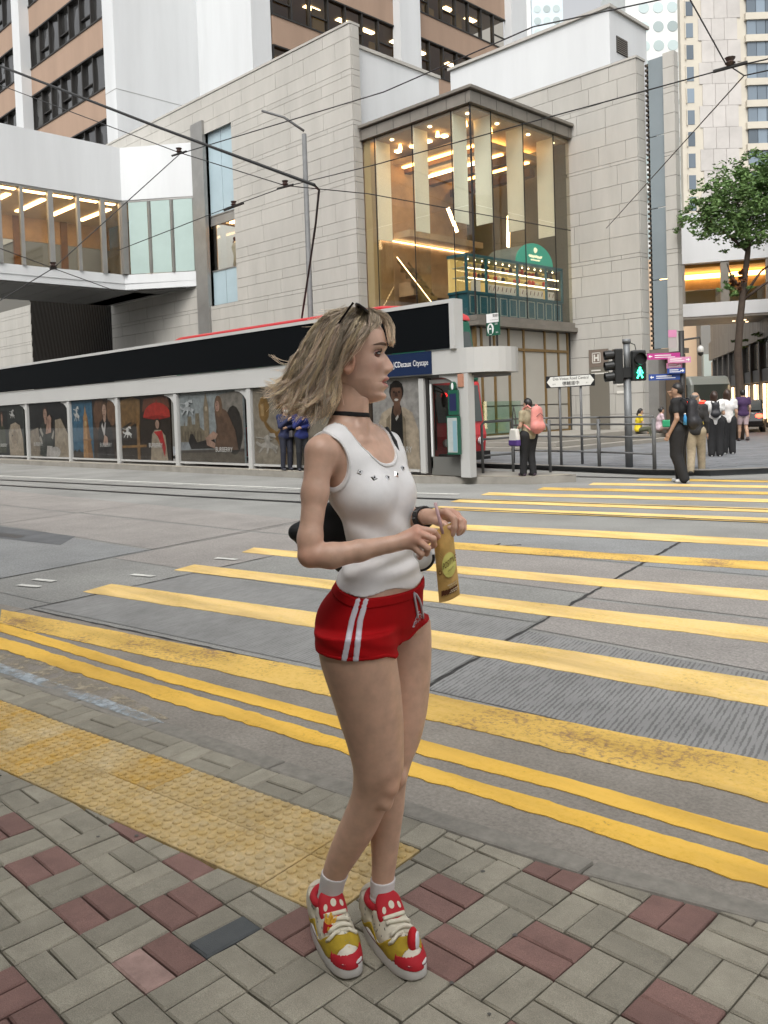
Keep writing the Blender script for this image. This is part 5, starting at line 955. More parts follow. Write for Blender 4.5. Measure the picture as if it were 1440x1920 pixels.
wire('thin wire rising from the footbridge across the glass box canopy to the sky', [(-24.82,9.31,4.84),(-24.53,11.07,6.04),(-23.65,14.97,9.89),(-15.56,15.98,9.76),(-11.09,16.22,9.98),(-7.96,16.49,9.59)], .016)
wire('thin wire crossing the glass box and ending at the top corner insulator', [(-27.84,14.9,7.48),(-22.55,15.98,8.15),(-19.72,15.98,8.2),(-15.75,15.69,7.88),(-6.7,16.25,7.77),(-5.96,16.28,7.72)], .014)
wire('stay wire dropping from the top corner insulator to the right stone wall', [(-6.4,13.74,8.25),(-6.79,16.17,7.85),(-6.74,16.91,7.79),(-16.72,28.88,8.11)], .013)
wire('short wire leaving the frame beside the top corner insulator', [(-6.74,16.91,7.79),(-6.15,16.79,7.7)], .013)
wire('thin wire crossing in front of the footbridge windows', [(-22.75,8.61,6.17),(-24.53,11.07,6.04),(-25.12,13.29,5.63)], .013)
def insulator(p, d, lab, L_=.45):
    t = thing('insulator', lab, 'insulator', p, 0, 'wire insulators'); d = Vector(d).normalized()
    MB().tube([tuple(-d*L_*.5),tuple(d*L_*.5)],.035,6).build('bar', M_mul, t); MB().tube([(0,0,.02),(0,0,.07),(0,0,.11),(0,0,.17)],[.05,.1,.06,.1],10).build('bell', mat('brown_porcelain', (.05,.03,.025), .35), t)
insulator((-23.68,14.94,9.89), (8.1,1,-.13), 'wire insulator in front of the white footbridge wall', .7); insulator((-19.72,15.98,8.2), (4,-.3,-.3), 'wire insulator just left of the street lamp', .8)
insulator((-6.72,16.22,7.77), (9,.6,-.1), 'large wire insulator before the cream tower', .62); insulator((-22.45,16.08,8.15), (5,.6,.4), 'slim insulator bar before the tall window strip', .9); insulator((-24.53,11.07,6.04), (.3,1,.3), 'small wire clamp before the footbridge parapet', .2)

# ================================================================ TREE
def leaf_cloud(blobs, n, size, seed):
    rs = np.random.RandomState(seed); V = []; F = []
    w_ = np.array([b[3][0]*b[3][1]*b[3][2] for b in blobs]); w_ = w_/w_.sum()
    for bi_, b_ in enumerate(blobs):
        k = int(n*w_[bi_]); d = rs.normal(size=(k,3)); d /= np.linalg.norm(d,axis=1)[:,None]; r_ = rs.uniform(.25,1,size=(k,1))**.5
        # leaves gather in small sprays so that gaps stay open
        cl_ = rs.normal(size=(max(4,k//26),3)); cl_ /= np.linalg.norm(cl_,axis=1)[:,None]; cl_ *= rs.uniform(.35,1.18,size=(len(cl_),1)); pick = rs.randint(len(cl_),size=k)
        P = (cl_[pick]+d*r_*.17)*np.array(b_[3])+np.array(b_[:3])
        for p in P:
            a = rs.normal(size=3); a[2] *= .4; a /= np.linalg.norm(a); c = rs.normal(size=3); c -= a*c.dot(a); c /= np.linalg.norm(c); s = size*rs.uniform(.6,1.3); i = len(V)
            V += [tuple(p-a*s), tuple(p+c*s*.42), tuple(p+a*s), tuple(p-c*s*.42)]; F.append((i,i+1,i+2,i+3))
    return V, F
M_leaf = mat('leaf_green', (.05,.105,.028), .55, var=.6, vscale=2.6, spec=.35, col2=(.16,.26,.08)); M_bark = mat('bark', (.05,.035,.025), .9, var=.3, vscale=6, bump=.6, bscale=18)
N_, K_ = M_leaf.node_tree.nodes, M_leaf.node_tree.links
tb = thing('street_tree', 'leafy street tree with a slim dark trunk on the far pavement', 'tree', (-12.37,30.04,.12))
MB().tube([(0,0,0),(.05,.03,1.5),(-.03,.08,3.0),(.06,.15,4.3),(.12,.33,5.4),(.22,.5,6.6),(.3,.6,8.0)],[.17,.14,.13,.12,.11,.09,.05],9).build('trunk', M_bark, tb, True)
for pts in ([(.1,.3,5.0),(.5,.9,5.9),(1.0,1.5,6.4)],[(.1,.28,4.9),(.6,.8,5.4),(1.3,1.6,5.9)],[(.2,.5,6.6),(-.5,-.2,7.5),(-1.1,-.7,8.1)],[(.25,.52,6.9),(.9,1.2,7.7),(1.5,1.8,8.3)],[(.22,.5,6.7),(.0,.6,7.9),(-.3,.3,9.2)],[(.12,.33,5.2),(-.2,.1,5.7),(-.3,-.05,6.2)]):
    MB().tube(pts,[.06,.04,.018],6).build('limb', M_bark, tb, True)
v_, f_ = leaf_cloud([(-.1,.35,8.2,(1.5,1.5,1.25)),(-1.05,-.6,7.75,(.85,.85,.7)),(.9,1.2,8.3,(1.4,1.4,1.3)),(2.2,2.2,8.0,(1.6,1.6,1.6)),(1.2,1.3,9.2,(1.2,1.2,.9)),(3.4,3.3,7.6,(1.5,1.5,1.5)),(.25,.7,9.3,(1.0,1.0,.85)),(-.75,-.2,8.6,(.7,.7,.55)),(.1,.2,7.0,(.9,.9,.4)),(1.9,2.0,6.3,(1.0,1.0,.9)),(1.6,1.7,5.3,(.9,.9,.5)),(-.1,.1,5.4,(.55,.5,.5))], 36000, .078, 5)
mesh_obj('crown', v_, f_, M_leaf, tb)
v_, f_ = leaf_cloud([(.0,.1,5.55,(.35,.35,.4))], 260, .09, 8); mesh_obj('dead_leaves', v_, f_, mat('dead_leaf', (.10,.04,.015), .8, var=.4, vscale=5), tb)
v_, f_ = leaf_cloud([(0,0,0,(1.1,.6,.35))], 260, .09, 9); pl = tag(mesh_obj('balcony_plant', v_, f_, M_leaf), 'small green plants growing along the ribbed shop facade', 'plant'); pl.location = (-17.5,44.6,4.6)

# ================================================================ BUS AND CAR
def vehicle_wheels(t, xs, y, r_, wd):
    for x in xs:
        for s in (-1,1):
            wv = MB().tube([(x,s*y-wd/2,r_),(x,s*y+wd/2,r_)],r_,18).build('wheel', M_blk, t, True); MB().tube([(x,s*y-wd/2-.01,r_),(x,s*y+wd/2+.01,r_)],r_*.55,12).build('rim', M_steelp, wv)
bs = thing('bus', 'grey roofed bus half hidden behind the pedestrians in the side street', 'bus', (-22.2,43.6,.02), R(150))
MB().prism([(-4.4,.4),(4.4,.4),(4.5,1.4),(4.4,2.35),(4.2,2.72),(-4.2,2.72),(-4.4,2.3)], -1.15, 1.15, fn).build('body', mat('bus_grey', (.25,.27,.25), .4), bs, bevel=.12)
for k in range(7):
    for s in (-1,1): x = -4.1+k*1.18; box('window', x,x+1.08,s*1.155-.01,s*1.155+.01,1.25,2.3, M_win, bs)
for s in (-1,1): box('windscreen', s*4.44-.02,s*4.44+.02,-1,1,1.2,2.3, M_win, bs)
vehicle_wheels(bs, (-2.8,2.8), 1.05, .48, .25)
def car(lab, loc, rz, m, nm='car'):
    t = thing(nm, lab, 'car', loc, rz)
    MB().prism([(-2.2,.35),(2.2,.35),(2.25,.6),(2.15,.85),(1.2,.98),(.6,1.45),(-1.1,1.5),(-1.9,1.02),(-2.2,.98),(-2.28,.6)], -.86, .86, fn).build('body', m, t, bevel=.08)
    for s in (-1,1): MB().prism([(1.05,1.0),(.55,1.38),(-1.0,1.42),(-1.65,1.02)], s*.865-.008, s*.865+.008, fn).build('side_window', M_win, t)
    MB().add([(-1.2,-.72,1.5),(-1.2,.72,1.5),(-1.93,.76,1.06),(-1.93,-.76,1.06)],[(0,1,2,3)]).build('rear_window', M_win, t)
    for s in (-1,1): MB().ball((-2.24,s*.68,.82),(.06,.16,.09)).build('tail_light', mat('tail_red', (1,.03,.02), .4, emit=9, ecol=(1,.04,.02)), t, True)
    MB().box(-1.35,-1.25,-.35,.35,1.49,1.53).build('brake_light', mat('tail_red'), t); box('number_plate', -2.3,-2.28,-.25,.25,.55,.67, mat('plate_yellow', (.6,.5,.1), .5), t); vehicle_wheels(t, (-1.35,1.35), .82, .33, .2); return t
car('black car with glowing red tail lights driving away in the side street', (-15.6,38.2,.0), R(112), mat('car_black', (.012,.012,.013), .25, coat=.6))
car('dark car ahead of the pedestrians with only its roof showing', (-17.0,36.0,.0), R(128), mat('car_dark', (.02,.02,.022), .25, coat=.6))

# ================================================================ SCULPTING TOOL: distance field to mesh
class Field:
    def __init__(s, lo, hi, h):
        s.lo = np.array(lo, np.float32); s.h = h; s.n = np.ceil((np.array(hi)-np.array(lo))/h).astype(int)+1
        s.D = np.full(s.n, 9., np.float32); s.ax = [(s.lo[i]+h*np.arange(s.n[i])).astype(np.float32) for i in range(3)]
    def win(s, lo, hi):
        a = [max(0, int((lo[i]-s.lo[i])/s.h)) for i in range(3)]; b = [min(int(s.n[i]), int((hi[i]-s.lo[i])/s.h)+2) for i in range(3)]
        sl = tuple(slice(a[i], max(a[i], b[i])) for i in range(3)); return sl, s.ax[0][sl[0]][:,None,None], s.ax[1][sl[1]][None,:,None], s.ax[2][sl[2]][None,None,:]
    def blend(s, sl, d, k):
        a = s.D[sl]
        if d.size == 0: return
        if k <= 0: s.D[sl] = np.minimum(a, d); return
        t = np.clip(.5+.5*(a-d)/k, 0, 1); s.D[sl] = a*(1-t)+d*t-k*t*(1-t)
    def cone(s, a, b, r1, r2, k=.02, flat=None):
        a, b = np.array(a, float), np.array(b, float); m = max(r1, r2)+k+.03; sl, X, Y, Z = s.win(np.minimum(a,b)-m, np.maximum(a,b)+m)
        ab = b-a; L2 = max(1e-9, ab@ab); x, y, z = X-a[0], Y-a[1], Z-a[2]; t = np.clip((x*ab[0]+y*ab[1]+z*ab[2])/L2, 0, 1)
        x, y, z = x-t*ab[0], y-t*ab[1], z-t*ab[2]
        if flat is not None:
            n, f = np.array(flat[0], float), flat[1]; n /= np.linalg.norm(n); q = (x*n[0]+y*n[1]+z*n[2])*(f-1); x, y, z = x+q*n[0], y+q*n[1], z+q*n[2]
        s.blend(sl, (np.sqrt(x*x+y*y+z*z)-(r1+(r2-r1)*t)).astype(np.float32), k); return s
    def chain(s, pts, rs, k=.02, flat=None):
        for i in range(len(pts)-1): s.cone(pts[i], pts[i+1], rs[i], rs[i+1], k, flat)
        return s
    def ell(s, c, r, k=.02, rz=0.):
        c = np.array(c, float); r = np.array(r, float); m = r.max()+k+.03; sl, X, Y, Z = s.win(c-m, c+m); x, y, z = X-c[0], Y-c[1], Z-c[2]
        if rz: x, y = x*math.cos(rz)+y*math.sin(rz), -x*math.sin(rz)+y*math.cos(rz)
        q = np.sqrt((x/r[0])**2+(y/r[1])**2+(z/r[2])**2); s.blend(sl, ((q-1)*r.min()).astype(np.float32), k); return s
    def loft(s, rows, k=.02):
        """rows (z, cx, cy, rx, ry, yaw) with falling or rising z, smoothly interpolated"""
        A = np.array(sorted(rows)); z0, z1 = A[0,0], A[-1,0]; zz = s.ax[2]; m = .05
        R_ = A[:,3:5].max()+.06; sl, X, Y, Z = s.win((A[:,1].min()-R_, A[:,2].min()-R_, z0-m), (A[:,1].max()+R_, A[:,2].max()+R_, z1+m)); zc = np.clip(Z[0,0], z0, z1)
        I = []
        for c in range(1,6):
            # Catmull-Rom through the rows
            y_, x_ = A[:,c], A[:,0]; tg = np.gradient(y_, x_); j = np.clip(np.searchsorted(x_, zc)-1, 0, len(x_)-2); h_ = x_[j+1]-x_[j]; t = (zc-x_[j])/h_
            I.append(((2*t**3-3*t**2+1)*y_[j]+(t**3-2*t**2+t)*h_*tg[j]+(-2*t**3+3*t**2)*y_[j+1]+(t**3-t**2)*h_*tg[j+1]).astype(np.float32)[None,None,:])
        x, y = X-I[0], Y-I[1]; c, sn = np.cos(I[4]), np.sin(I[4]); u, v = x*c+y*sn, -x*sn+y*c; q = np.sqrt((u/I[2])**2+(v/I[3])**2+1e-9); d = (q-1)*np.minimum(I[2],I[3]); dz = np.maximum(Z-z1, z0-Z); d = np.where(dz > 0, np.sqrt(np.maximum(d,0)**2+dz**2), np.maximum(d,dz))
        s.blend(sl, d.astype(np.float32), k); return s
    def mesh(s, D=None):
        D = s.D if D is None else D; ins = D < 0; c = np.zeros(tuple(s.n-1), np.uint8); sh = [(i,j,k) for i in (0,1) for j in (0,1) for k in (0,1)]
        vw = lambda A, o: A[o[0]:A.shape[0]-1+o[0], o[1]:A.shape[1]-1+o[1], o[2]:A.shape[2]-1+o[2]]
        for o in sh: c += vw(ins, o)
        act = np.argwhere((c > 0) & (c < 8)); idx = np.full(c.shape, -1, np.int32); idx[tuple(act.T)] = np.arange(len(act))
        val = {o: D[act[:,0]+o[0], act[:,1]+o[1], act[:,2]+o[2]] for o in sh}; P = np.zeros((len(act),3)); n = np.zeros(len(act))
        for o in sh:
            for ax_ in range(3):
                if o[ax_]: continue
                o2 = tuple(o[i]+(i == ax_) for i in range(3)); a, b = val[o], val[o2]; m = (a < 0) != (b < 0); t = np.where(m, a/np.where(m, a-b, 1), 0); q = np.tile(np.array(o, float), (len(act),1)); q[:,ax_] = t; P += q*m[:,None]; n += m
        P = (act+P/n[:,None])*s.h+s.lo; F = []
        for ax_ in range(3):
            o = [0,0,0]; o[ax_] = 1; A, B = ins[tuple(slice(0,ins.shape[i]-o[i]) for i in range(3))], ins[tuple(slice(o[i],None) for i in range(3))]
            e = np.argwhere(A != B); u, v = (ax_+1) % 3, (ax_+2) % 3; ok = (e[:,u] > 0) & (e[:,v] > 0) & (e[:,u] < c.shape[u]) & (e[:,v] < c.shape[v]); e = e[ok]; q = []
            for du, dv in ((-1,-1),(0,-1),(0,0),(-1,0)): f = e.copy(); f[:,u] += du; f[:,v] += dv; q.append(idx[tuple(f.T)])
            q = np.stack(q,1); fl = ~A[tuple(e.T)]; q[fl] = q[fl][:,::-1]; F.append(q)
        return P, np.concatenate(F)
def fmesh(name, P, F, m, parent, smooth_it=2):
    me = bpy.data.meshes.new(name); me.vertices.add(len(P)); me.vertices.foreach_set('co', P.astype(np.float32).ravel()); me.loops.add(F.size); me.loops.foreach_set('vertex_index', F.astype(np.int32).ravel()); me.polygons.add(len(F)); me.polygons.foreach_set('loop_start', np.arange(0,F.size,4,dtype=np.int32)); me.polygons.foreach_set('use_smooth', np.ones(len(F),bool)); me.update(calc_edges=True); me.validate()
    if m is not None: me.materials.append(m)
    o = link(bpy.data.objects.new(name, me), parent)
    return o
def relax(P, F, it=2, w_=.5):
    """even out the surface: each point moves towards the mean of its neighbours, then back a little less (no shrinking)"""
    P = P.copy(); a = np.concatenate([F[:,i] for i in range(4)]); b = np.concatenate([F[:,(i+1) % 4] for i in range(4)]); n = np.bincount(a, minlength=len(P))+np.bincount(b, minlength=len(P)); n = np.maximum(n,1)[:,None]
    for k in range(it*2):
        S = np.zeros_like(P)
        for c in range(3): S[:,c] = np.bincount(a, P[b,c], len(P))+np.bincount(b, P[a,c], len(P))
        P += (S/n-P)*(w_ if k % 2 == 0 else -w_*.96)
    return P

# ================================================================ PEDESTRIANS
HAIRC = {'black': (.012,.010,.009), 'brown': (.035,.018,.011), 'grey': (.10,.10,.10)}
def person(label, loc, psi, ht, top, bottom, shoes, hair='black', sleeve='short', skin=(.40,.25,.17), pose=None, build=1., hairstyle='short', mask=False, shorts=False, group='pedestrians', wide=1., h=.016, top_m=None):
    """figure facing +x, left side +y, 1.72 m before scaling; pose overrides joints"""
    J = {'head':(.015,0,1.60),'neck':(0,0,1.46),'chest':(.0,0,1.28),'waist':(0,0,1.05),'pelvis':(0,0,.93),'shR':(-.01,-.175,1.40),'shL':(-.01,.175,1.40),'elR':(-.03,-.215,1.12),'elL':(-.03,.215,1.12),'wrR':(.05,-.22,.88),'wrL':(.05,.22,.88),'hipR':(0,-.09,.91),'hipL':(0,.09,.91),'knR':(.02,-.095,.49),'knL':(.02,.095,.49),'anR':(-.02,-.1,.08),'anL':(-.02,.1,.08),'look':0.}
    J.update(pose or {}); s = ht/1.72; t = thing('person', label, 'person', loc, R(45+psi), group)
    V = {k: np.array(v)*s for k, v in J.items() if k != 'look'}; lk = J['look']; fd = np.array([math.cos(lk), math.sin(lk), 0])
    al = np.array(list(V.values())); lo, hi = al.min(0)-.34*s, al.max(0)+.34*s; lo[2] = -.02
    B = Field(lo, hi, h); r = lambda x: x*s
    # body: head, neck, trunk, limbs as one surface
    B.ell(V['head'], (r(.092),r(.077),r(.118)), .01, lk); B.cone(V['head']+fd*r(.02)-np.array([0,0,r(.05)]), V['head']+fd*r(.045)-np.array([0,0,r(.085)]), r(.06), r(.035), r(.03)); B.cone(V['head']+fd*r(.085), V['head']+fd*r(.105)-np.array([0,0,r(.025)]), r(.01), r(.014), r(.012))
    sd_ = np.array([-fd[1], fd[0], 0])
    for q in (-1,1): B.ell(V['head']+sd_*q*r(.078)-fd*r(.005), (r(.016),r(.012),r(.03)), r(.008), lk)
    B.cone(V['neck']-np.array([0,0,r(.02)]), V['head']-fd*r(.015)-np.array([0,0,r(.05)]), r(.055), r(.05), r(.03))
    def trunk(F, e, sl_=None):
        up = np.array([0,0,1.])
        F.chain([V['neck']-up*r(.05), V['chest'], V['waist'], V['pelvis']], [r(.075)+e, r(.125)*build+e, r(.115)*build+e, r(.135)*build+e], r(.05))
        F.cone(V['shR'], V['shL'], r(.058)+e, r(.058)+e, r(.05)); F.cone(V['chest']+(V['shR']-V['shL'])*.16, V['chest']+(V['shL']-V['shR'])*.16, r(.112)*build+e, r(.112)*build+e, r(.05)); F.cone(V['hipR'], V['hipL'], r(.098)*build+e, r(.098)*build+e, r(.05))
    trunk(B, 0)
    for q in 'RL':
        B.chain([V['sh'+q], V['el'+q], V['wr'+q]], [r(.05), r(.039), r(.027)], r(.025)); d = V['wr'+q]-V['el'+q]; d = d/np.linalg.norm(d); p = V['wr'+q]
        B.cone(p, p+d*r(.07), r(.026), r(.034), r(.015), ((0,1,0),1.6)); side = np.cross(d, [0,1,0]); side = side/(np.linalg.norm(side)+1e-6)
        for f_ in range(4): b0 = p+d*r(.085)+side*r((f_-1.5)*.019); B.chain([b0, b0+d*r(.035), b0+d*r(.06)+np.array([r(.012),0,0])], [r(.0095)]*3, r(.006))
        B.chain([p+d*r(.03)+side*r(.03), p+d*r(.07)+side*r(.052)], [r(.011),r(.009)], r(.008))
        B.chain([V['hip'+q], V['kn'+q]], [r(.088)*build, r(.058)], r(.03)); kn, an = V['kn'+q], V['an'+q]; B.chain([kn, kn*.62+an*.38+np.array([r(-.02),0,0]), an], [r(.055), r(.056), r(.036)], r(.02)); B.cone(an+np.array([r(-.03),0,-r(.03)]), an+np.array([r(.11),0,-r(.045)]), r(.036), r(.03), r(.02))
    P, F = B.mesh(); fmesh('body', relax(P,F,1), F, mat('skin_%d%d' % (skin[0]*100, skin[2]*100), skin, .5, var=.08, vscale=9), t)
    if top is not None:
        T = Field(lo, hi, h); trunk(T, r(.016)); T.D = np.maximum(T.D, (V['pelvis'][2]-r(.10)) - T.ax[2][None,None,:])
        for q in 'RL':
            e1 = V['sh'+q]*.45+V['el'+q]*.55; T.cone(V['sh'+q], e1, r(.066), r(.06), r(.03))
            if sleeve == 'long': T.chain([e1, V['el'+q], V['wr'+q]*.92+V['el'+q]*.08], [r(.06), r(.054), r(.042)], r(.02))
        D = np.maximum(T.D, -(np.sqrt((T.ax[0][:,None,None]-V['neck'][0]-r(.02))**2+(T.ax[1][None,:,None]-V['neck'][1])**2)-r(.07)) - np.maximum(0,(V['neck'][2]-r(.035)-T.ax[2][None,None,:]))*6); P, F = T.mesh(D); fmesh('shirt', relax(P,F,1), F, top_m or mat('cloth_%d_%d_%d' % tuple(int(c*200) for c in top), top, .85, var=.18, vscale=14, bump=.3, bscale=60), t)
    T = Field(lo, hi, h); up = np.array([0,0,1.]); T.cone(V['hipR'], V['hipL'], r(.108)*build, r(.108)*build, r(.04)); T.cone(V['pelvis'], V['waist']*.3+V['pelvis']*.7, r(.138)*build, r(.128)*build, r(.04))
    for q in 'RL':
        T.cone(V['hip'+q], V['kn'+q], r(.102)*build*wide, r(.074)*wide, r(.035))
        if not shorts: T.chain([V['kn'+q], V['an'+q]+up*r(.0)], [r(.074)*wide, r(.062)*wide], r(.02))
    if shorts: T.D = np.maximum(T.D, (V['knR'][2]+r(.06)) - T.ax[2][None,None,:])
    P, F = T.mesh(); fmesh('shorts' if shorts else 'trousers', relax(P,F,1), F, mat('cloth_%d_%d_%d' % tuple(int(c*200) for c in bottom), bottom, .85, var=.18, vscale=14, bump=.3, bscale=60), t)
    for q in 'RL':
        an = V['an'+q]; S = Field(an-np.array([.15,.12,.12])*s, an+np.array([.25,.12,.1])*s, h*.7); S.cone(an+np.array([r(-.035),0,-r(.035)]), an+np.array([r(.12),0,-r(.045)]), r(.046), r(.040), r(.02), ((0,0,1),1.1)); S.cone(an+np.array([r(-.02),0,-r(.02)]), an+up*r(.02), r(.045), r(.043), r(.02)); S.D = np.maximum(S.D, (an[2]-r(.078))-S.ax[2][None,None,:]); P, F = S.mesh(); fmesh('shoe', relax(P,F,1), F, mat('shoe_%d_%d' % (int(shoes[0]*200), int(shoes[2]*200)), shoes, .6), t)
    # hair
    Hh = Field(V['head']-.36*s, V['head']+.2*s, h*.8); hc = V['head']-fd*r(.012)+up*r(.018); Hh.ell(hc, (r(.104),r(.090),r(.122)), .01, lk)
    if hairstyle in ('long','bob'):
        for q in (-1,0,1): Hh.cone(V['head']-fd*r(.05)+sd_*q*r(.05), V['head']-fd*r(.065)+sd_*q*r(.055)-up*r(.15 if hairstyle == 'bob' else .27), r(.05), r(.035), r(.03))
    if hairstyle == 'bun': Hh.ell(V['head']-fd*r(.1)+up*r(.04), (r(.05),)*3, r(.02))
    if hairstyle == 'tail': Hh.chain([V['head']-fd*r(.1)+up*r(.02), V['head']-fd*r(.14)-up*r(.1), V['head']-fd*r(.11)-up*r(.2)], [r(.035),r(.03),r(.012)], r(.02))
    X, Y, Z = Hh.ax[0][:,None,None]-V['head'][0], Hh.ax[1][None,:,None]-V['head'][1], Hh.ax[2][None,None,:]-V['head'][2]; fwd = X*fd[0]+Y*fd[1]
    cut = fwd-r(.035)-np.clip((Z-r(.035))*2.2, -r(.035), r(.2))    # keep the face free
    D = np.maximum(Hh.D, cut)
    if hairstyle in ('short','bun','balding','tail'): D = np.maximum(D, -(Z+r(.055 if hairstyle != 'balding' else -.0)) + np.where(fwd < -r(.03), -r(.03), 0)) if hairstyle != 'tail' else np.maximum(D, np.where(fwd > -r(.08), -(Z+r(.06)), -9.))
    if hairstyle == 'balding': D = np.maximum(D, np.where(Z > r(.06), r(.095)-np.sqrt(X*X+Y*Y), -9.))
    P, F = Hh.mesh(D.astype(np.float32)); fmesh('hair', relax(P,F,1), F, mat('hair_'+hair, HAIRC[hair], .45, var=.4, vscale=30, stretch=(1,1,.2)), t)
    for q in (-1,1): MB().ball(tuple(V['head']+fd*r(.083)+sd_*q*r(.032)+up*r(.008)), (r(.008),r(.011),r(.007)),6,4).build('eye', M_mul, t)
    if mask:
        K3 = Field(V['head']-.2, V['head']+.2, h*.6); c = V['head']+fd*r(.03)-up*r(.05); K3.ell(c, (r(.085),r(.075),r(.062)), .01, lk); x_ = K3.ax[0][:,None,None]-c[0]; y_ = K3.ax[1][None,:,None]-c[1]; D = np.maximum(K3.D, r(.02)-(x_*fd[0]+y_*fd[1])); P, F = K3.mesh(D.astype(np.float32)); fmesh('face_mask', relax(P,F,1), F, mat('mask_white', (.75,.76,.76), .8), t)
    t['_'] = 0; del t['_']; return t
def backpack(label, loc, psi, m, sc=1., parts=True, tilt=0.):
    t = thing('backpack', label, 'backpack', loc, R(45+psi)); t.rotation_euler[1] = tilt
    B = Field((-.3,-.3,-.4),(.3,.3,.4),.016); B.cone((0,0,-.12*sc),(0,0,.1*sc),.135*sc,.115*sc,.03,((1,0,0),1.5)); B.cone((-.05*sc,-.05,-.12*sc),(-.05*sc,.05,-.12*sc),.085*sc,.085*sc,.03,((1,0,0),1.3)); B.ell((0,0,.17*sc),(.07*sc,.1*sc,.07*sc),.04); P, F = B.mesh(); fmesh('bag', relax(P,F,1), F, m, t)
    for s in (-1,1): MB().tube([(.05,s*.09*sc,.2*sc),(.14,s*.1*sc,.25*sc),(.25,s*.12*sc,.2*sc),(.29,s*.13*sc,.05*sc),(.24,s*.13*sc,-.08*sc),(.06,s*.11*sc,-.18*sc)],.018,6).build('strap', m, t)
    MB().tube([(-.09*sc,-.08*sc,.05*sc),(-.1*sc,0,.11*sc),(-.09*sc,.08*sc,.05*sc)],.006,5).build('zip', M_mul, t); MB().tube([(.02,-.03,.22*sc),(.02,0,.27*sc),(.02,.03,.22*sc)],.01,5).build('handle', m, t); return t
BLK = (.012,.012,.013)
stride = {'knR':(.13,-.09,.50),'anR':(.20,-.09,.08),'knL':(-.02,.09,.49),'anL':(-.22,.09,.11)}
mb = person('tall person in black T-shirt and wide black trousers, hand at mouth, on the crossing', (-7.47,15.37,.0), 140, 1.88, BLK, BLK, (.6,.6,.58), pose={'elR':(.08,-.22,1.16),'wrR':(.14,-.10,1.46),'elL':(-.06,.23,1.12),'wrL':(.06,.25,.88),'knR':(.05,-.09,.50),'anR':(.02,-.09,.08),'anL':(-.12,.1,.08),'look':.35}, wide=1.35, h=.013, skin=(.36,.22,.15))
def local(t, v): return tuple(Matrix.Rotation(t.rotation_euler[2],3,'Z') @ Vector(v) + t.location)
backpack('large black backpack on the person in black', local(mb,(-.27,0,1.30)), 140, mat('bag_black', (.02,.02,.024), .6, var=.3, vscale=20), 1.2)
btl = thing('water_bottle', 'small blue water bottle in the side of the black backpack', 'bottle', local(mb,(-.2,.2,1.1))); MB().tube([(0,0,0),(0,0,.13),(0,0,.17),(0,0,.2)],[.033,.033,.02,.014],10).build('bottle', mat('bottle_blue', (.05,.25,.5), .2), btl, True); MB().tube([(0,0,.2),(0,0,.22)],.018,10).build('cap', M_lw, btl)
om = person('person in dark jacket and khaki trousers with a white face mask', (-7.92,17.05,.0), 65, 1.72, (.025,.024,.024), (.34,.28,.19), (.02,.018,.016), hair='grey', sleeve='long', pose=dict(stride, look=-.9), hairstyle='balding', mask=True, wide=1.15)
pw = person('short person in beige top with pink backpack standing on the tram platform', (-9.95,14.02,.15), 118, 1.54, (.30,.26,.17), BLK, (.05,.03,.05), hair='black', pose={'elR':(.0,-.22,1.12),'wrR':(.10,-.20,.95),'elL':(-.02,.24,1.12),'wrL':(.12,.26,1.02),'knR':(.06,-.09,.50),'anR':(.0,-.1,.08),'knL':(.07,.09,.49),'anL':(.10,.1,.08),'look':.4}, h=.014, build=1.08, wide=1.25, hairstyle='short')
backpack('pink backpack on the person at the tram platform', local(pw,(-.25,-.02,1.13)), 118, mat('bag_pink', (.62,.24,.21), .7, var=.12, vscale=12, bump=.3, bscale=25), 1.12)
tote = thing('tote_bag', 'white tote bag with a purple base hanging from the arm of the beige top', 'bag', local(pw,(.08,.29,.62)), R(160)); MB().prism([(-.15,0),(.15,0),(.14,.18),(.10,.34),(-.10,.34),(-.14,.18)], -.05, .05, fn).build('bag', mat('tote_white', (.55,.54,.50), .8), tote, bevel=.03); MB().prism([(-.155,-.005),(.155,-.005),(.15,.13),(-.15,.13)], -.055, .055, fn).build('base_panel', mat('tote_purple', (.06,.025,.16), .7), tote, bevel=.03); MB().tube([(-.07,0,.33),(-.05,0,.6),(.0,0,.78),(.05,0,.6),(.07,0,.33)],.012,6).build('handle', mat('tote_strap', (.06,.06,.05), .7), tote)
wa = person('person in white T-shirt and long black skirt-like trousers with black backpack', (-9.28,21.07,.12), 75, 1.64, (.66,.65,.63), BLK, (.62,.6,.58), hair='brown', hairstyle='bob', pose={'elR':(.02,-.22,1.13),'wrR':(.22,-.12,1.15),'elL':(.02,.22,1.13),'wrL':(.22,.12,1.15),'look':-.5}, wide=1.45)
backpack('small black backpack on the white T-shirt in the far crowd', local(wa,(-.22,0,1.18)), 75, mat('bag_black'), .8)
person('person in white top and black trousers just behind the white T-shirt', (-9.35,22.0,.12), 80, 1.68, (.62,.60,.58), BLK, (.6,.6,.58), hair='brown', hairstyle='long', pose={'look':-.4}, wide=1.4, h=.018)
pcheck = mat('plaid_shirt', (.16,.19,.17), .85); _n, _k = pcheck.node_tree.nodes, pcheck.node_tree.links; _g = _n.new('ShaderNodeNewGeometry'); _c = _n.new('ShaderNodeTexChecker'); _c.inputs['Scale'].default_value = 14; _c.inputs[1].default_value = (.12,.15,.13,1); _c.inputs[2].default_value = (.30,.33,.30,1); _k.new(_g.outputs['Position'], _c.inputs[0]); _k.new(_c.outputs[0], _n['Principled BSDF'].inputs['Base Color'])
person('person in grey plaid shirt and green trousers walking away', (-12.0,28.27,.12), 80, 1.70, (.2,.22,.2), (.03,.06,.05), (.02,.02,.02), pose=stride, top_m=pcheck, h=.02, sleeve='long')
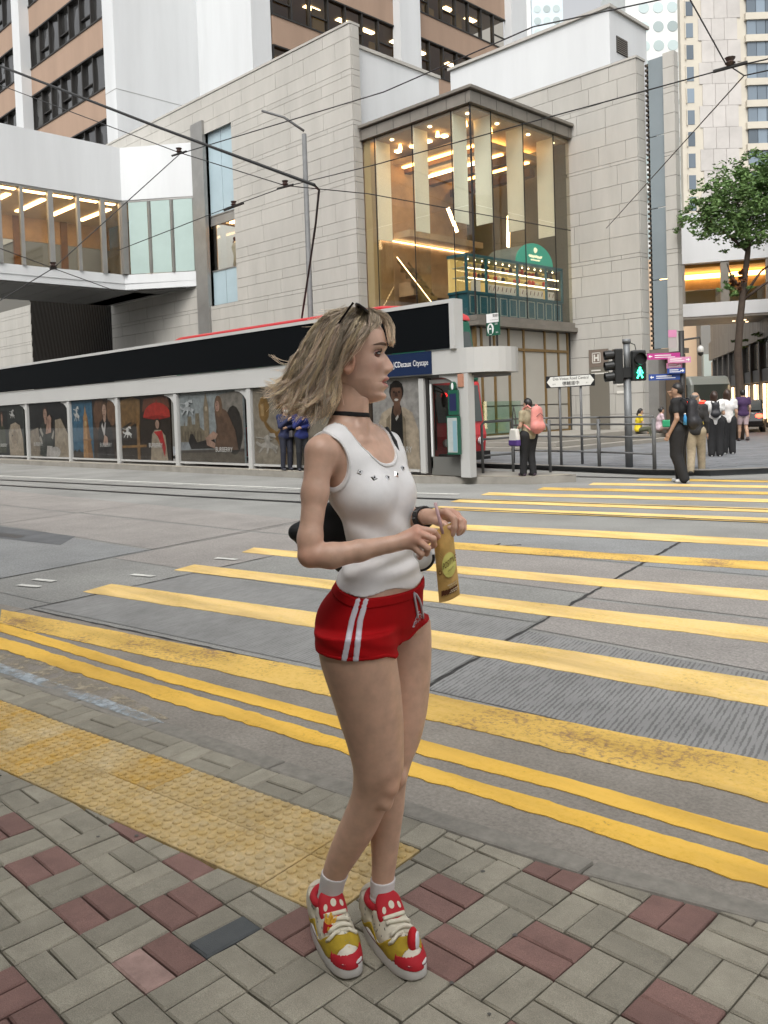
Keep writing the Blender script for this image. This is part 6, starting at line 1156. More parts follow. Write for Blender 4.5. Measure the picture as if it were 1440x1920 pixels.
person('person in dark purple shirt and pale pink shorts walking away', (-11.8,29.0,.12), 85, 1.74, (.045,.02,.07), (.42,.32,.33), (.03,.02,.02), pose={'knL':(.1,.09,.5),'anL':(.16,.09,.08),'anR':(-.15,-.09,.1)}, shorts=True, h=.02)
person('person in pale blue shirt and black trousers far down the side street', (-20.35,51.68,.12), 80, 1.72, (.32,.42,.58), BLK, BLK, h=.026)
person('person in dark clothes at the right edge of the far pavement', (-13.2,36.6,.12), 250, 1.65, (.10,.08,.07), (.3,.22,.16), BLK, h=.024)
sit = {'pelvis':(0,0,.50),'waist':(.02,0,.62),'chest':(.06,0,.85),'neck':(.09,0,1.03),'head':(.12,0,1.17),'shR':(.08,-.17,.98),'shL':(.08,.17,.98),'elR':(.14,-.2,.72),'elL':(.14,.2,.72),'wrR':(.34,-.1,.68),'wrL':(.34,.1,.68),'hipR':(0,-.09,.48),'hipL':(0,.09,.48),'knR':(.40,-.1,.52),'knL':(.42,.1,.5),'anR':(.42,-.1,.09),'anL':(.62,.1,.09)}
person('person in yellow shirt sitting on the stone steps', (-15.25,28.2,.12), -5, 1.6, (.62,.47,.02), (.07,.075,.045), (.03,.03,.02), hairstyle='tail', pose=sit, h=.02, group='people sitting on the steps')
person('person in pale pink top sitting on the steps beside the yellow shirt', (-14.95,29.2,.12), -5, 1.62, (.52,.40,.44), (.35,.25,.22), (.25,.03,.03), hairstyle='bun', pose=sit, shorts=False, h=.02, group='people sitting on the steps')
person('person in cream top sitting farthest along the steps', (-14.6,30.6,.12), 0, 1.62, (.46,.42,.36), (.3,.25,.2), (.1,.1,.1), hairstyle='long', pose=sit, h=.022, group='people sitting on the steps')
bx_ = tag(box('plastic_bag', -.16,.16,-.1,.1,0,.26, mat('bag_green', (.03,.30,.14), .5), None, .04), 'green and white plastic bag on the lap of the pale pink top', 'bag'); bx_.location = (-14.5,28.95,.62)
cr_ = {'elR':(.10,-.2,1.15),'wrR':(.22,-.02,1.32),'elL':(.1,.2,1.15),'wrL':(.2,-.05,1.12)}
ml = person('person in navy top with white mask standing before the lamp poster', (-16.65,13.22,.15), -60, 1.63, (.015,.02,.06), (.02,.022,.035), (.03,.03,.04), hair='brown', hairstyle='long', pose=cr_, mask=True, h=.014, group='people waiting at the tram shelter', sleeve='long')
person('person in bright blue top with white mask beside the navy top', (-16.12,13.30,.15), -75, 1.62, (.010,.018,.11), (.012,.013,.016), (.03,.03,.04), hair='black', hairstyle='long', pose=cr_, mask=True, h=.014, group='people waiting at the tram shelter', sleeve='long')
hb = thing('handbag', 'small grey handbag on the person in navy', 'bag', local(ml,(.13,.06,.82))); MB().prism([(-.11,0),(.11,0),(.09,.17),(-.09,.17)], -.04, .04, fn).build('bag', mat('bag_grey', (.08,.075,.08), .6), hb, bevel=.02); MB().tube([(-.08,0,.16),(-.03,0,.42),(.05,0,.55)],.006,5).build('strap', M_mul, hb)
# ================================================================ THE WOMAN
# local frame: x across the view (right), y away from the camera, z up
from mathutils.bvhtree import BVHTree
WM = thing('person', 'blonde person in white tank top, red shorts and red patched sneakers in the foreground', 'person', (-1.636,1.51,SW), R(45))
def skin_mat(name):
    m = mat(name, (.50,.32,.235), .40, sss=.10, spec=.5); N, K = m.node_tree.nodes, m.node_tree.links; b = N['Principled BSDF']
    at = N.new('ShaderNodeAttribute'); at.attribute_name = 'tint'; g = N.new('ShaderNodeNewGeometry'); nz = N.new('ShaderNodeTexNoise'); nz.inputs['Scale'].default_value = 26; nz.inputs['Detail'].default_value = 5; K.new(g.outputs['Position'], nz.inputs['Vector'])
    mr = N.new('ShaderNodeMapRange'); mr.inputs['From Min'].default_value = .3; mr.inputs['From Max'].default_value = .7; mr.inputs['To Min'].default_value = .86; mr.inputs['To Max'].default_value = 1.10; K.new(nz.outputs['Fac'], mr.inputs['Value'])
    mx = N.new('ShaderNodeMix'); mx.data_type = 'RGBA'; mx.blend_type = 'MULTIPLY'; mx.inputs[0].default_value = 1; K.new(at.outputs['Color'], mx.inputs[6]); K.new(mr.outputs[0], mx.inputs[7]); K.new(mx.outputs[2], b.inputs['Base Color'])
    n2 = N.new('ShaderNodeTexNoise'); n2.inputs['Scale'].default_value = 420; K.new(g.outputs['Position'], n2.inputs['Vector']); bp = N.new('ShaderNodeBump'); bp.inputs['Strength'].default_value = .12; bp.inputs['Distance'].default_value = .001; K.new(n2.outputs['Fac'], bp.inputs['Height']); K.new(bp.outputs[0], b.inputs['Normal'])
    return m
M_skin = skin_mat('fair_skin'); SKIN = np.array([.61,.385,.28])
HV = .0030
PH = R(40); TF = np.array([math.cos(PH), -math.sin(PH)]); TR = np.array([-math.sin(PH), -math.cos(PH)])       # torso forward, her right side
LO, HI = (-.26,-.26,-.0), (.36,.36,1.60)
yw = lambda d: -R(d)
TORSO = [(.885,.047,.058,.092,.150,yw(35)),(.93,.050,.056,.100,.160,yw(35)),(.98,.056,.056,.100,.156,yw(35)),(1.03,.066,.058,.092,.144,yw(36)),(1.08,.069,.060,.078,.120,yw(37)),(1.14,.075,.060,.070,.107,yw(38)),(1.20,.068,.060,.076,.114,yw(39)),(1.27,.046,.060,.088,.130,yw(40)),(1.33,.034,.060,.088,.136,yw(41)),(1.385,.024,.062,.076,.138,yw(42)),(1.418,.014,.066,.060,.115,yw(42)),(1.442,.006,.068,.054,.075,yw(42))]
def trunk(F):
    F.loft(TORSO, .0)
    F.ell((.114,.070,1.270), (.052,.055,.058), .028, -PH); F.ell((.050,-.018,1.270), (.055,.057,.058), .028, -PH)
    F.ell((-.030,.034,.925), (.074,.078,.078), .05); F.ell((.045,.140,.925), (.074,.078,.078), .05)
    F.cone((-.02,.03,1.425), (-.066,-.060,1.398), .030, .036, .045); F.cone((.03,.10,1.425), (.086,.160,1.394), .030, .036, .045)
NEAR = [(0.923,-0.004,-0.035,0.099),(0.85,0.003,-0.024,0.1),(0.745,0.021,-0.008,0.092),(0.67,0.032,0.003,0.084),(0.594,0.041,0.015,0.074),(0.532,0.044,0.025,0.067),(0.466,0.031,0.046,0.06),(0.398,0.003,0.068,0.055),(0.33,-0.026,0.09,0.054),(0.261,-0.059,0.111,0.047),(0.19,-0.09,0.133,0.036),(0.145,-0.102,0.146,0.032),(0.07,-0.113,0.165,0.033)]
FARL = [(0.9,0.115,0.159,0.088),(0.86,0.117,0.153,0.087),(0.782,0.118,0.148,0.083),(0.708,0.115,0.144,0.079),(0.634,0.11,0.14,0.072),(0.56,0.096,0.137,0.065),(0.501,0.077,0.133,0.058),(0.44,0.066,0.135,0.053),(0.378,0.062,0.135,0.05),(0.316,0.057,0.134,0.044),(0.254,0.053,0.134,0.038),(0.191,0.047,0.134,0.033),(0.152,0.043,0.135,0.031),(0.07,0.041,0.14,0.032)]
def leg(F, rows): F.loft([(z,u,a,r,r*np.interp(z,[.5,.7],[1.06,.94]),0) for z,u,a,r in rows], .018)
BD = Field(LO, HI, HV); trunk(BD); D_trunk = BD.D.copy()
leg(BD, NEAR); D_near = BD.D.copy(); BD.D[:] = D_trunk; leg(BD, FARL); BD.D = np.minimum(D_near, BD.D); D_low = BD.D.copy()
BD.ell((.076,-.006,.500), (.022,.024,.030), .016); BD.ell((.100,.092,.480), (.022,.024,.028), .014); BD.ell((.062,-.002,.455), (.018,.018,.022), .02)           # kneecaps
BD.cone((-.004,.068,1.42), (.004,.060,1.575), .055, .048, .035); BD.chain([(.035,.012,1.435),(.044,.030,1.52)], [.010,.008], .02)     # neck
# collarbones
BD.chain([(.062,.028,1.408),(.034,-.004,1.413)], [.006,.004], .020); BD.chain([(.070,.050,1.408),(.080,.085,1.412)], [.006,.004], .020)
# near arm
BD.chain([(-.074,-.068,1.388),(-.088,-.092,1.290),(-.102,-.120,1.180),(-.105,-.130,1.142)], [.038,.0315,.0285,.0275], .020)
BD.chain([(-.102,-.131,1.137),(-.050,-.130,1.137),(.020,-.122,1.146),(.092,-.110,1.157)], [.0275,.0310,.0262,.0208], .012)
# far arm
BD.chain([(.088,.168,1.388),(.092,.200,1.28),(.095,.212,1.165)], [.038,.034,.030], .022); BD.chain([(.095,.212,1.160),(.145,.115,1.19),(.196,.026,1.206)], [.030,.029,.0205], .015)
def hand(F, wr, mcps, fingers, thumb):
    for m_ in mcps: F.cone(wr, m_, .0145, .0096, .010)
    for a_, b_ in zip(mcps, mcps[1:]): F.cone(a_, b_, .0088, .0088, .008)
    for m_, fg in zip(mcps, fingers): F.chain([m_]+fg, [.0096,.0086,.0078,.0064][:len(fg)+1], .002)
    F.chain(thumb, [.015,.0108,.0094,.0080], .006)
hand(BD, (.093,-.110,1.156), [(.164,-.100,1.193),(.167,-.113,1.183),(.161,-.117,1.168),(.150,-.112,1.153)],
     [[(.205,-.106,1.185),(.216,-.088,1.169),(.213,-.070,1.160)],[(.203,-.119,1.169),(.206,-.098,1.150),(.201,-.080,1.143)],[(.189,-.121,1.146),(.186,-.101,1.130),(.181,-.086,1.130)],[(.172,-.116,1.132),(.169,-.098,1.121),(.166,-.085,1.122)]],
     [(.105,-.098,1.150),(.148,-.074,1.150),(.185,-.062,1.155),(.212,-.058,1.163)])
hand(BD, (.196,.026,1.207), [(.243,-.026,1.224),(.260,-.016,1.219),(.272,.002,1.210),(.277,.020,1.198)],
     [[(.262,-.050,1.208),(.262,-.056,1.186),(.257,-.054,1.168)],[(.279,-.038,1.202),(.278,-.044,1.183),(.272,-.042,1.168)],[(.289,-.014,1.194),(.288,-.020,1.179),(.282,-.020,1.170)],[(.290,.008,1.182),(.286,.000,1.170),(.281,-.004,1.164)]],
     [(.205,.012,1.203),(.222,-.016,1.198),(.236,-.038,1.193),(.247,-.050,1.186)])
PB, FB = BD.mesh(); PB = relax(PB, FB, 5)
CB = np.tile(SKIN, (len(PB),1))
# reddish knuckles, knees and elbow
for c, r_, t_ in (((.166,-.11,1.18),.03,(1.06,.86,.84)),((.27,-.01,1.205),.035,(1.08,.86,.85)),((-.11,-.15,1.12),.04,(1.04,.88,.84)),((.08,.0,.50),.05,(.96,.88,.84)),((.21,-.09,1.16),.02,(1.08,.8,.78))):
    w_ = np.exp(-((PB-np.array(c))**2).sum(1)/r_**2)[:,None]; CB *= 1+w_*(np.array(t_)-1)

# ---------------- head
HC = np.array([.022,.060]); HY = R(9); hf = np.array([math.cos(HY), -math.sin(HY)]); hs = np.array([math.sin(HY), math.cos(HY)])    # forward, away side
zz = np.array([1.511,1.514,1.519,1.527,1.541,1.553,1.566,1.576,1.588,1.603,1.618,1.632,1.646,1.655,1.682,1.705,1.722,1.736,1.744])
pf = np.array([.034,.050,.066,.0745,.0745,.0765,.0785,.079,.079,.0795,.080,.080,.080,.0815,.081,.074,.062,.040,.012])      # face plane
pbk = np.array([-.030,-.020,-.004,.012,.030,.045,.060,.070,.080,.088,.094,.098,.101,.102,.100,.092,.080,.058,.020])
wd_ = np.array([.010,.018,.025,.033,.042,.049,.0555,.060,.063,.0655,.0675,.069,.0700,.0705,.0715,.068,.061,.045,.014])
NZ, NT = 130, 200
Zg = np.linspace(1.511,1.744,NZ)
def cub(x): 
    tg = np.gradient(x, zz); j = np.clip(np.searchsorted(zz, Zg)-1, 0, len(zz)-2); h_ = zz[j+1]-zz[j]; t = (Zg-zz[j])/h_
    return (2*t**3-3*t**2+1)*x[j]+(t**3-2*t**2+t)*h_*tg[j]+(-2*t**3+3*t**2)*x[j+1]+(t**3-t**2)*h_*tg[j+1]
a_, b_, c_ = cub(pf)[:,None], cub(pbk)[:,None], cub(wd_)[:,None]; th = np.linspace(0,2*math.pi,NT,endpoint=False); th = th - .55*np.sin(th)*.9      # denser in front
th = th[None,:]; sg = lambda v, e: np.sign(v)*np.abs(v)**e
f0 = (a_-b_)/2 + (a_+b_)/2*sg(np.cos(th), .86); s0 = c_*sg(np.sin(th), .88); Z0 = np.repeat(Zg[:,None], NT, 1); front = np.clip(np.cos(th)*1.6, 0, 1)*np.ones_like(Z0)
G = lambda s_, z_, sw, zw, cs=0.: np.exp(-((s_-cs)/sw)**2-((Z0-z_)/zw)**2)
nr = np.interp(Zg, [1.583,1.588,1.595,1.603,1.610,1.620,1.632,1.646,1.656,1.665], [0,.005,.016,.0215,.0190,.0125,.0060,.0005,.0,0])[:,None]; nr = np.convolve(np.pad(nr[:,0],6,'edge'), np.hanning(13)/np.hanning(13).sum(), 'valid')[:,None]; nw = np.interp(Zg, [1.583,1.603,1.62,1.65], [.0125,.0125,.0095,.0100])[:,None]
f0 = f0 + front*(nr*np.exp(-(s0/nw)**2) + .007*(G(s0,1.597,.0065,.008,.0125)+G(s0,1.597,.0065,.008,-.0125))            # nose, wings
    + .0082*G(s0,1.5755,.020,.0056) + .0074*G(s0,1.5545,.018,.0066) - .0055*G(s0,1.5655,.024,.0028) - .004*G(s0,1.541,.022,.006) + .004*G(s0,1.524,.016,.010)   # lips, chin
    - .0085*(G(s0,1.640,.0185,.0110,.033)+G(s0,1.640,.0185,.0110,-.033)) + .0035*(G(s0,1.660,.022,.007,.03)+G(s0,1.660,.022,.007,-.03)) + .0035*(G(s0,1.612,.018,.015,.043)+G(s0,1.612,.018,.015,-.043)) - .004*(G(s0,1.576,.014,.016,.040)+G(s0,1.576,.014,.016,-.040)) - .0050*G(s0,1.646,.014,.009))
HPx = HC[0]+f0*hf[0]+s0*hs[0]; HPy = HC[1]+f0*hf[1]+s0*hs[1]
PHd = np.stack([HPx, HPy, Z0], -1).reshape(-1,3); ii = np.arange(NZ*NT).reshape(NZ,NT); FH = np.stack([ii[:-1], np.roll(ii,-1,1)[:-1], np.roll(ii,-1,1)[1:], ii[1:]], -1).reshape(-1,4)
PHd = np.concatenate([PHd, [[HC[0]+.03*hf[0],HC[1]+.03*hf[1],1.509],[HC[0]-.004,HC[1],1.7455]]]); top_i, bot_i = len(PHd)-1, len(PHd)-2
FH = np.concatenate([FH, np.stack([ii[-1],np.roll(ii[-1],-1),np.full(NT,top_i),np.full(NT,top_i)],-1), np.stack([np.roll(ii[0],-1),ii[0],np.full(NT,bot_i),np.full(NT,bot_i)],-1)])
CH = np.tile(SKIN*np.array([1.08,1.10,1.14]), (NZ*NT,1)); ff = front.ravel(); 
def paint(w_, col): 
    global CH
    w_ = np.clip(w_.ravel()*ff,0,1)[:,None]; CH = CH*(1-w_)+np.array(col)*w_
paint(.35*(G(s0,1.607,.022,.018,.046)+G(s0,1.607,.022,.018,-.046)), (.52,.25,.20))
lipw = np.sqrt(np.clip(1-(s0/.0245)**2,0,1))
paint(.9*np.clip(1.6-np.abs((Z0-1.5655-.0015*np.abs(s0)/.02)/(.0155*lipw+1e-4))*1.4,0,1)*(np.abs(s0) < .0235), (.44,.105,.10)); paint(.9*np.exp(-((Z0-1.5652)/.0014)**2)*np.clip((.0215-np.abs(s0))/.003,0,1), (.10,.03,.03))
paint(.55*np.exp(-((Z0-1.5895)/.003)**2)*(np.exp(-((s0-.0075)/.004)**2)+np.exp(-((s0+.0075)/.004)**2)), (.10,.04,.03))
for q in (-1,1):
    paint(.75*G(s0,1.642,.018,.0085,.0325*q), (.30,.155,.115)); bx2 = (s0*q-.034)/.021; bz2 = Z0-(1.6625+.004*np.clip(bx2,-1,1)-.005*np.clip(bx2,0,1.2)**2)
    paint(.8*np.exp(-(bz2/.0026)**2)*np.clip(1.15-np.abs(bx2),0,1)**.5, (.13,.075,.045))
CH = np.concatenate([CH, [SKIN, SKIN]])
nB = len(PB); PA = np.concatenate([PB, PHd]); FA = np.concatenate([FB, FH+nB])
# ears
def ear(q):
    B = Field(np.array([HC[0]-.05,HC[1]+q*.075-.03,1.58]), np.array([HC[0]+.04,HC[1]+q*.075+.03,1.66]), .0016); c = np.array([HC[0],HC[1],0])+np.array([*(hf*-.012+hs*q*.0705),0])
    rim = [c+np.array([*(hf*(.004+.016*math.cos(t))+hs*q*(.006)),1.622+.026*math.sin(t)]) for t in np.linspace(-2.0,2.6,16)]; B.chain([tuple(p) for p in rim], [.0042]*16, .003); B.ell(c+np.array([*(hs*q*.001),1.612]), (.013,.0055,.021), .006, -HY); B.ell(c+np.array([*(hf*.004+hs*q*.004),1.598]), (.0085,.005,.009), .006, -HY); B.ell(c+np.array([*(hf*.015+hs*q*.003),1.612]), (.004,.004,.006), .004); return B.mesh()
for q in (-1,1):
    P, F = ear(q); P = relax(P,F,1); n0 = len(PA); PA = np.concatenate([PA,P]); FA = np.concatenate([FA,F+n0]); CH = np.concatenate([CH, np.tile(SKIN*np.array([1.02,.88,.84]),(len(P),1))])
body = fmesh('body', PA, FA, M_skin, WM); ca = body.data.color_attributes.new('tint','FLOAT_COLOR','POINT'); cc = np.ones((len(body.data.vertices),4),np.float32); allc = np.concatenate([CB,CH]); cc[:len(allc),:3] = allc[:len(cc)]; ca.data.foreach_set('color', cc.ravel())
def H3(f_, s_, z_): return (HC[0]+f_*hf[0]+s_*hs[0], HC[1]+f_*hf[1]+s_*hs[1], z_)
# eyes, lashes
M_eye = mat('eye_white', (.62,.60,.58), .15); M_iris = mat('iris_dark', (.04,.022,.012), .1); M_lash = mat('lash_black', (.012,.008,.007), .6)
M_lid = mat('eyelid_skin', (.20,.085,.065), .5)
bvh_head = BVHTree.FromPolygons([tuple(p) for p in PHd],[tuple(f) for f in FH])
for q in (-1,1):
    bp_ = []
    for t in np.linspace(0,1,9):
        s_, z_ = q*(.012+.042*t), 1.6605+.0075*math.sin(math.pi*(t*.72+.08))-.003*t; h_ = bvh_head.ray_cast(Vector(H3(.3,s_,z_)), Vector((-hf[0],-hf[1],0)))
        if h_[0] is not None: bp_.append(tuple(h_[0]+h_[1]*.0003))
    MB().tube(bp_, [.0022,.0034,.0038,.0038,.0036,.0032,.0027,.0020,.0008][:len(bp_)], 6).build('eyebrow', mat('brow_brown', (.12,.072,.045), .8), WM, True)
EC, ER = (.0570,.0330,1.6405), .0130
def eye_pt(q, az, el, r_):     # az 0 = straight ahead, positive towards the temple
    return H3(EC[0]+r_*math.cos(el)*math.cos(az), q*(EC[1]+r_*1.12*math.cos(el)*math.sin(az)), EC[2]+r_*math.sin(el))
def lid_edge(az, up): t = (az+.95)/2.05; return (.04+.27*math.sin(math.pi*min(1,max(0,t)))**.8) if up else (-.05-.17*math.sin(math.pi*min(1,max(0,t))))
for q in (-1,1):
    e0 = MB().ball(H3(EC[0],EC[1]*q,EC[2]), (ER,ER*1.1,ER), 18, 12).build('eye', M_eye, WM, True); MB().ball(eye_pt(q,.02,.10,ER*.72), (.0042,.0052,.0054), 12, 8).build('iris', M_iris, e0, True)
    for up in (True, False):
        V = []; n, m = 15, 7; azs = np.linspace(-1.25,1.45,n)
        for az in azs:
            e1 = lid_edge(az, up); e2 = 1.25 if up else -1.2
            for k in range(m): V.append(eye_pt(q, az, e1+(e2-e1)*k/(m-1), ER+.0014))
        mesh_obj('upper_eyelid' if up else 'lower_eyelid', V, [((i*m+k),(i*m+k+1),((i+1)*m+k+1),((i+1)*m+k)) for i in range(n-1) for k in range(m-1)], M_lid, WM, True)
        MB().tube([eye_pt(q, az, lid_edge(az,up), ER+.0016) for az in np.linspace(-1.0,1.25,13)], [.0005,.0008,.0011,.0013,.0014,.0015,.0016,.0017,.0017,.0017,.0016,.0013,.0006] if up else [.0003,.0004,.0005,.0006,.0006,.0007,.0007,.0008,.0008,.0008,.0008,.0006,.0003], 6).build('lash_line', M_lash, WM)
    ls = MB()
    for az in np.linspace(-.7,1.25,16): p0, p1 = Vector(eye_pt(q,az,lid_edge(az,True),ER+.0018)), Vector(eye_pt(q,az,lid_edge(az,True)+.05,ER+.0062)); p2 = Vector(eye_pt(q,az+.08,lid_edge(az,True)+.32,ER+.0090)); ls.tube([p0,p1,p2], [.00045,.00035,.00015], 4)
    ls.build('lashes', M_lash, WM)['kind'] = 'stuff'
MB().prism([(-.0085,-.0014),(.0085,-.0014),(.0085,.0012),(-.0085,.0012)], .0715, .0795, lambda p,q,h: H3(h,p,1.5660+q)).build('teeth', mat('teeth', (.62,.58,.52), .3), WM)

# ---------------- clothes
X3, Y3, Z3 = BD.ax[0][:,None,None], BD.ax[1][None,:,None], BD.ax[2][None,None,:]
Fc = (X3-.032)*TF[0]+(Y3-.060)*TF[1]; Sc = (X3-.032)*TR[0]+(Y3-.060)*TR[1]; aS = np.abs(Sc)
hem = 1.047 - .022*np.clip((Fc+.02)/.1,0,1) + .006*np.sin(Sc*40) - Z3
neck_z = np.where(Fc > -.01, 1.352, 1.352+.055*np.clip((-.01-Fc)/.05,0,1))
neckhole = np.minimum((Z3-neck_z - .085*np.clip(aS/.078,0,1.35)**2.6)*.75, .09-aS)        # positive inside the neck opening
arm = 1-np.sqrt(((aS-.168)/.060)**2+((Fc-.004)/.088)**2+((Z3-1.357)/.078)**2); arm = np.maximum(arm*.06, np.where(Z3 > 1.30, aS-.148, -9.))
reg = np.maximum(hem, np.maximum(neckhole, arm)).astype(np.float32)
wr_ = .0038*np.sin(Z3*120+Sc*26+np.sin(Fc*30)*1.2)*np.exp(-((Z3-1.085)/.035)**2) + .0024*np.sin(Z3*70-Sc*60)*np.exp(-((Z3-1.17)/.06)**2) + .0010*np.sin(Sc*90+Z3*40)*np.exp(-((Z3-1.30)/.05)**2)
roll_ = .006*np.exp(-((Z3-1.066)/.016)**2)
D_shirt = np.maximum(D_trunk-.0042-wr_-roll_, reg).astype(np.float32)
M_tank = mat('tank_cotton', (.84,.83,.825), .85, var=.04, vscale=30, bump=.25, bscale=900, bdist=.0006, sheen=.2)
P, F = BD.mesh(D_shirt); P = relax(P,F,2); tank = fmesh('tank_top', P, F, M_tank, WM); bvh_tank = BVHTree.FromPolygons([tuple(p) for p in P], [tuple(f) for f in F])
trim = np.maximum(np.maximum(D_trunk-.0068, np.maximum(neckhole,arm)), np.maximum(-(np.maximum(neckhole,arm)+.0075), np.maximum(hem, 1.28-Z3))).astype(np.float32); P, F = BD.mesh(trim); fmesh('binding', relax(P,F,4), F, mat('tank_rib', (.74,.73,.72), .85, bump=.3, bscale=700, bdist=.0006), tank)
for u, z in ((.025,1.336),(.061,1.320),(.095,1.317),(.119,1.322),(.136,1.335)):
    hit = bvh_tank.ray_cast(Vector((u,-.3,z)), Vector((0,1,0)))
    if hit[0] is None: continue
    n = hit[1]; t = n.cross(Vector((0,0,1))).normalized(); b2 = n.cross(t); c = hit[0]; rot = random.uniform(-.5,.5); e1 = t*math.cos(rot)+b2*math.sin(rot); e2 = -t*math.sin(rot)+b2*math.cos(rot); m_ = MB(); s = .0068
    m_.add([tuple(c+e1*s*p+e2*s*q) for p, q in ((-1,-1),(1,-1),(1,1),(-1,1))]+[tuple(c+n*.003+e1*s*.55*p+e2*s*.55*q) for p, q in ((-1,-1),(1,-1),(1,1),(-1,1))],[(0,1,5,4),(1,2,6,5),(2,3,7,6),(3,0,4,7),(4,5,6,7)]); st_ = m_.build('stud', mat('stud_silver', (.7,.7,.7), .2, metal=1.), tank); MB().ball(tuple(c+n*.0034),.0028,8,5).build('stud_hole', M_lash, st_)
# shorts
cut_top = Z3 - (1.050 - .034*np.clip((Fc+.03)/.11,0,1) + .012*np.clip((Sc*-1-.06)/.08,0,1)); cut_bot = (.870 + .42*np.maximum(0,X3-.115) + .10*np.maximum(0,-.02-X3) - .018*np.exp(-((X3-.108)/.020)**2)) - Z3
reg2 = np.maximum(cut_top, cut_bot); sw = .0011*np.sin(Z3*150+X3*60)*np.exp(-((Z3-.89)/.03)**2)
M_shorts = mat('red_jersey', (.36,.002,.004), .85, var=.08, vscale=30, bump=.2, bscale=800, bdist=.0006, spec=.2)
P, F = BD.mesh(np.maximum(D_low-.0048-sw, reg2).astype(np.float32)); P = relax(P,F,4); shorts = fmesh('shorts', P, F, M_shorts, WM); bvh_sh = BVHTree.FromPolygons([tuple(p) for p in P], [tuple(f) for f in F])
wb = np.maximum(D_low-.0072, np.maximum(cut_top, -(cut_top+.024))).astype(np.float32); P, F = BD.mesh(wb); fmesh('waistband', relax(P,F,4), F, M_shorts, shorts)
hb_ = np.maximum(D_low-.0062, np.maximum(cut_bot, -(cut_bot+.010))).astype(np.float32); P, F = BD.mesh(hb_); fmesh('leg_hem', relax(P,F,5), F, M_shorts, shorts)
M_strp = mat('stripe_white', (.62,.60,.66), .8, bump=.2, bscale=900, bdist=.0006)
for us in ((.023,-.007,-.028),(.042,.014,.001)):
    uc = np.interp(BD.ax[2], [.874,.964,1.05], us[::-1])[None,None,:]
    ds = np.maximum(np.maximum(D_low-.0078, reg2), np.maximum(np.abs(X3-uc)-.0075, Y3-.06)).astype(np.float32); P, F = BD.mesh(ds); fmesh('side_stripe', relax(P,F,5), F, M_strp, shorts)
def on_shorts(u, z, lift=.003):
    h_ = bvh_sh.ray_cast(Vector((u,-.4,z)), Vector((0,1,0))); return tuple(h_[0]+h_[1]*lift) if h_[0] is not None else (u,-.02,z)
MB().tube([on_shorts(u,z) for u,z in ((.152,1.008),(.154,.99),(.157,.97),(.160,.948),(.161,.935))], .0032, 6).build('drawstring', M_strp, shorts, True); MB().tube([on_shorts(u,z) for u,z in ((.152,1.008),(.158,1.002),(.166,.985),(.172,.962),(.176,.935),(.178,.912))], .0032, 6).build('drawstring', M_strp, shorts, True)
eb = MB()
for pts in (((.148,.914),(.153,.926),(.176,.930),(.176,.922),(.150,.912)),((.155,.930),(.160,.940),(.170,.940),(.174,.932)),((.160,.940),(.163,.949),(.168,.948)),((.153,.917),(.155,.924)),((.158,.918),(.160,.925)),((.163,.919),(.164,.926)),((.168,.920),(.169,.927))): eb.tube([on_shorts(u,z,.0012) for u,z in pts], .0011, 4)
eb.build('embroidery', M_strp, shorts)['kind'] = 'stuff'
# choker
DN = Field((-.08,-.02,1.42),(.09,.15,1.55),.0018); DN.cone((-.004,.068,1.42), (.004,.060,1.575), .055, .048, .0); DN.chain([(.035,.012,1.435),(.044,.030,1.52)], [.010,.008], .02)
zc = 1.4835 - .09*(DN.ax[0][:,None,None]) - .03*(DN.ax[1][None,:,None]-.06); P, F = DN.mesh(np.maximum(DN.D-.0026, np.abs(DN.ax[2][None,None,:]-zc)-.0058).astype(np.float32)); fmesh('choker', relax(P,F,1), F, mat('black_velvet', (.010,.010,.011), .9), WM)
# socks
M_sock = mat('white_sock', (.66,.64,.64), .9, bump=.4, bscale=300, bdist=.001)
for rows, zt, ln in ((NEAR,.198,.25),(FARL,.176,0.)):
    DS = Field((-.2,.04,.03),(.14,.24,.24),.003); DS.loft([(z,u,a,r+.0035,r*1.06+.0035,0) for z,u,a,r in rows if z < .3], .0); rib = .0011*np.sin(DS.ax[2]*420)[None,None,:]*np.exp(-((DS.ax[2]-.12)/.02)**2)[None,None,:]
    P, F = DS.mesh(np.maximum(DS.D-rib, DS.ax[2][None,None,:]-zt-ln*(-(DS.ax[0][:,None,None]+.10))).astype(np.float32)); fmesh('sock', relax(P,F,1), F, M_sock, WM)
# bracelet on the far wrist
wd0 = Vector((.196,.026,1.206)); dd = Vector((.046,-.089,.016)).normalized()
for k in range(3): 
    c = wd0-dd*(.012+.008*k); a1 = dd.cross(Vector((0,0,1))).normalized(); a2 = dd.cross(a1); br = MB().tube([tuple(c+(a1*math.cos(t)+a2*math.sin(t))*.0265) for t in np.linspace(0,2*math.pi,17)], .0036, 6, False).build('bracelet', mat('bracelet_black', (.015,.013,.013), .5), WM, True)
    for t in np.linspace(0,2*math.pi,11)[:-1]: MB().ball(tuple(c+(a1*math.cos(t)+a2*math.sin(t))*.0300),.0018,6,4).build('bead', mat('stud_silver'), br)
MB().tube([tuple(wd0-dd*.012+Vector((0,-.005,-.027))), tuple(wd0-dd*.008+Vector((.004,-.008,-.038))), tuple(wd0-dd*.0+Vector((.003,-.008,-.048)))], .0042, 6).build('bracelet_end', mat('bracelet_black'), WM, True)

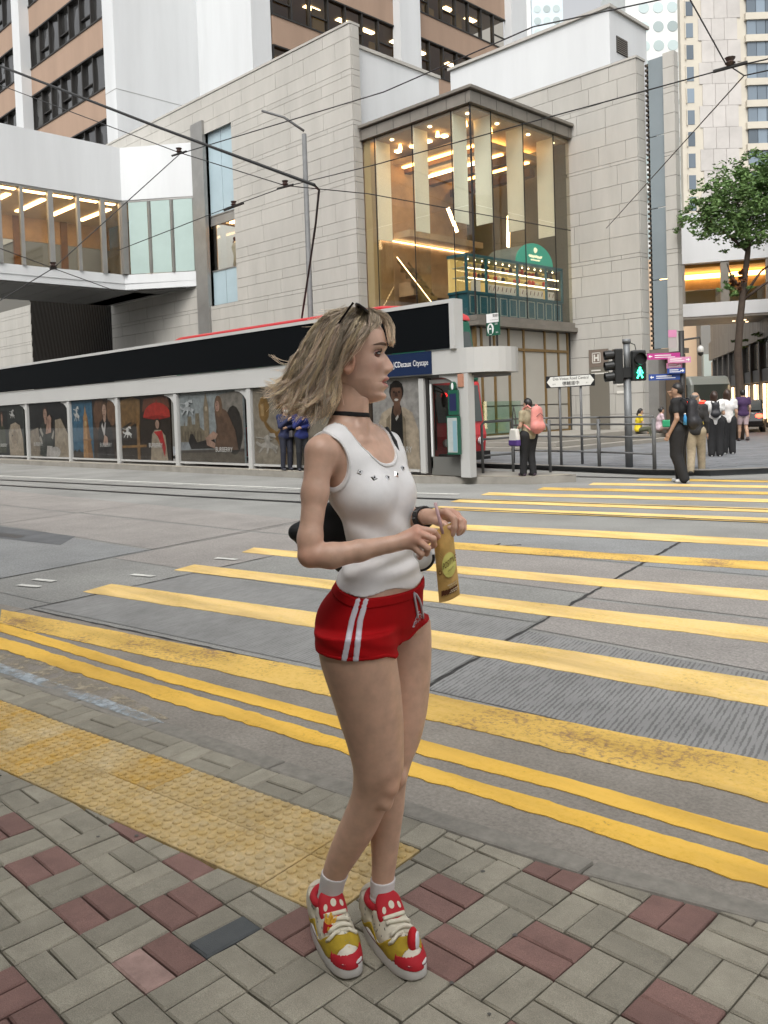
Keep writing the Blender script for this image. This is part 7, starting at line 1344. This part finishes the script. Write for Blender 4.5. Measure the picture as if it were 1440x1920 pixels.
# ---------------- sneakers
M_sole = mat('sole_white', (.66,.64,.62), .5); M_line = mat('sole_line', (.16,.01,.03), .5); M_must = mat('mustard_suede', (.36,.25,.015), .85, var=.15, vscale=40, bump=.3, bscale=500, bdist=.001); M_crm2 = mat('cream_leather', (.62,.58,.47), .6, var=.06, vscale=30); M_redc = mat('red_canvas', (.42,.008,.018), .75, bump=.2, bscale=700, bdist=.0006); M_lace = mat('cream_lace', (.66,.62,.50), .85)
def shoe(loc, ang):
    t = bpy.data.objects.new('shoe', None); link(t, WM); t.location = (loc[0], loc[1], 0); t.rotation_euler = (0,0,ang); t.scale = (1.06,1.06,1.03); t.empty_display_size = .05
    # outline of the sole, heel at x = -.075, toe at x = .205
    n = 44; out = []
    for k in range(n):
        q = 2*math.pi*k/n; c, s = math.cos(q), math.sin(q); x = .065+.138*sgn(c,.66); w_ = .041+.010*np.interp(x,[-.075,0,.06,.13,.205],[-.006,-.004,-.004,.012,.010]); out.append((x, (w_+.004)*sgn(s,.72)+.006*np.interp(x,[-.075,.06,.205],[0,-.3,.6])))
    m_ = MB(); rings = [(.0,.975),(.004,1.0),(.040,1.0),(.044,.975)]; m_.v = [(.065+(x-.065)*k2, y*k2, z+ (.005*np.interp(x,[.14,.205],[0,1])*(1 if z < .01 else .8))) for z, k2 in rings for x, y in out]; m_.f = [(r_*n+k, r_*n+(k+1) % n, (r_+1)*n+(k+1) % n, (r_+1)*n+k) for r_ in range(3) for k in range(n)]+[tuple(range(n))[::-1], tuple(range(3*n,4*n))]; m_.build('sole', M_sole, t, True, bevel=0)
    ln = MB(); ln.v = [(.065+(x-.065)*1.006, y*1.012, z+.004*np.interp(x,[.14,.205],[0,1])) for z in (.0345,.0380) for x, y in out]; ln.f = [(k,(k+1) % n,n+(k+1) % n,n+k) for k in range(n)]; ln.build('sole_line', M_line, t)
    U = Field((-.10,-.075,.02),(.23,.075,.19),.0026)
    U.loft([(.030,.063,.0,.128,.0420,0),(.045,.060,.0,.126,.0415,0),(.060,.052,.0,.116,.039,0)], .0); U.chain([(.160,.004,.036),(.12,.003,.046),(.075,.001,.064),(.035,0,.084)], [.031,.036,.039,.040], .02); U.chain([(-.028,0,.06),(-.030,0,.082),(-.033,0,.100)], [.042,.040,.038], .02)
    x, y, z = U.ax[0][:,None,None], U.ax[1][None,:,None], U.ax[2][None,None,:]
    op = np.sqrt(((x+.004)/.040)**2+(y/.031)**2)-1; top_z = .106-.10*np.maximum(0,x+.0)+.35*np.maximum(0,-.03-x)                # ankle opening and sloping top line
    Dm = np.maximum(np.maximum(U.D, z-top_z), np.maximum(-op*.03, .060-z)*-1 if False else np.maximum(U.D, z-top_z)); Dm = np.maximum(Dm, np.where(z > .06, -op*.03, -9.)); Dm = np.maximum(Dm, .029-z)
    P, F = U.mesh(Dm.astype(np.float32)); P = relax(P,F,1); fmesh('upper', P, F, M_crm2, t)
    wav = .052+.012*np.sin(x*55+.6)-.05*np.maximum(0,.02-x)+.05*np.maximum(0,-.02-x)
    def shell(nm, th_, reg_, m): P, F = U.mesh(np.maximum(np.maximum(Dm-th_, .030-z), reg_).astype(np.float32)); return fmesh(nm, relax(P,F,1), F, m, t) if len(P) else None
    shell('side_panel', .0032, np.maximum(z-wav-.020*np.clip((x-.06)/.08,0,1), np.maximum(x-.168, -.082-x)), M_must); shell('toe_cap', .0042, np.maximum(1-np.sqrt(((x-.138)/.052)**2+(y/.036)**2), np.maximum(.150-x, z-.062)/.03)*np.float32(.03), M_redc)
    shell('heel_tab', .0036, np.maximum(x+.052, .062-z), M_crm2)
    # padded red collar and tongue with pale dots
    col = MB(); col.tube([( -.004+.042*math.cos(q), .0335*math.sin(q), .106-.10*max(0,-.004+.042*math.cos(q))+.35*max(0,-.03+.004-.042*math.cos(q))) for q in np.linspace(.55,2*math.pi-.55,22)], .0105, 8); col.build('collar', M_redc, t, True)
    T = Field((.0,-.07,.04),(.12,.07,.19),.0026); T.chain([(.080,0,.076),(.060,0,.100),(.046,0,.120)], [.026,.036,.036], .01, ((.80,0,.6),2.2)); P, F = T.mesh(); P = relax(P,F,1); tg = fmesh('tongue', P, F, M_redc, t); bt = BVHTree.FromPolygons([tuple(p) for p in P],[tuple(f) for f in F])
    for dy, zt2, rr in ((-.022,.112,.0070),(.0,.122,.0080),(.022,.116,.0070)):
        h_ = bt.ray_cast(Vector((.3,dy,zt2+.15)), Vector((-.85,0,-.52)))
        if h_[0] is not None: n_ = h_[1]; c = h_[0]+n_*.0008; e1 = n_.cross(Vector((0,0,1))).normalized(); e2 = n_.cross(e1); mesh_obj('dot', [tuple(c+(e1*math.cos(k*.52)*rr*(.75 if dy else 1)+e2*math.sin(k*.52)*rr*1.25)) for k in range(12)], [tuple(range(12))], M_crm2, tg)
    # fat laces, bow and printed specks
    bu = BVHTree.FromPolygons([tuple(p) for p in P], [tuple(f) for f in F]); Pu, Fu = U.mesh(Dm.astype(np.float32)); bu = BVHTree.FromPolygons([tuple(p) for p in Pu],[tuple(f) for f in Fu])
    for k in range(4):
        xx = .115-.021*k; pts = []
        for yy in np.linspace(-.030,.030,9):
            h_ = bu.ray_cast(Vector((xx+.006*(k % 2)*(yy/.03),yy,.3)), Vector((0,0,-1))); pts.append(tuple(h_[0]+Vector((.002,0,.005)))) if h_[0] is not None else None
        if len(pts) > 4: MB().tube(pts, .0060, 6).build('lace', M_lace, t, True)
    for s2 in (-1,1): MB().tube([(.124,.0,.082),(.132,s2*.018,.090),(.136,s2*.036,.078),(.128,s2*.040,.068),(.121,s2*.018,.078)], .0052, 6).build('lace_loop', M_lace, t, True)
    for k in range(16):
        xx, yy = random.uniform(.135,.172), random.uniform(-.026,.026); h_ = bu.ray_cast(Vector((xx,yy,.3)), Vector((0,0,-1)))
        if h_[0] is not None: MB().ball(tuple(h_[0]+Vector((0,0,.0006))), (random.uniform(.0012,.003),.0016,.0010),6,4).build('speck', random.choice([mat('speck_blue', (.1,.16,.22), .6), mat('speck_yellow', (.6,.33,.02), .6), mat('speck_grey', (.16,.16,.15), .6)]), t)
    for k in range(12):
        xx, zz2 = random.uniform(-.02,.09), random.uniform(.062,.10)
        for s2 in (-1,1):
            h_ = bu.ray_cast(Vector((xx,s2*.2,zz2)), Vector((0,-s2,0)))
            if h_[0] is not None: MB().ball(tuple(h_[0]), (random.uniform(.002,.004),.0008,random.uniform(.002,.005)),6,4).build('speck', mat('speck_grey'), t)
    return t
sgn = lambda v, e: math.copysign(abs(v)**e, v)
sh_n = shoe((-.118,.162), R(-69)); sh_f = shoe((.038,.140), R(-64))
# charm on the near shoe: little box of fries; soft round charm on the far shoe
fc = thing('shoe_charm', 'small red box of fries charm clipped on the near sneaker', 'charm', (-1.636,1.51,SW), R(45)); fM = Matrix.Translation((-.104,.052,.090)) @ Matrix.Rotation(R(-62),4,'Z') @ Matrix.Rotation(R(-18),4,'X')
def fpart(o): o.matrix_local = fM; return o
fpart(MB().prism([(-.014,-.016),(.014,-.016),(.019,.014),(.010,.009),(.0,.007),(-.010,.009),(-.019,.014)], -.006, .006, lambda p,q,h: (h,p,q)).build('box', mat('charm_red', (.42,.012,.015), .45), fc, bevel=.001))
for k in range(8): y_ = -.013+k*.0037; fpart(MB().bar((random.uniform(-.003,.002),y_,.0),(random.uniform(-.004,.003),y_*1.35,random.uniform(.022,.037)),.0048,.0048).build('fry', mat('charm_yellow', (.72,.42,.05), .5), fc))
for s2 in (-1,1): fpart(MB().tube([(.0070,s2*.0075,.004),(.0074,s2*.0065,-.006),(.0074,s2*.0030,-.007),(.0070,s2*.001,.003)],.0018,6).build('mark', mat('charm_yellow'), fc))
fpart(MB().box(.0062,.0072,-.012,.012,-.0155,-.0125).build('white_edge', M_sole, fc))
pc = thing('shoe_charm', 'round red plush charm with a pale face disc on the far sneaker', 'charm', (-1.636,1.51,SW), R(45)); pM = Matrix.Translation((.122,-.004,.082)) @ Matrix.Rotation(R(-10),4,'Z')
def ppart(o): o.matrix_local = pM; return o
ppart(MB().ball((0,0,0),(.015,.026,.034),16,12).build('cushion', mat('plush_red', (.48,.006,.014), .85, bump=.5, bscale=500, bdist=.001), pc, True)); ppart(MB().ball((.0100,-.002,.0),(.0075,.018,.025),16,10).build('face_disc', mat('plush_white', (.66,.66,.70), .8), pc, True))

# ---------------- hair
GD = [[(.002,1.757),(-.052,1.742),(-.094,1.696),(-.126,1.636),(-.158,1.580),(-.192,1.538)],[(.016,1.757),(-.034,1.727),(-.069,1.665),(-.106,1.598),(-.136,1.545),(-.164,1.503)],[(.027,1.756),(-.014,1.716),(-.047,1.650),(-.075,1.580),(-.096,1.524),(-.130,1.490)],[(.038,1.754),(.007,1.710),(-.023,1.649),(-.046,1.587),(-.060,1.530),(-.085,1.484)],[(.049,1.748),(.031,1.708),(-.001,1.662),(-.026,1.607),(-.038,1.544),(-.054,1.496)],[(.058,1.744),(.066,1.706),(.045,1.676),(.004,1.656),(-.030,1.622),(-.046,1.562)]]
def head_r(u, z, near):
    """half depth of the head at (u, z): how far the hair must lie outside"""
    v = 1-((u-.01)/.105)**2-((z-1.645)/.112)**2; return .078*math.sqrt(max(0,v))
rs = np.random.RandomState(4); ST = []; SR = []; SC_ = []; NS = 12
def strand(pts, r0, r1, tone): ST.append(np.asarray(pts)); SR.append((r0, r1)); SC_.append(tone)
def bake_strands():
    P = np.array(ST); R2 = np.array(SR); C = np.array(SC_); n = len(P); T = np.gradient(P, axis=1); T /= np.linalg.norm(T,axis=2,keepdims=True)+1e-9; A = np.cross(T, np.array([.3,.5,.8])); A /= np.linalg.norm(A,axis=2,keepdims=True)+1e-9; B = np.cross(T, A); t = np.linspace(0,1,NS)[None,:,None]; rr = R2[:,:1,None]+(R2[:,1:,None]-R2[:,:1,None])*t
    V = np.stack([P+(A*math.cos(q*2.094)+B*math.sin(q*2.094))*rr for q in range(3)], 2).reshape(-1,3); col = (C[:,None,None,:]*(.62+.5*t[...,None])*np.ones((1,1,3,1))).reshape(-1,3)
    base = np.arange(n*NS).reshape(n,NS)[:,:-1]*3; F = np.stack([np.stack([base+q, base+(q+1) % 3, base+3+(q+1) % 3, base+3+q],-1) for q in range(3)],2).reshape(-1,4); return V, F, col
def smooth_path(c, n=12):
    c = np.array(c, float); t = np.linspace(0,1,len(c)); q = np.linspace(0,1,n); out = []
    for d in range(c.shape[1]):
        tg = np.gradient(c[:,d], t); j = np.clip(np.searchsorted(t,q)-1,0,len(t)-2); h_ = t[j+1]-t[j]; s_ = (q-t[j])/h_; out.append((2*s_**3-3*s_**2+1)*c[j,d]+(s_**3-2*s_**2+s_)*h_*tg[j]+(-2*s_**3+3*s_**2)*c[j+1,d]+(s_**3-s_**2)*h_*tg[j+1])
    return np.stack(out,1)
TONE = np.array([.97,.80,.60]); CLUMP = 520; t12 = np.linspace(0,1,NS)
for cl_i in range(CLUMP):
    lam = rs.uniform(0,1)**1.3*(len(GD)-1.001); i = int(lam); fr_ = lam-i; base = np.array(GD[i])*(1-fr_)+np.array(GD[i+1])*fr_; lay = rs.choice([-1,-1,-1,1,1]); dep = rs.uniform(.5,1.2)
    endj = rs.normal(0,.013,2); wave = rs.uniform(.005,.017); ph = rs.uniform(0,6.28); fq = rs.uniform(8,13); curl = rs.uniform(-.006,.040); tone = TONE*rs.choice([.55,.75,.9,1.,1.08])*rs.uniform(.92,1.06)*np.array([1,rs.uniform(.97,1.02),rs.uniform(.88,1.1)])
    C3 = []
    for k, (u, z) in enumerate(base):
        t = k/5; hr = head_r(u,z,lay)+.010; y = .06+lay*(hr*dep if k else hr*rs.uniform(.3,.9)) if hr > .02 else .06+lay*rs.uniform(.0,.055)*(1-.15*t)
        if k >= 3: y = .06+lay*dep*(.066-.006*(k-3))
        C3.append((u+endj[0]*t*t+rs.normal(0,.004)*t, y, z+endj[1]*t*t+rs.normal(0,.004)*t))
    pc_ = smooth_path(C3); t = t12; am = np.clip(t*1.25,0,1)
    pc_[:,0] += wave*np.sin(t*fq+ph)*am; pc_[:,2] += wave*.6*np.cos(t*fq+ph)*am; pc_[:,1] += wave*1.1*np.sin(t*fq*.9+ph*2)*am
    pc_[:,2] += curl*np.clip((t-.78)/.22,0,1)**2; pc_[:,0] -= np.abs(curl)*.5*np.clip((t-.72)/.28,0,1)**2
    m_ = rs.randint(12,21); rad = rs.uniform(.004,.013)
    for q in range(m_):
        o = rs.normal(0,1,3); o = o/np.linalg.norm(o)*rad*rs.uniform(.1,1); ln = rs.uniform(.82,1.02); pq = np.stack([np.interp(t*min(ln,1),t,pc_[:,c]) for c in range(3)],1); fz = rs.uniform(0,2.6)
        pq = pq+o[None,:]*(.8-.35*t+fz*np.clip(t-.6,0,1))[:,None]; w2 = rs.normal(0,.0026); pq[:,2] += w2*np.sin(t*13+ph+q); pq[:,0] += w2*np.cos(t*11+q)
        strand(pq, .00075, .00035, tone*rs.uniform(.85,1.15))
# fringe sweeping forward from the parting and back over the temple
FRA = [[(.064,1.750),(.100,1.738),(.119,1.714),(.121,1.690),(.114,1.672)],[(.066,1.750),(.104,1.734),(.114,1.708),(.117,1.684),(.121,1.668)]]
FRB = [[(.058,1.753),(.078,1.740),(.080,1.720),(.064,1.700),(.038,1.682),(.008,1.660),(-.022,1.630)],[(.058,1.752),(.072,1.734),(.068,1.710),(.046,1.690),(.018,1.668),(-.012,1.645),(-.036,1.605)]]
for cl_i in range(96):
    grp = FRA if cl_i < 34 else FRB; fr_ = rs.uniform(-.15,1.15); b2 = smooth_path(grp[0])*(1-fr_)+smooth_path(grp[1])*fr_; tone = TONE*rs.choice([.6,.8,1.,1.1])*rs.uniform(.92,1.06); sd2 = -1 if (grp is FRB or rs.rand() < .6) else 1; y0 = rs.uniform(0,1)
    t = t12; y = []
    for k, (u, z) in enumerate(b2):
        hr = .077*math.sqrt(max(.03,1-((u-.01)/.112)**2-((z-1.645)/.118)**2))+.007; y.append(.06+sd2*hr*(np.interp(t[k],[0,.3,1],[.1,.75,1.03]) if grp is FRB else np.interp(t[k],[0,.4,1],[.1,.5*y0,1.2*y0+.15])))
    p3 = np.stack([b2[:,0]+rs.normal(0,.003), np.array(y), b2[:,1]+rs.normal(0,.003)],1); p3[:,2] += .003*np.sin(t*8+cl_i)
    for q in range(rs.randint(12,20)):
        o = rs.normal(0,.0036,3); strand(p3+o[None,:]*(1-.3*t[:,None]), .0007, .00035, tone*rs.uniform(.85,1.15))
# stray wisps
for k in range(120):
    lam = rs.uniform(0,3.9); i = int(lam); b2 = smooth_path(np.array(GD[i])*(1-(lam-i))+np.array(GD[i+1])*(lam-i)); t = t12; j = rs.normal(0,1,2); amp = rs.uniform(.008,.030); p3 = np.stack([b2[:,0]-amp*np.abs(j[0])*t**2*1.2, .06+rs.uniform(-.07,.07)*np.ones(NS), b2[:,1]+amp*j[1]*t**2+.010*np.sin(t*3.1)],1); strand(p3, .0007, .00035, TONE*rs.uniform(.9,1.4))
for k in range(9):    # the lock blown out to the left
    z_ = 1.634+rs.uniform(-.006,.006); strand(smooth_path([(-.095,.02,1.650),(-.135,.02,1.628+rs.uniform(-.006,.004)),(-.17,.02,1.626+rs.uniform(-.008,.006)),(-.205-rs.uniform(-.02,.01),.02,z_+.008)]), .0006, .0003, TONE*1.25)
for k in range(26):   # flyaways on the crown
    a0 = rs.uniform(.3,2.7); u, z = .012+.085*math.cos(a0), 1.655+.098*math.sin(a0); strand(smooth_path([(u,.06+rs.uniform(-.04,.02),z),(u-.012,.05,z+.014),(u-.030-rs.uniform(0,.03),.05,z+rs.uniform(.0,.02))]), .0005, .0003, TONE*1.1)
def hair_mat(name, dark=1.):
    m = mat(name, (.4,.3,.18), .55, spec=.25); N, K = m.node_tree.nodes, m.node_tree.links; b = N['Principled BSDF']; at = N.new('ShaderNodeAttribute'); at.attribute_name = 'tint'; K.new(at.outputs['Color'], b.inputs['Base Color']); b.inputs['Anisotropic'].default_value = .5
    tr = N.new('ShaderNodeBsdfTranslucent'); K.new(at.outputs['Color'], tr.inputs[0]); ms = N.new('ShaderNodeMixShader'); ms.inputs[0].default_value = .06; K.new(b.outputs[0], ms.inputs[1]); K.new(tr.outputs[0], ms.inputs[2]); K.new(ms.outputs[0], N['Material Output'].inputs[0]); return m
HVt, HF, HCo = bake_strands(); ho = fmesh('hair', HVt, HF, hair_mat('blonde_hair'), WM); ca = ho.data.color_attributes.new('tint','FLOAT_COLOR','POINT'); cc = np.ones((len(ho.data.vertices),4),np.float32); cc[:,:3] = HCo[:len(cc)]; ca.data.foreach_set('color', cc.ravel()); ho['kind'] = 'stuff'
# under-layer that closes the gaps between strands
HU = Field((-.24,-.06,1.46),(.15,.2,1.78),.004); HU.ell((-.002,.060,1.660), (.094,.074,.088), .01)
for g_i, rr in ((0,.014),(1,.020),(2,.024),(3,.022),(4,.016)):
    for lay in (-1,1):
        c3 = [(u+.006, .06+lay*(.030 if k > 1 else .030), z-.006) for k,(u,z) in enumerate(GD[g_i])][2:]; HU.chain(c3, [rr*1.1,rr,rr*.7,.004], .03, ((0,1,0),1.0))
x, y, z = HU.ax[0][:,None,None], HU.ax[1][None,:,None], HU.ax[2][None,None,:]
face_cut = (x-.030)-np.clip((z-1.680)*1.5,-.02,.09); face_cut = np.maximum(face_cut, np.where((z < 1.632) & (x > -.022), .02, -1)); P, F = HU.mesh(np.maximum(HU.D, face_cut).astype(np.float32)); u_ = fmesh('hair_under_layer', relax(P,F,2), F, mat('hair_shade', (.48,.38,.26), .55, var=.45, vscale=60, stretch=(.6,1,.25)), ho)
# ---------------- sunglasses pushed up on the hair
sgl = thing('sunglasses', 'black angular sunglasses pushed up on the blonde hair', 'sunglasses', (-1.636,1.51,SW), R(45)); M_fr = mat('acetate_black', (.012,.008,.007), .15)
for yy in (-.020,.140): MB().bar((-.016,yy,1.720),(.022,yy,1.770),.005,.009,(0,1,0)).build('temple', M_fr, sgl); MB().tube([(-.016,yy,1.720),(-.030,yy+(.01 if yy < 0 else -.01),1.700)],.003,6).build('temple_tip', M_fr, sgl)
for yc in (.016,.104):
    ring = [(yc+.040*sgn(math.cos(q),.55), .019*sgn(math.sin(q),.6)) for q in np.linspace(0,2*math.pi,25)[:-1]]; E0 = Vector((.044,0,1.757)); ex = Vector((.80,0,-.60))
    MB().tube([tuple(E0+ex*b2+Vector((0,a2,0))) for a2, b2 in ring+ring[:1]], .0042, 6, False).build('rim', M_fr, sgl); mesh_obj('lens', [tuple(E0+ex*b2+Vector((0,a2,0))) for a2, b2 in ring], [tuple(range(24))], mat('dark_lens', (.01,.008,.008), .05), sgl)
MB().bar((.030,.052,1.766),(.030,.068,1.766),.005,.008,(0,1,0)).build('bridge', M_fr, sgl)

# ---------------- drink pouch with straw
pch = thing('drink_pouch', 'gold drink pouch with a pink straw held in both hands', 'drink', (-1.636,1.51,SW), R(45)); A0, A1, B0, B1 = Vector((.206,-.060,1.178)), Vector((.256,-.052,1.200)), Vector((.216,-.066,.997)), Vector((.270,-.060,1.014))
def gold_foil():
    m = mat('gold_foil', (.60,.37,.12), .38, metal=.2, var=.16, vscale=26); return m
NU, NV = 12, 20; V = []; F = []
for s2 in (-1,1):
    for j in range(NV+1):
        for i in range(NU+1):
            u, v = i/NU, j/NV; p = (A0*(1-u)+A1*u)*(1-v)+(B0*(1-u)+B1*u)*v; bul = .013*math.sin(math.pi*u)**.7*(math.sin(math.pi*min(1,v*1.02))**.6 if v < .98 else .0)*(.35+.75*v); p = p+Vector((.25,s2*1.,0))*bul*(1 if s2 < 0 else 1)*1.0 + Vector((0,0,-.004*math.sin(math.pi*u)*v)); V.append(tuple(p + Vector((0,.0012*math.sin(v*34+u*5),0))))
k0 = (NU+1)*(NV+1)
for s2 in range(2):
    for j in range(NV):
        for i in range(NU): a = s2*k0+j*(NU+1)+i; q = (a,a+1,a+NU+2,a+NU+1); F.append(q if s2 else q[::-1])
pbag = mesh_obj('pouch', V, F, gold_foil(), pch, True)
def on_pouch(u, v, off=.0012):
    bul = .013*math.sin(math.pi*u)**.7*(math.sin(math.pi*min(1,v*1.02))**.6)*(.35+.75*v); p = (A0*(1-u)+A1*u)*(1-v)+(B0*(1-u)+B1*u)*v+Vector((.25,-1,0))*bul+Vector((0,0,-.004*math.sin(math.pi*u)*v)); return tuple(p+Vector((0,.0012*math.sin(v*34+u*5)-off,0)))
def patch(name, uv, m, off, n=1): return mesh_obj(name, [on_pouch(u,v,off) for u,v in uv], [tuple(range(len(uv)))], m, pch)
def fan(name, cu, cv, ru, rv, m, off, n=28):
    pts = [on_pouch(cu,cv,off)]+[on_pouch(cu+ru*k2*math.cos(2*math.pi*k/n), cv+rv*k2*math.sin(2*math.pi*k/n), off) for k2 in (.5,1) for k in range(n)]; fs = [(0,1+k,1+(k+1) % n) for k in range(n)]+[(1+k,1+n+k,1+n+(k+1) % n,1+(k+1) % n) for k in range(n)]; return mesh_obj(name, pts, fs, m, pch)
M_sun = mat('label_yellow', (.62,.58,.16), .5); M_rays = mat('label_ray', (.62,.42,.13), .45); M_dkl = mat('label_dark', (.10,.03,.008), .5); M_lbl = mat('label_cream', (.62,.50,.32), .5)
fan('label_sun', .60, .52, .36, .165, M_sun, .0030)
for k in range(22):
    a = math.pi+math.pi*(k+.5)/22; r1, r2 = 1.12, 1.75+.25*(k % 2); patch('ray', [(min(.98,max(.02,.60+.36*r1*math.cos(a-.02))), max(.04,.52+.165*r1*math.sin(a-.02))),(min(.98,max(.02,.60+.36*r2*math.cos(a-.012))), max(.04,.52+.165*r2*math.sin(a-.012))),(min(.98,max(.02,.60+.36*r2*math.cos(a+.012))), max(.04,.52+.165*r2*math.sin(a+.012))),(min(.98,max(.02,.60+.36*r1*math.cos(a+.02))), max(.04,.52+.165*r1*math.sin(a+.02)))], M_rays, .0026)
for i in range(6):
    u0, u1 = .12+i*.13, .12+(i+1)*.13; patch('label_band', [(u0,.84),(u1,.83),(u1,.90),(u0,.915)], M_dkl, .0026)
for v0, u0, u1 in ((.775,.42,.95),(.805,.5,.92),(.86,.55,.95),(.885,.5,.9)): 
    for i in range(4): a, b3 = u0+(u1-u0)*i/4, u0+(u1-u0)*(i+.82)/4; patch('small_print', [(a,v0),(b3,v0-.004),(b3,v0+.010),(a,v0+.014)], M_lbl, .0034)
fan('stamp', .14, .585, .075, .030, M_dkl, .0024, 14); fan('stamp_centre', .14, .585, .055, .022, gold_foil(), .0028, 14)
def wrap_text(s_, uv0, uv1, hgt, m, off):
    p0, p1 = Vector(on_pouch(*uv0,off)), Vector(on_pouch(*uv1,off)); d = (p1-p0); o_ = text(s_, hgt, m, pch, tuple(p0), tuple(d.normalized()), (.03,-.05,1), width=d.length, depth=0); me = o_.data
    for v in me.vertices:
        t = (v.co-p0).dot(d.normalized())/d.length; lift = .006*math.sin(math.pi*min(1,max(0,t))); v.co.y -= lift
wrap_text('POSITIVE', (.26,.555), (.95,.515), .024, M_dkl, .0036); wrap_text('DRINKS', (.48,.60), (.78,.582), .0075, M_dkl, .0034)
MB().tube([(.231,-.058,1.172),(.224,-.058,1.205),(.214,-.058,1.252)], .0042, 10).build('straw', mat('straw_pink', (.55,.36,.37), .4), pch, True)
# ---------------- bag on her back and the small pouch beside it
bag = thing('shoulder_bag', 'black bag hanging behind the back of the blonde person', 'bag', (-1.636,1.51,SW), R(45)); M_bk = mat('bag_matt_black', (.010,.010,.011), .7)
BG = Field((-.24,.08,.98),(.06,.36,1.28),.005); BG.cone((-.13,.22,1.140),(-.02,.22,1.125),.050,.075,.02,((.3,1,0),1.4)); BG.cone((-.05,.22,1.19),(-.02,.21,1.08),.05,.06,.03,((.3,1,0),1.4)); BG.ell((-.165,.20,1.152),(.028,.03,.026),.02); P, F = BG.mesh(); fmesh('bag', relax(P,F,2), F, M_bk, bag)
MB().tube([(-.028,.16,1.055),(-.040,.15,1.03),(-.047,.15,1.00),(-.046,.15,.965)],.0032,6).build('strap_end', M_bk, bag); MB().tube([(-.03,.23,1.19),(.03,.22,1.33),(.075,.165,1.432),(.098,.125,1.440),(.118,.085,1.405),(.128,.07,1.36)],.0065,6).build('strap', M_bk, bag)
sp_ = thing('belt_pouch', 'small white and black pouch hanging in front of the far hip', 'pouch', (-1.636,1.51,SW), R(45)); PB2 = Field((.10,.02,1.03),(.24,.14,1.14),.003); PB2.ell((.172,.085,1.088),(.040,.022,.034),.0); P, F = PB2.mesh(); fmesh('pouch', relax(P,F,1), F, mat('pouch_white', (.62,.62,.60), .5), sp_); MB().tube([(.172+.040*math.cos(q),.082,1.088+.034*math.sin(q)) for q in np.linspace(-2.6,.2,14)],.0055,6).build('edge', M_bk, sp_, True); MB().tube([(.165,.062,1.094),(.176,.061,1.098),(.188,.064,1.098)],.002,5).build('mark', M_bk, sp_)
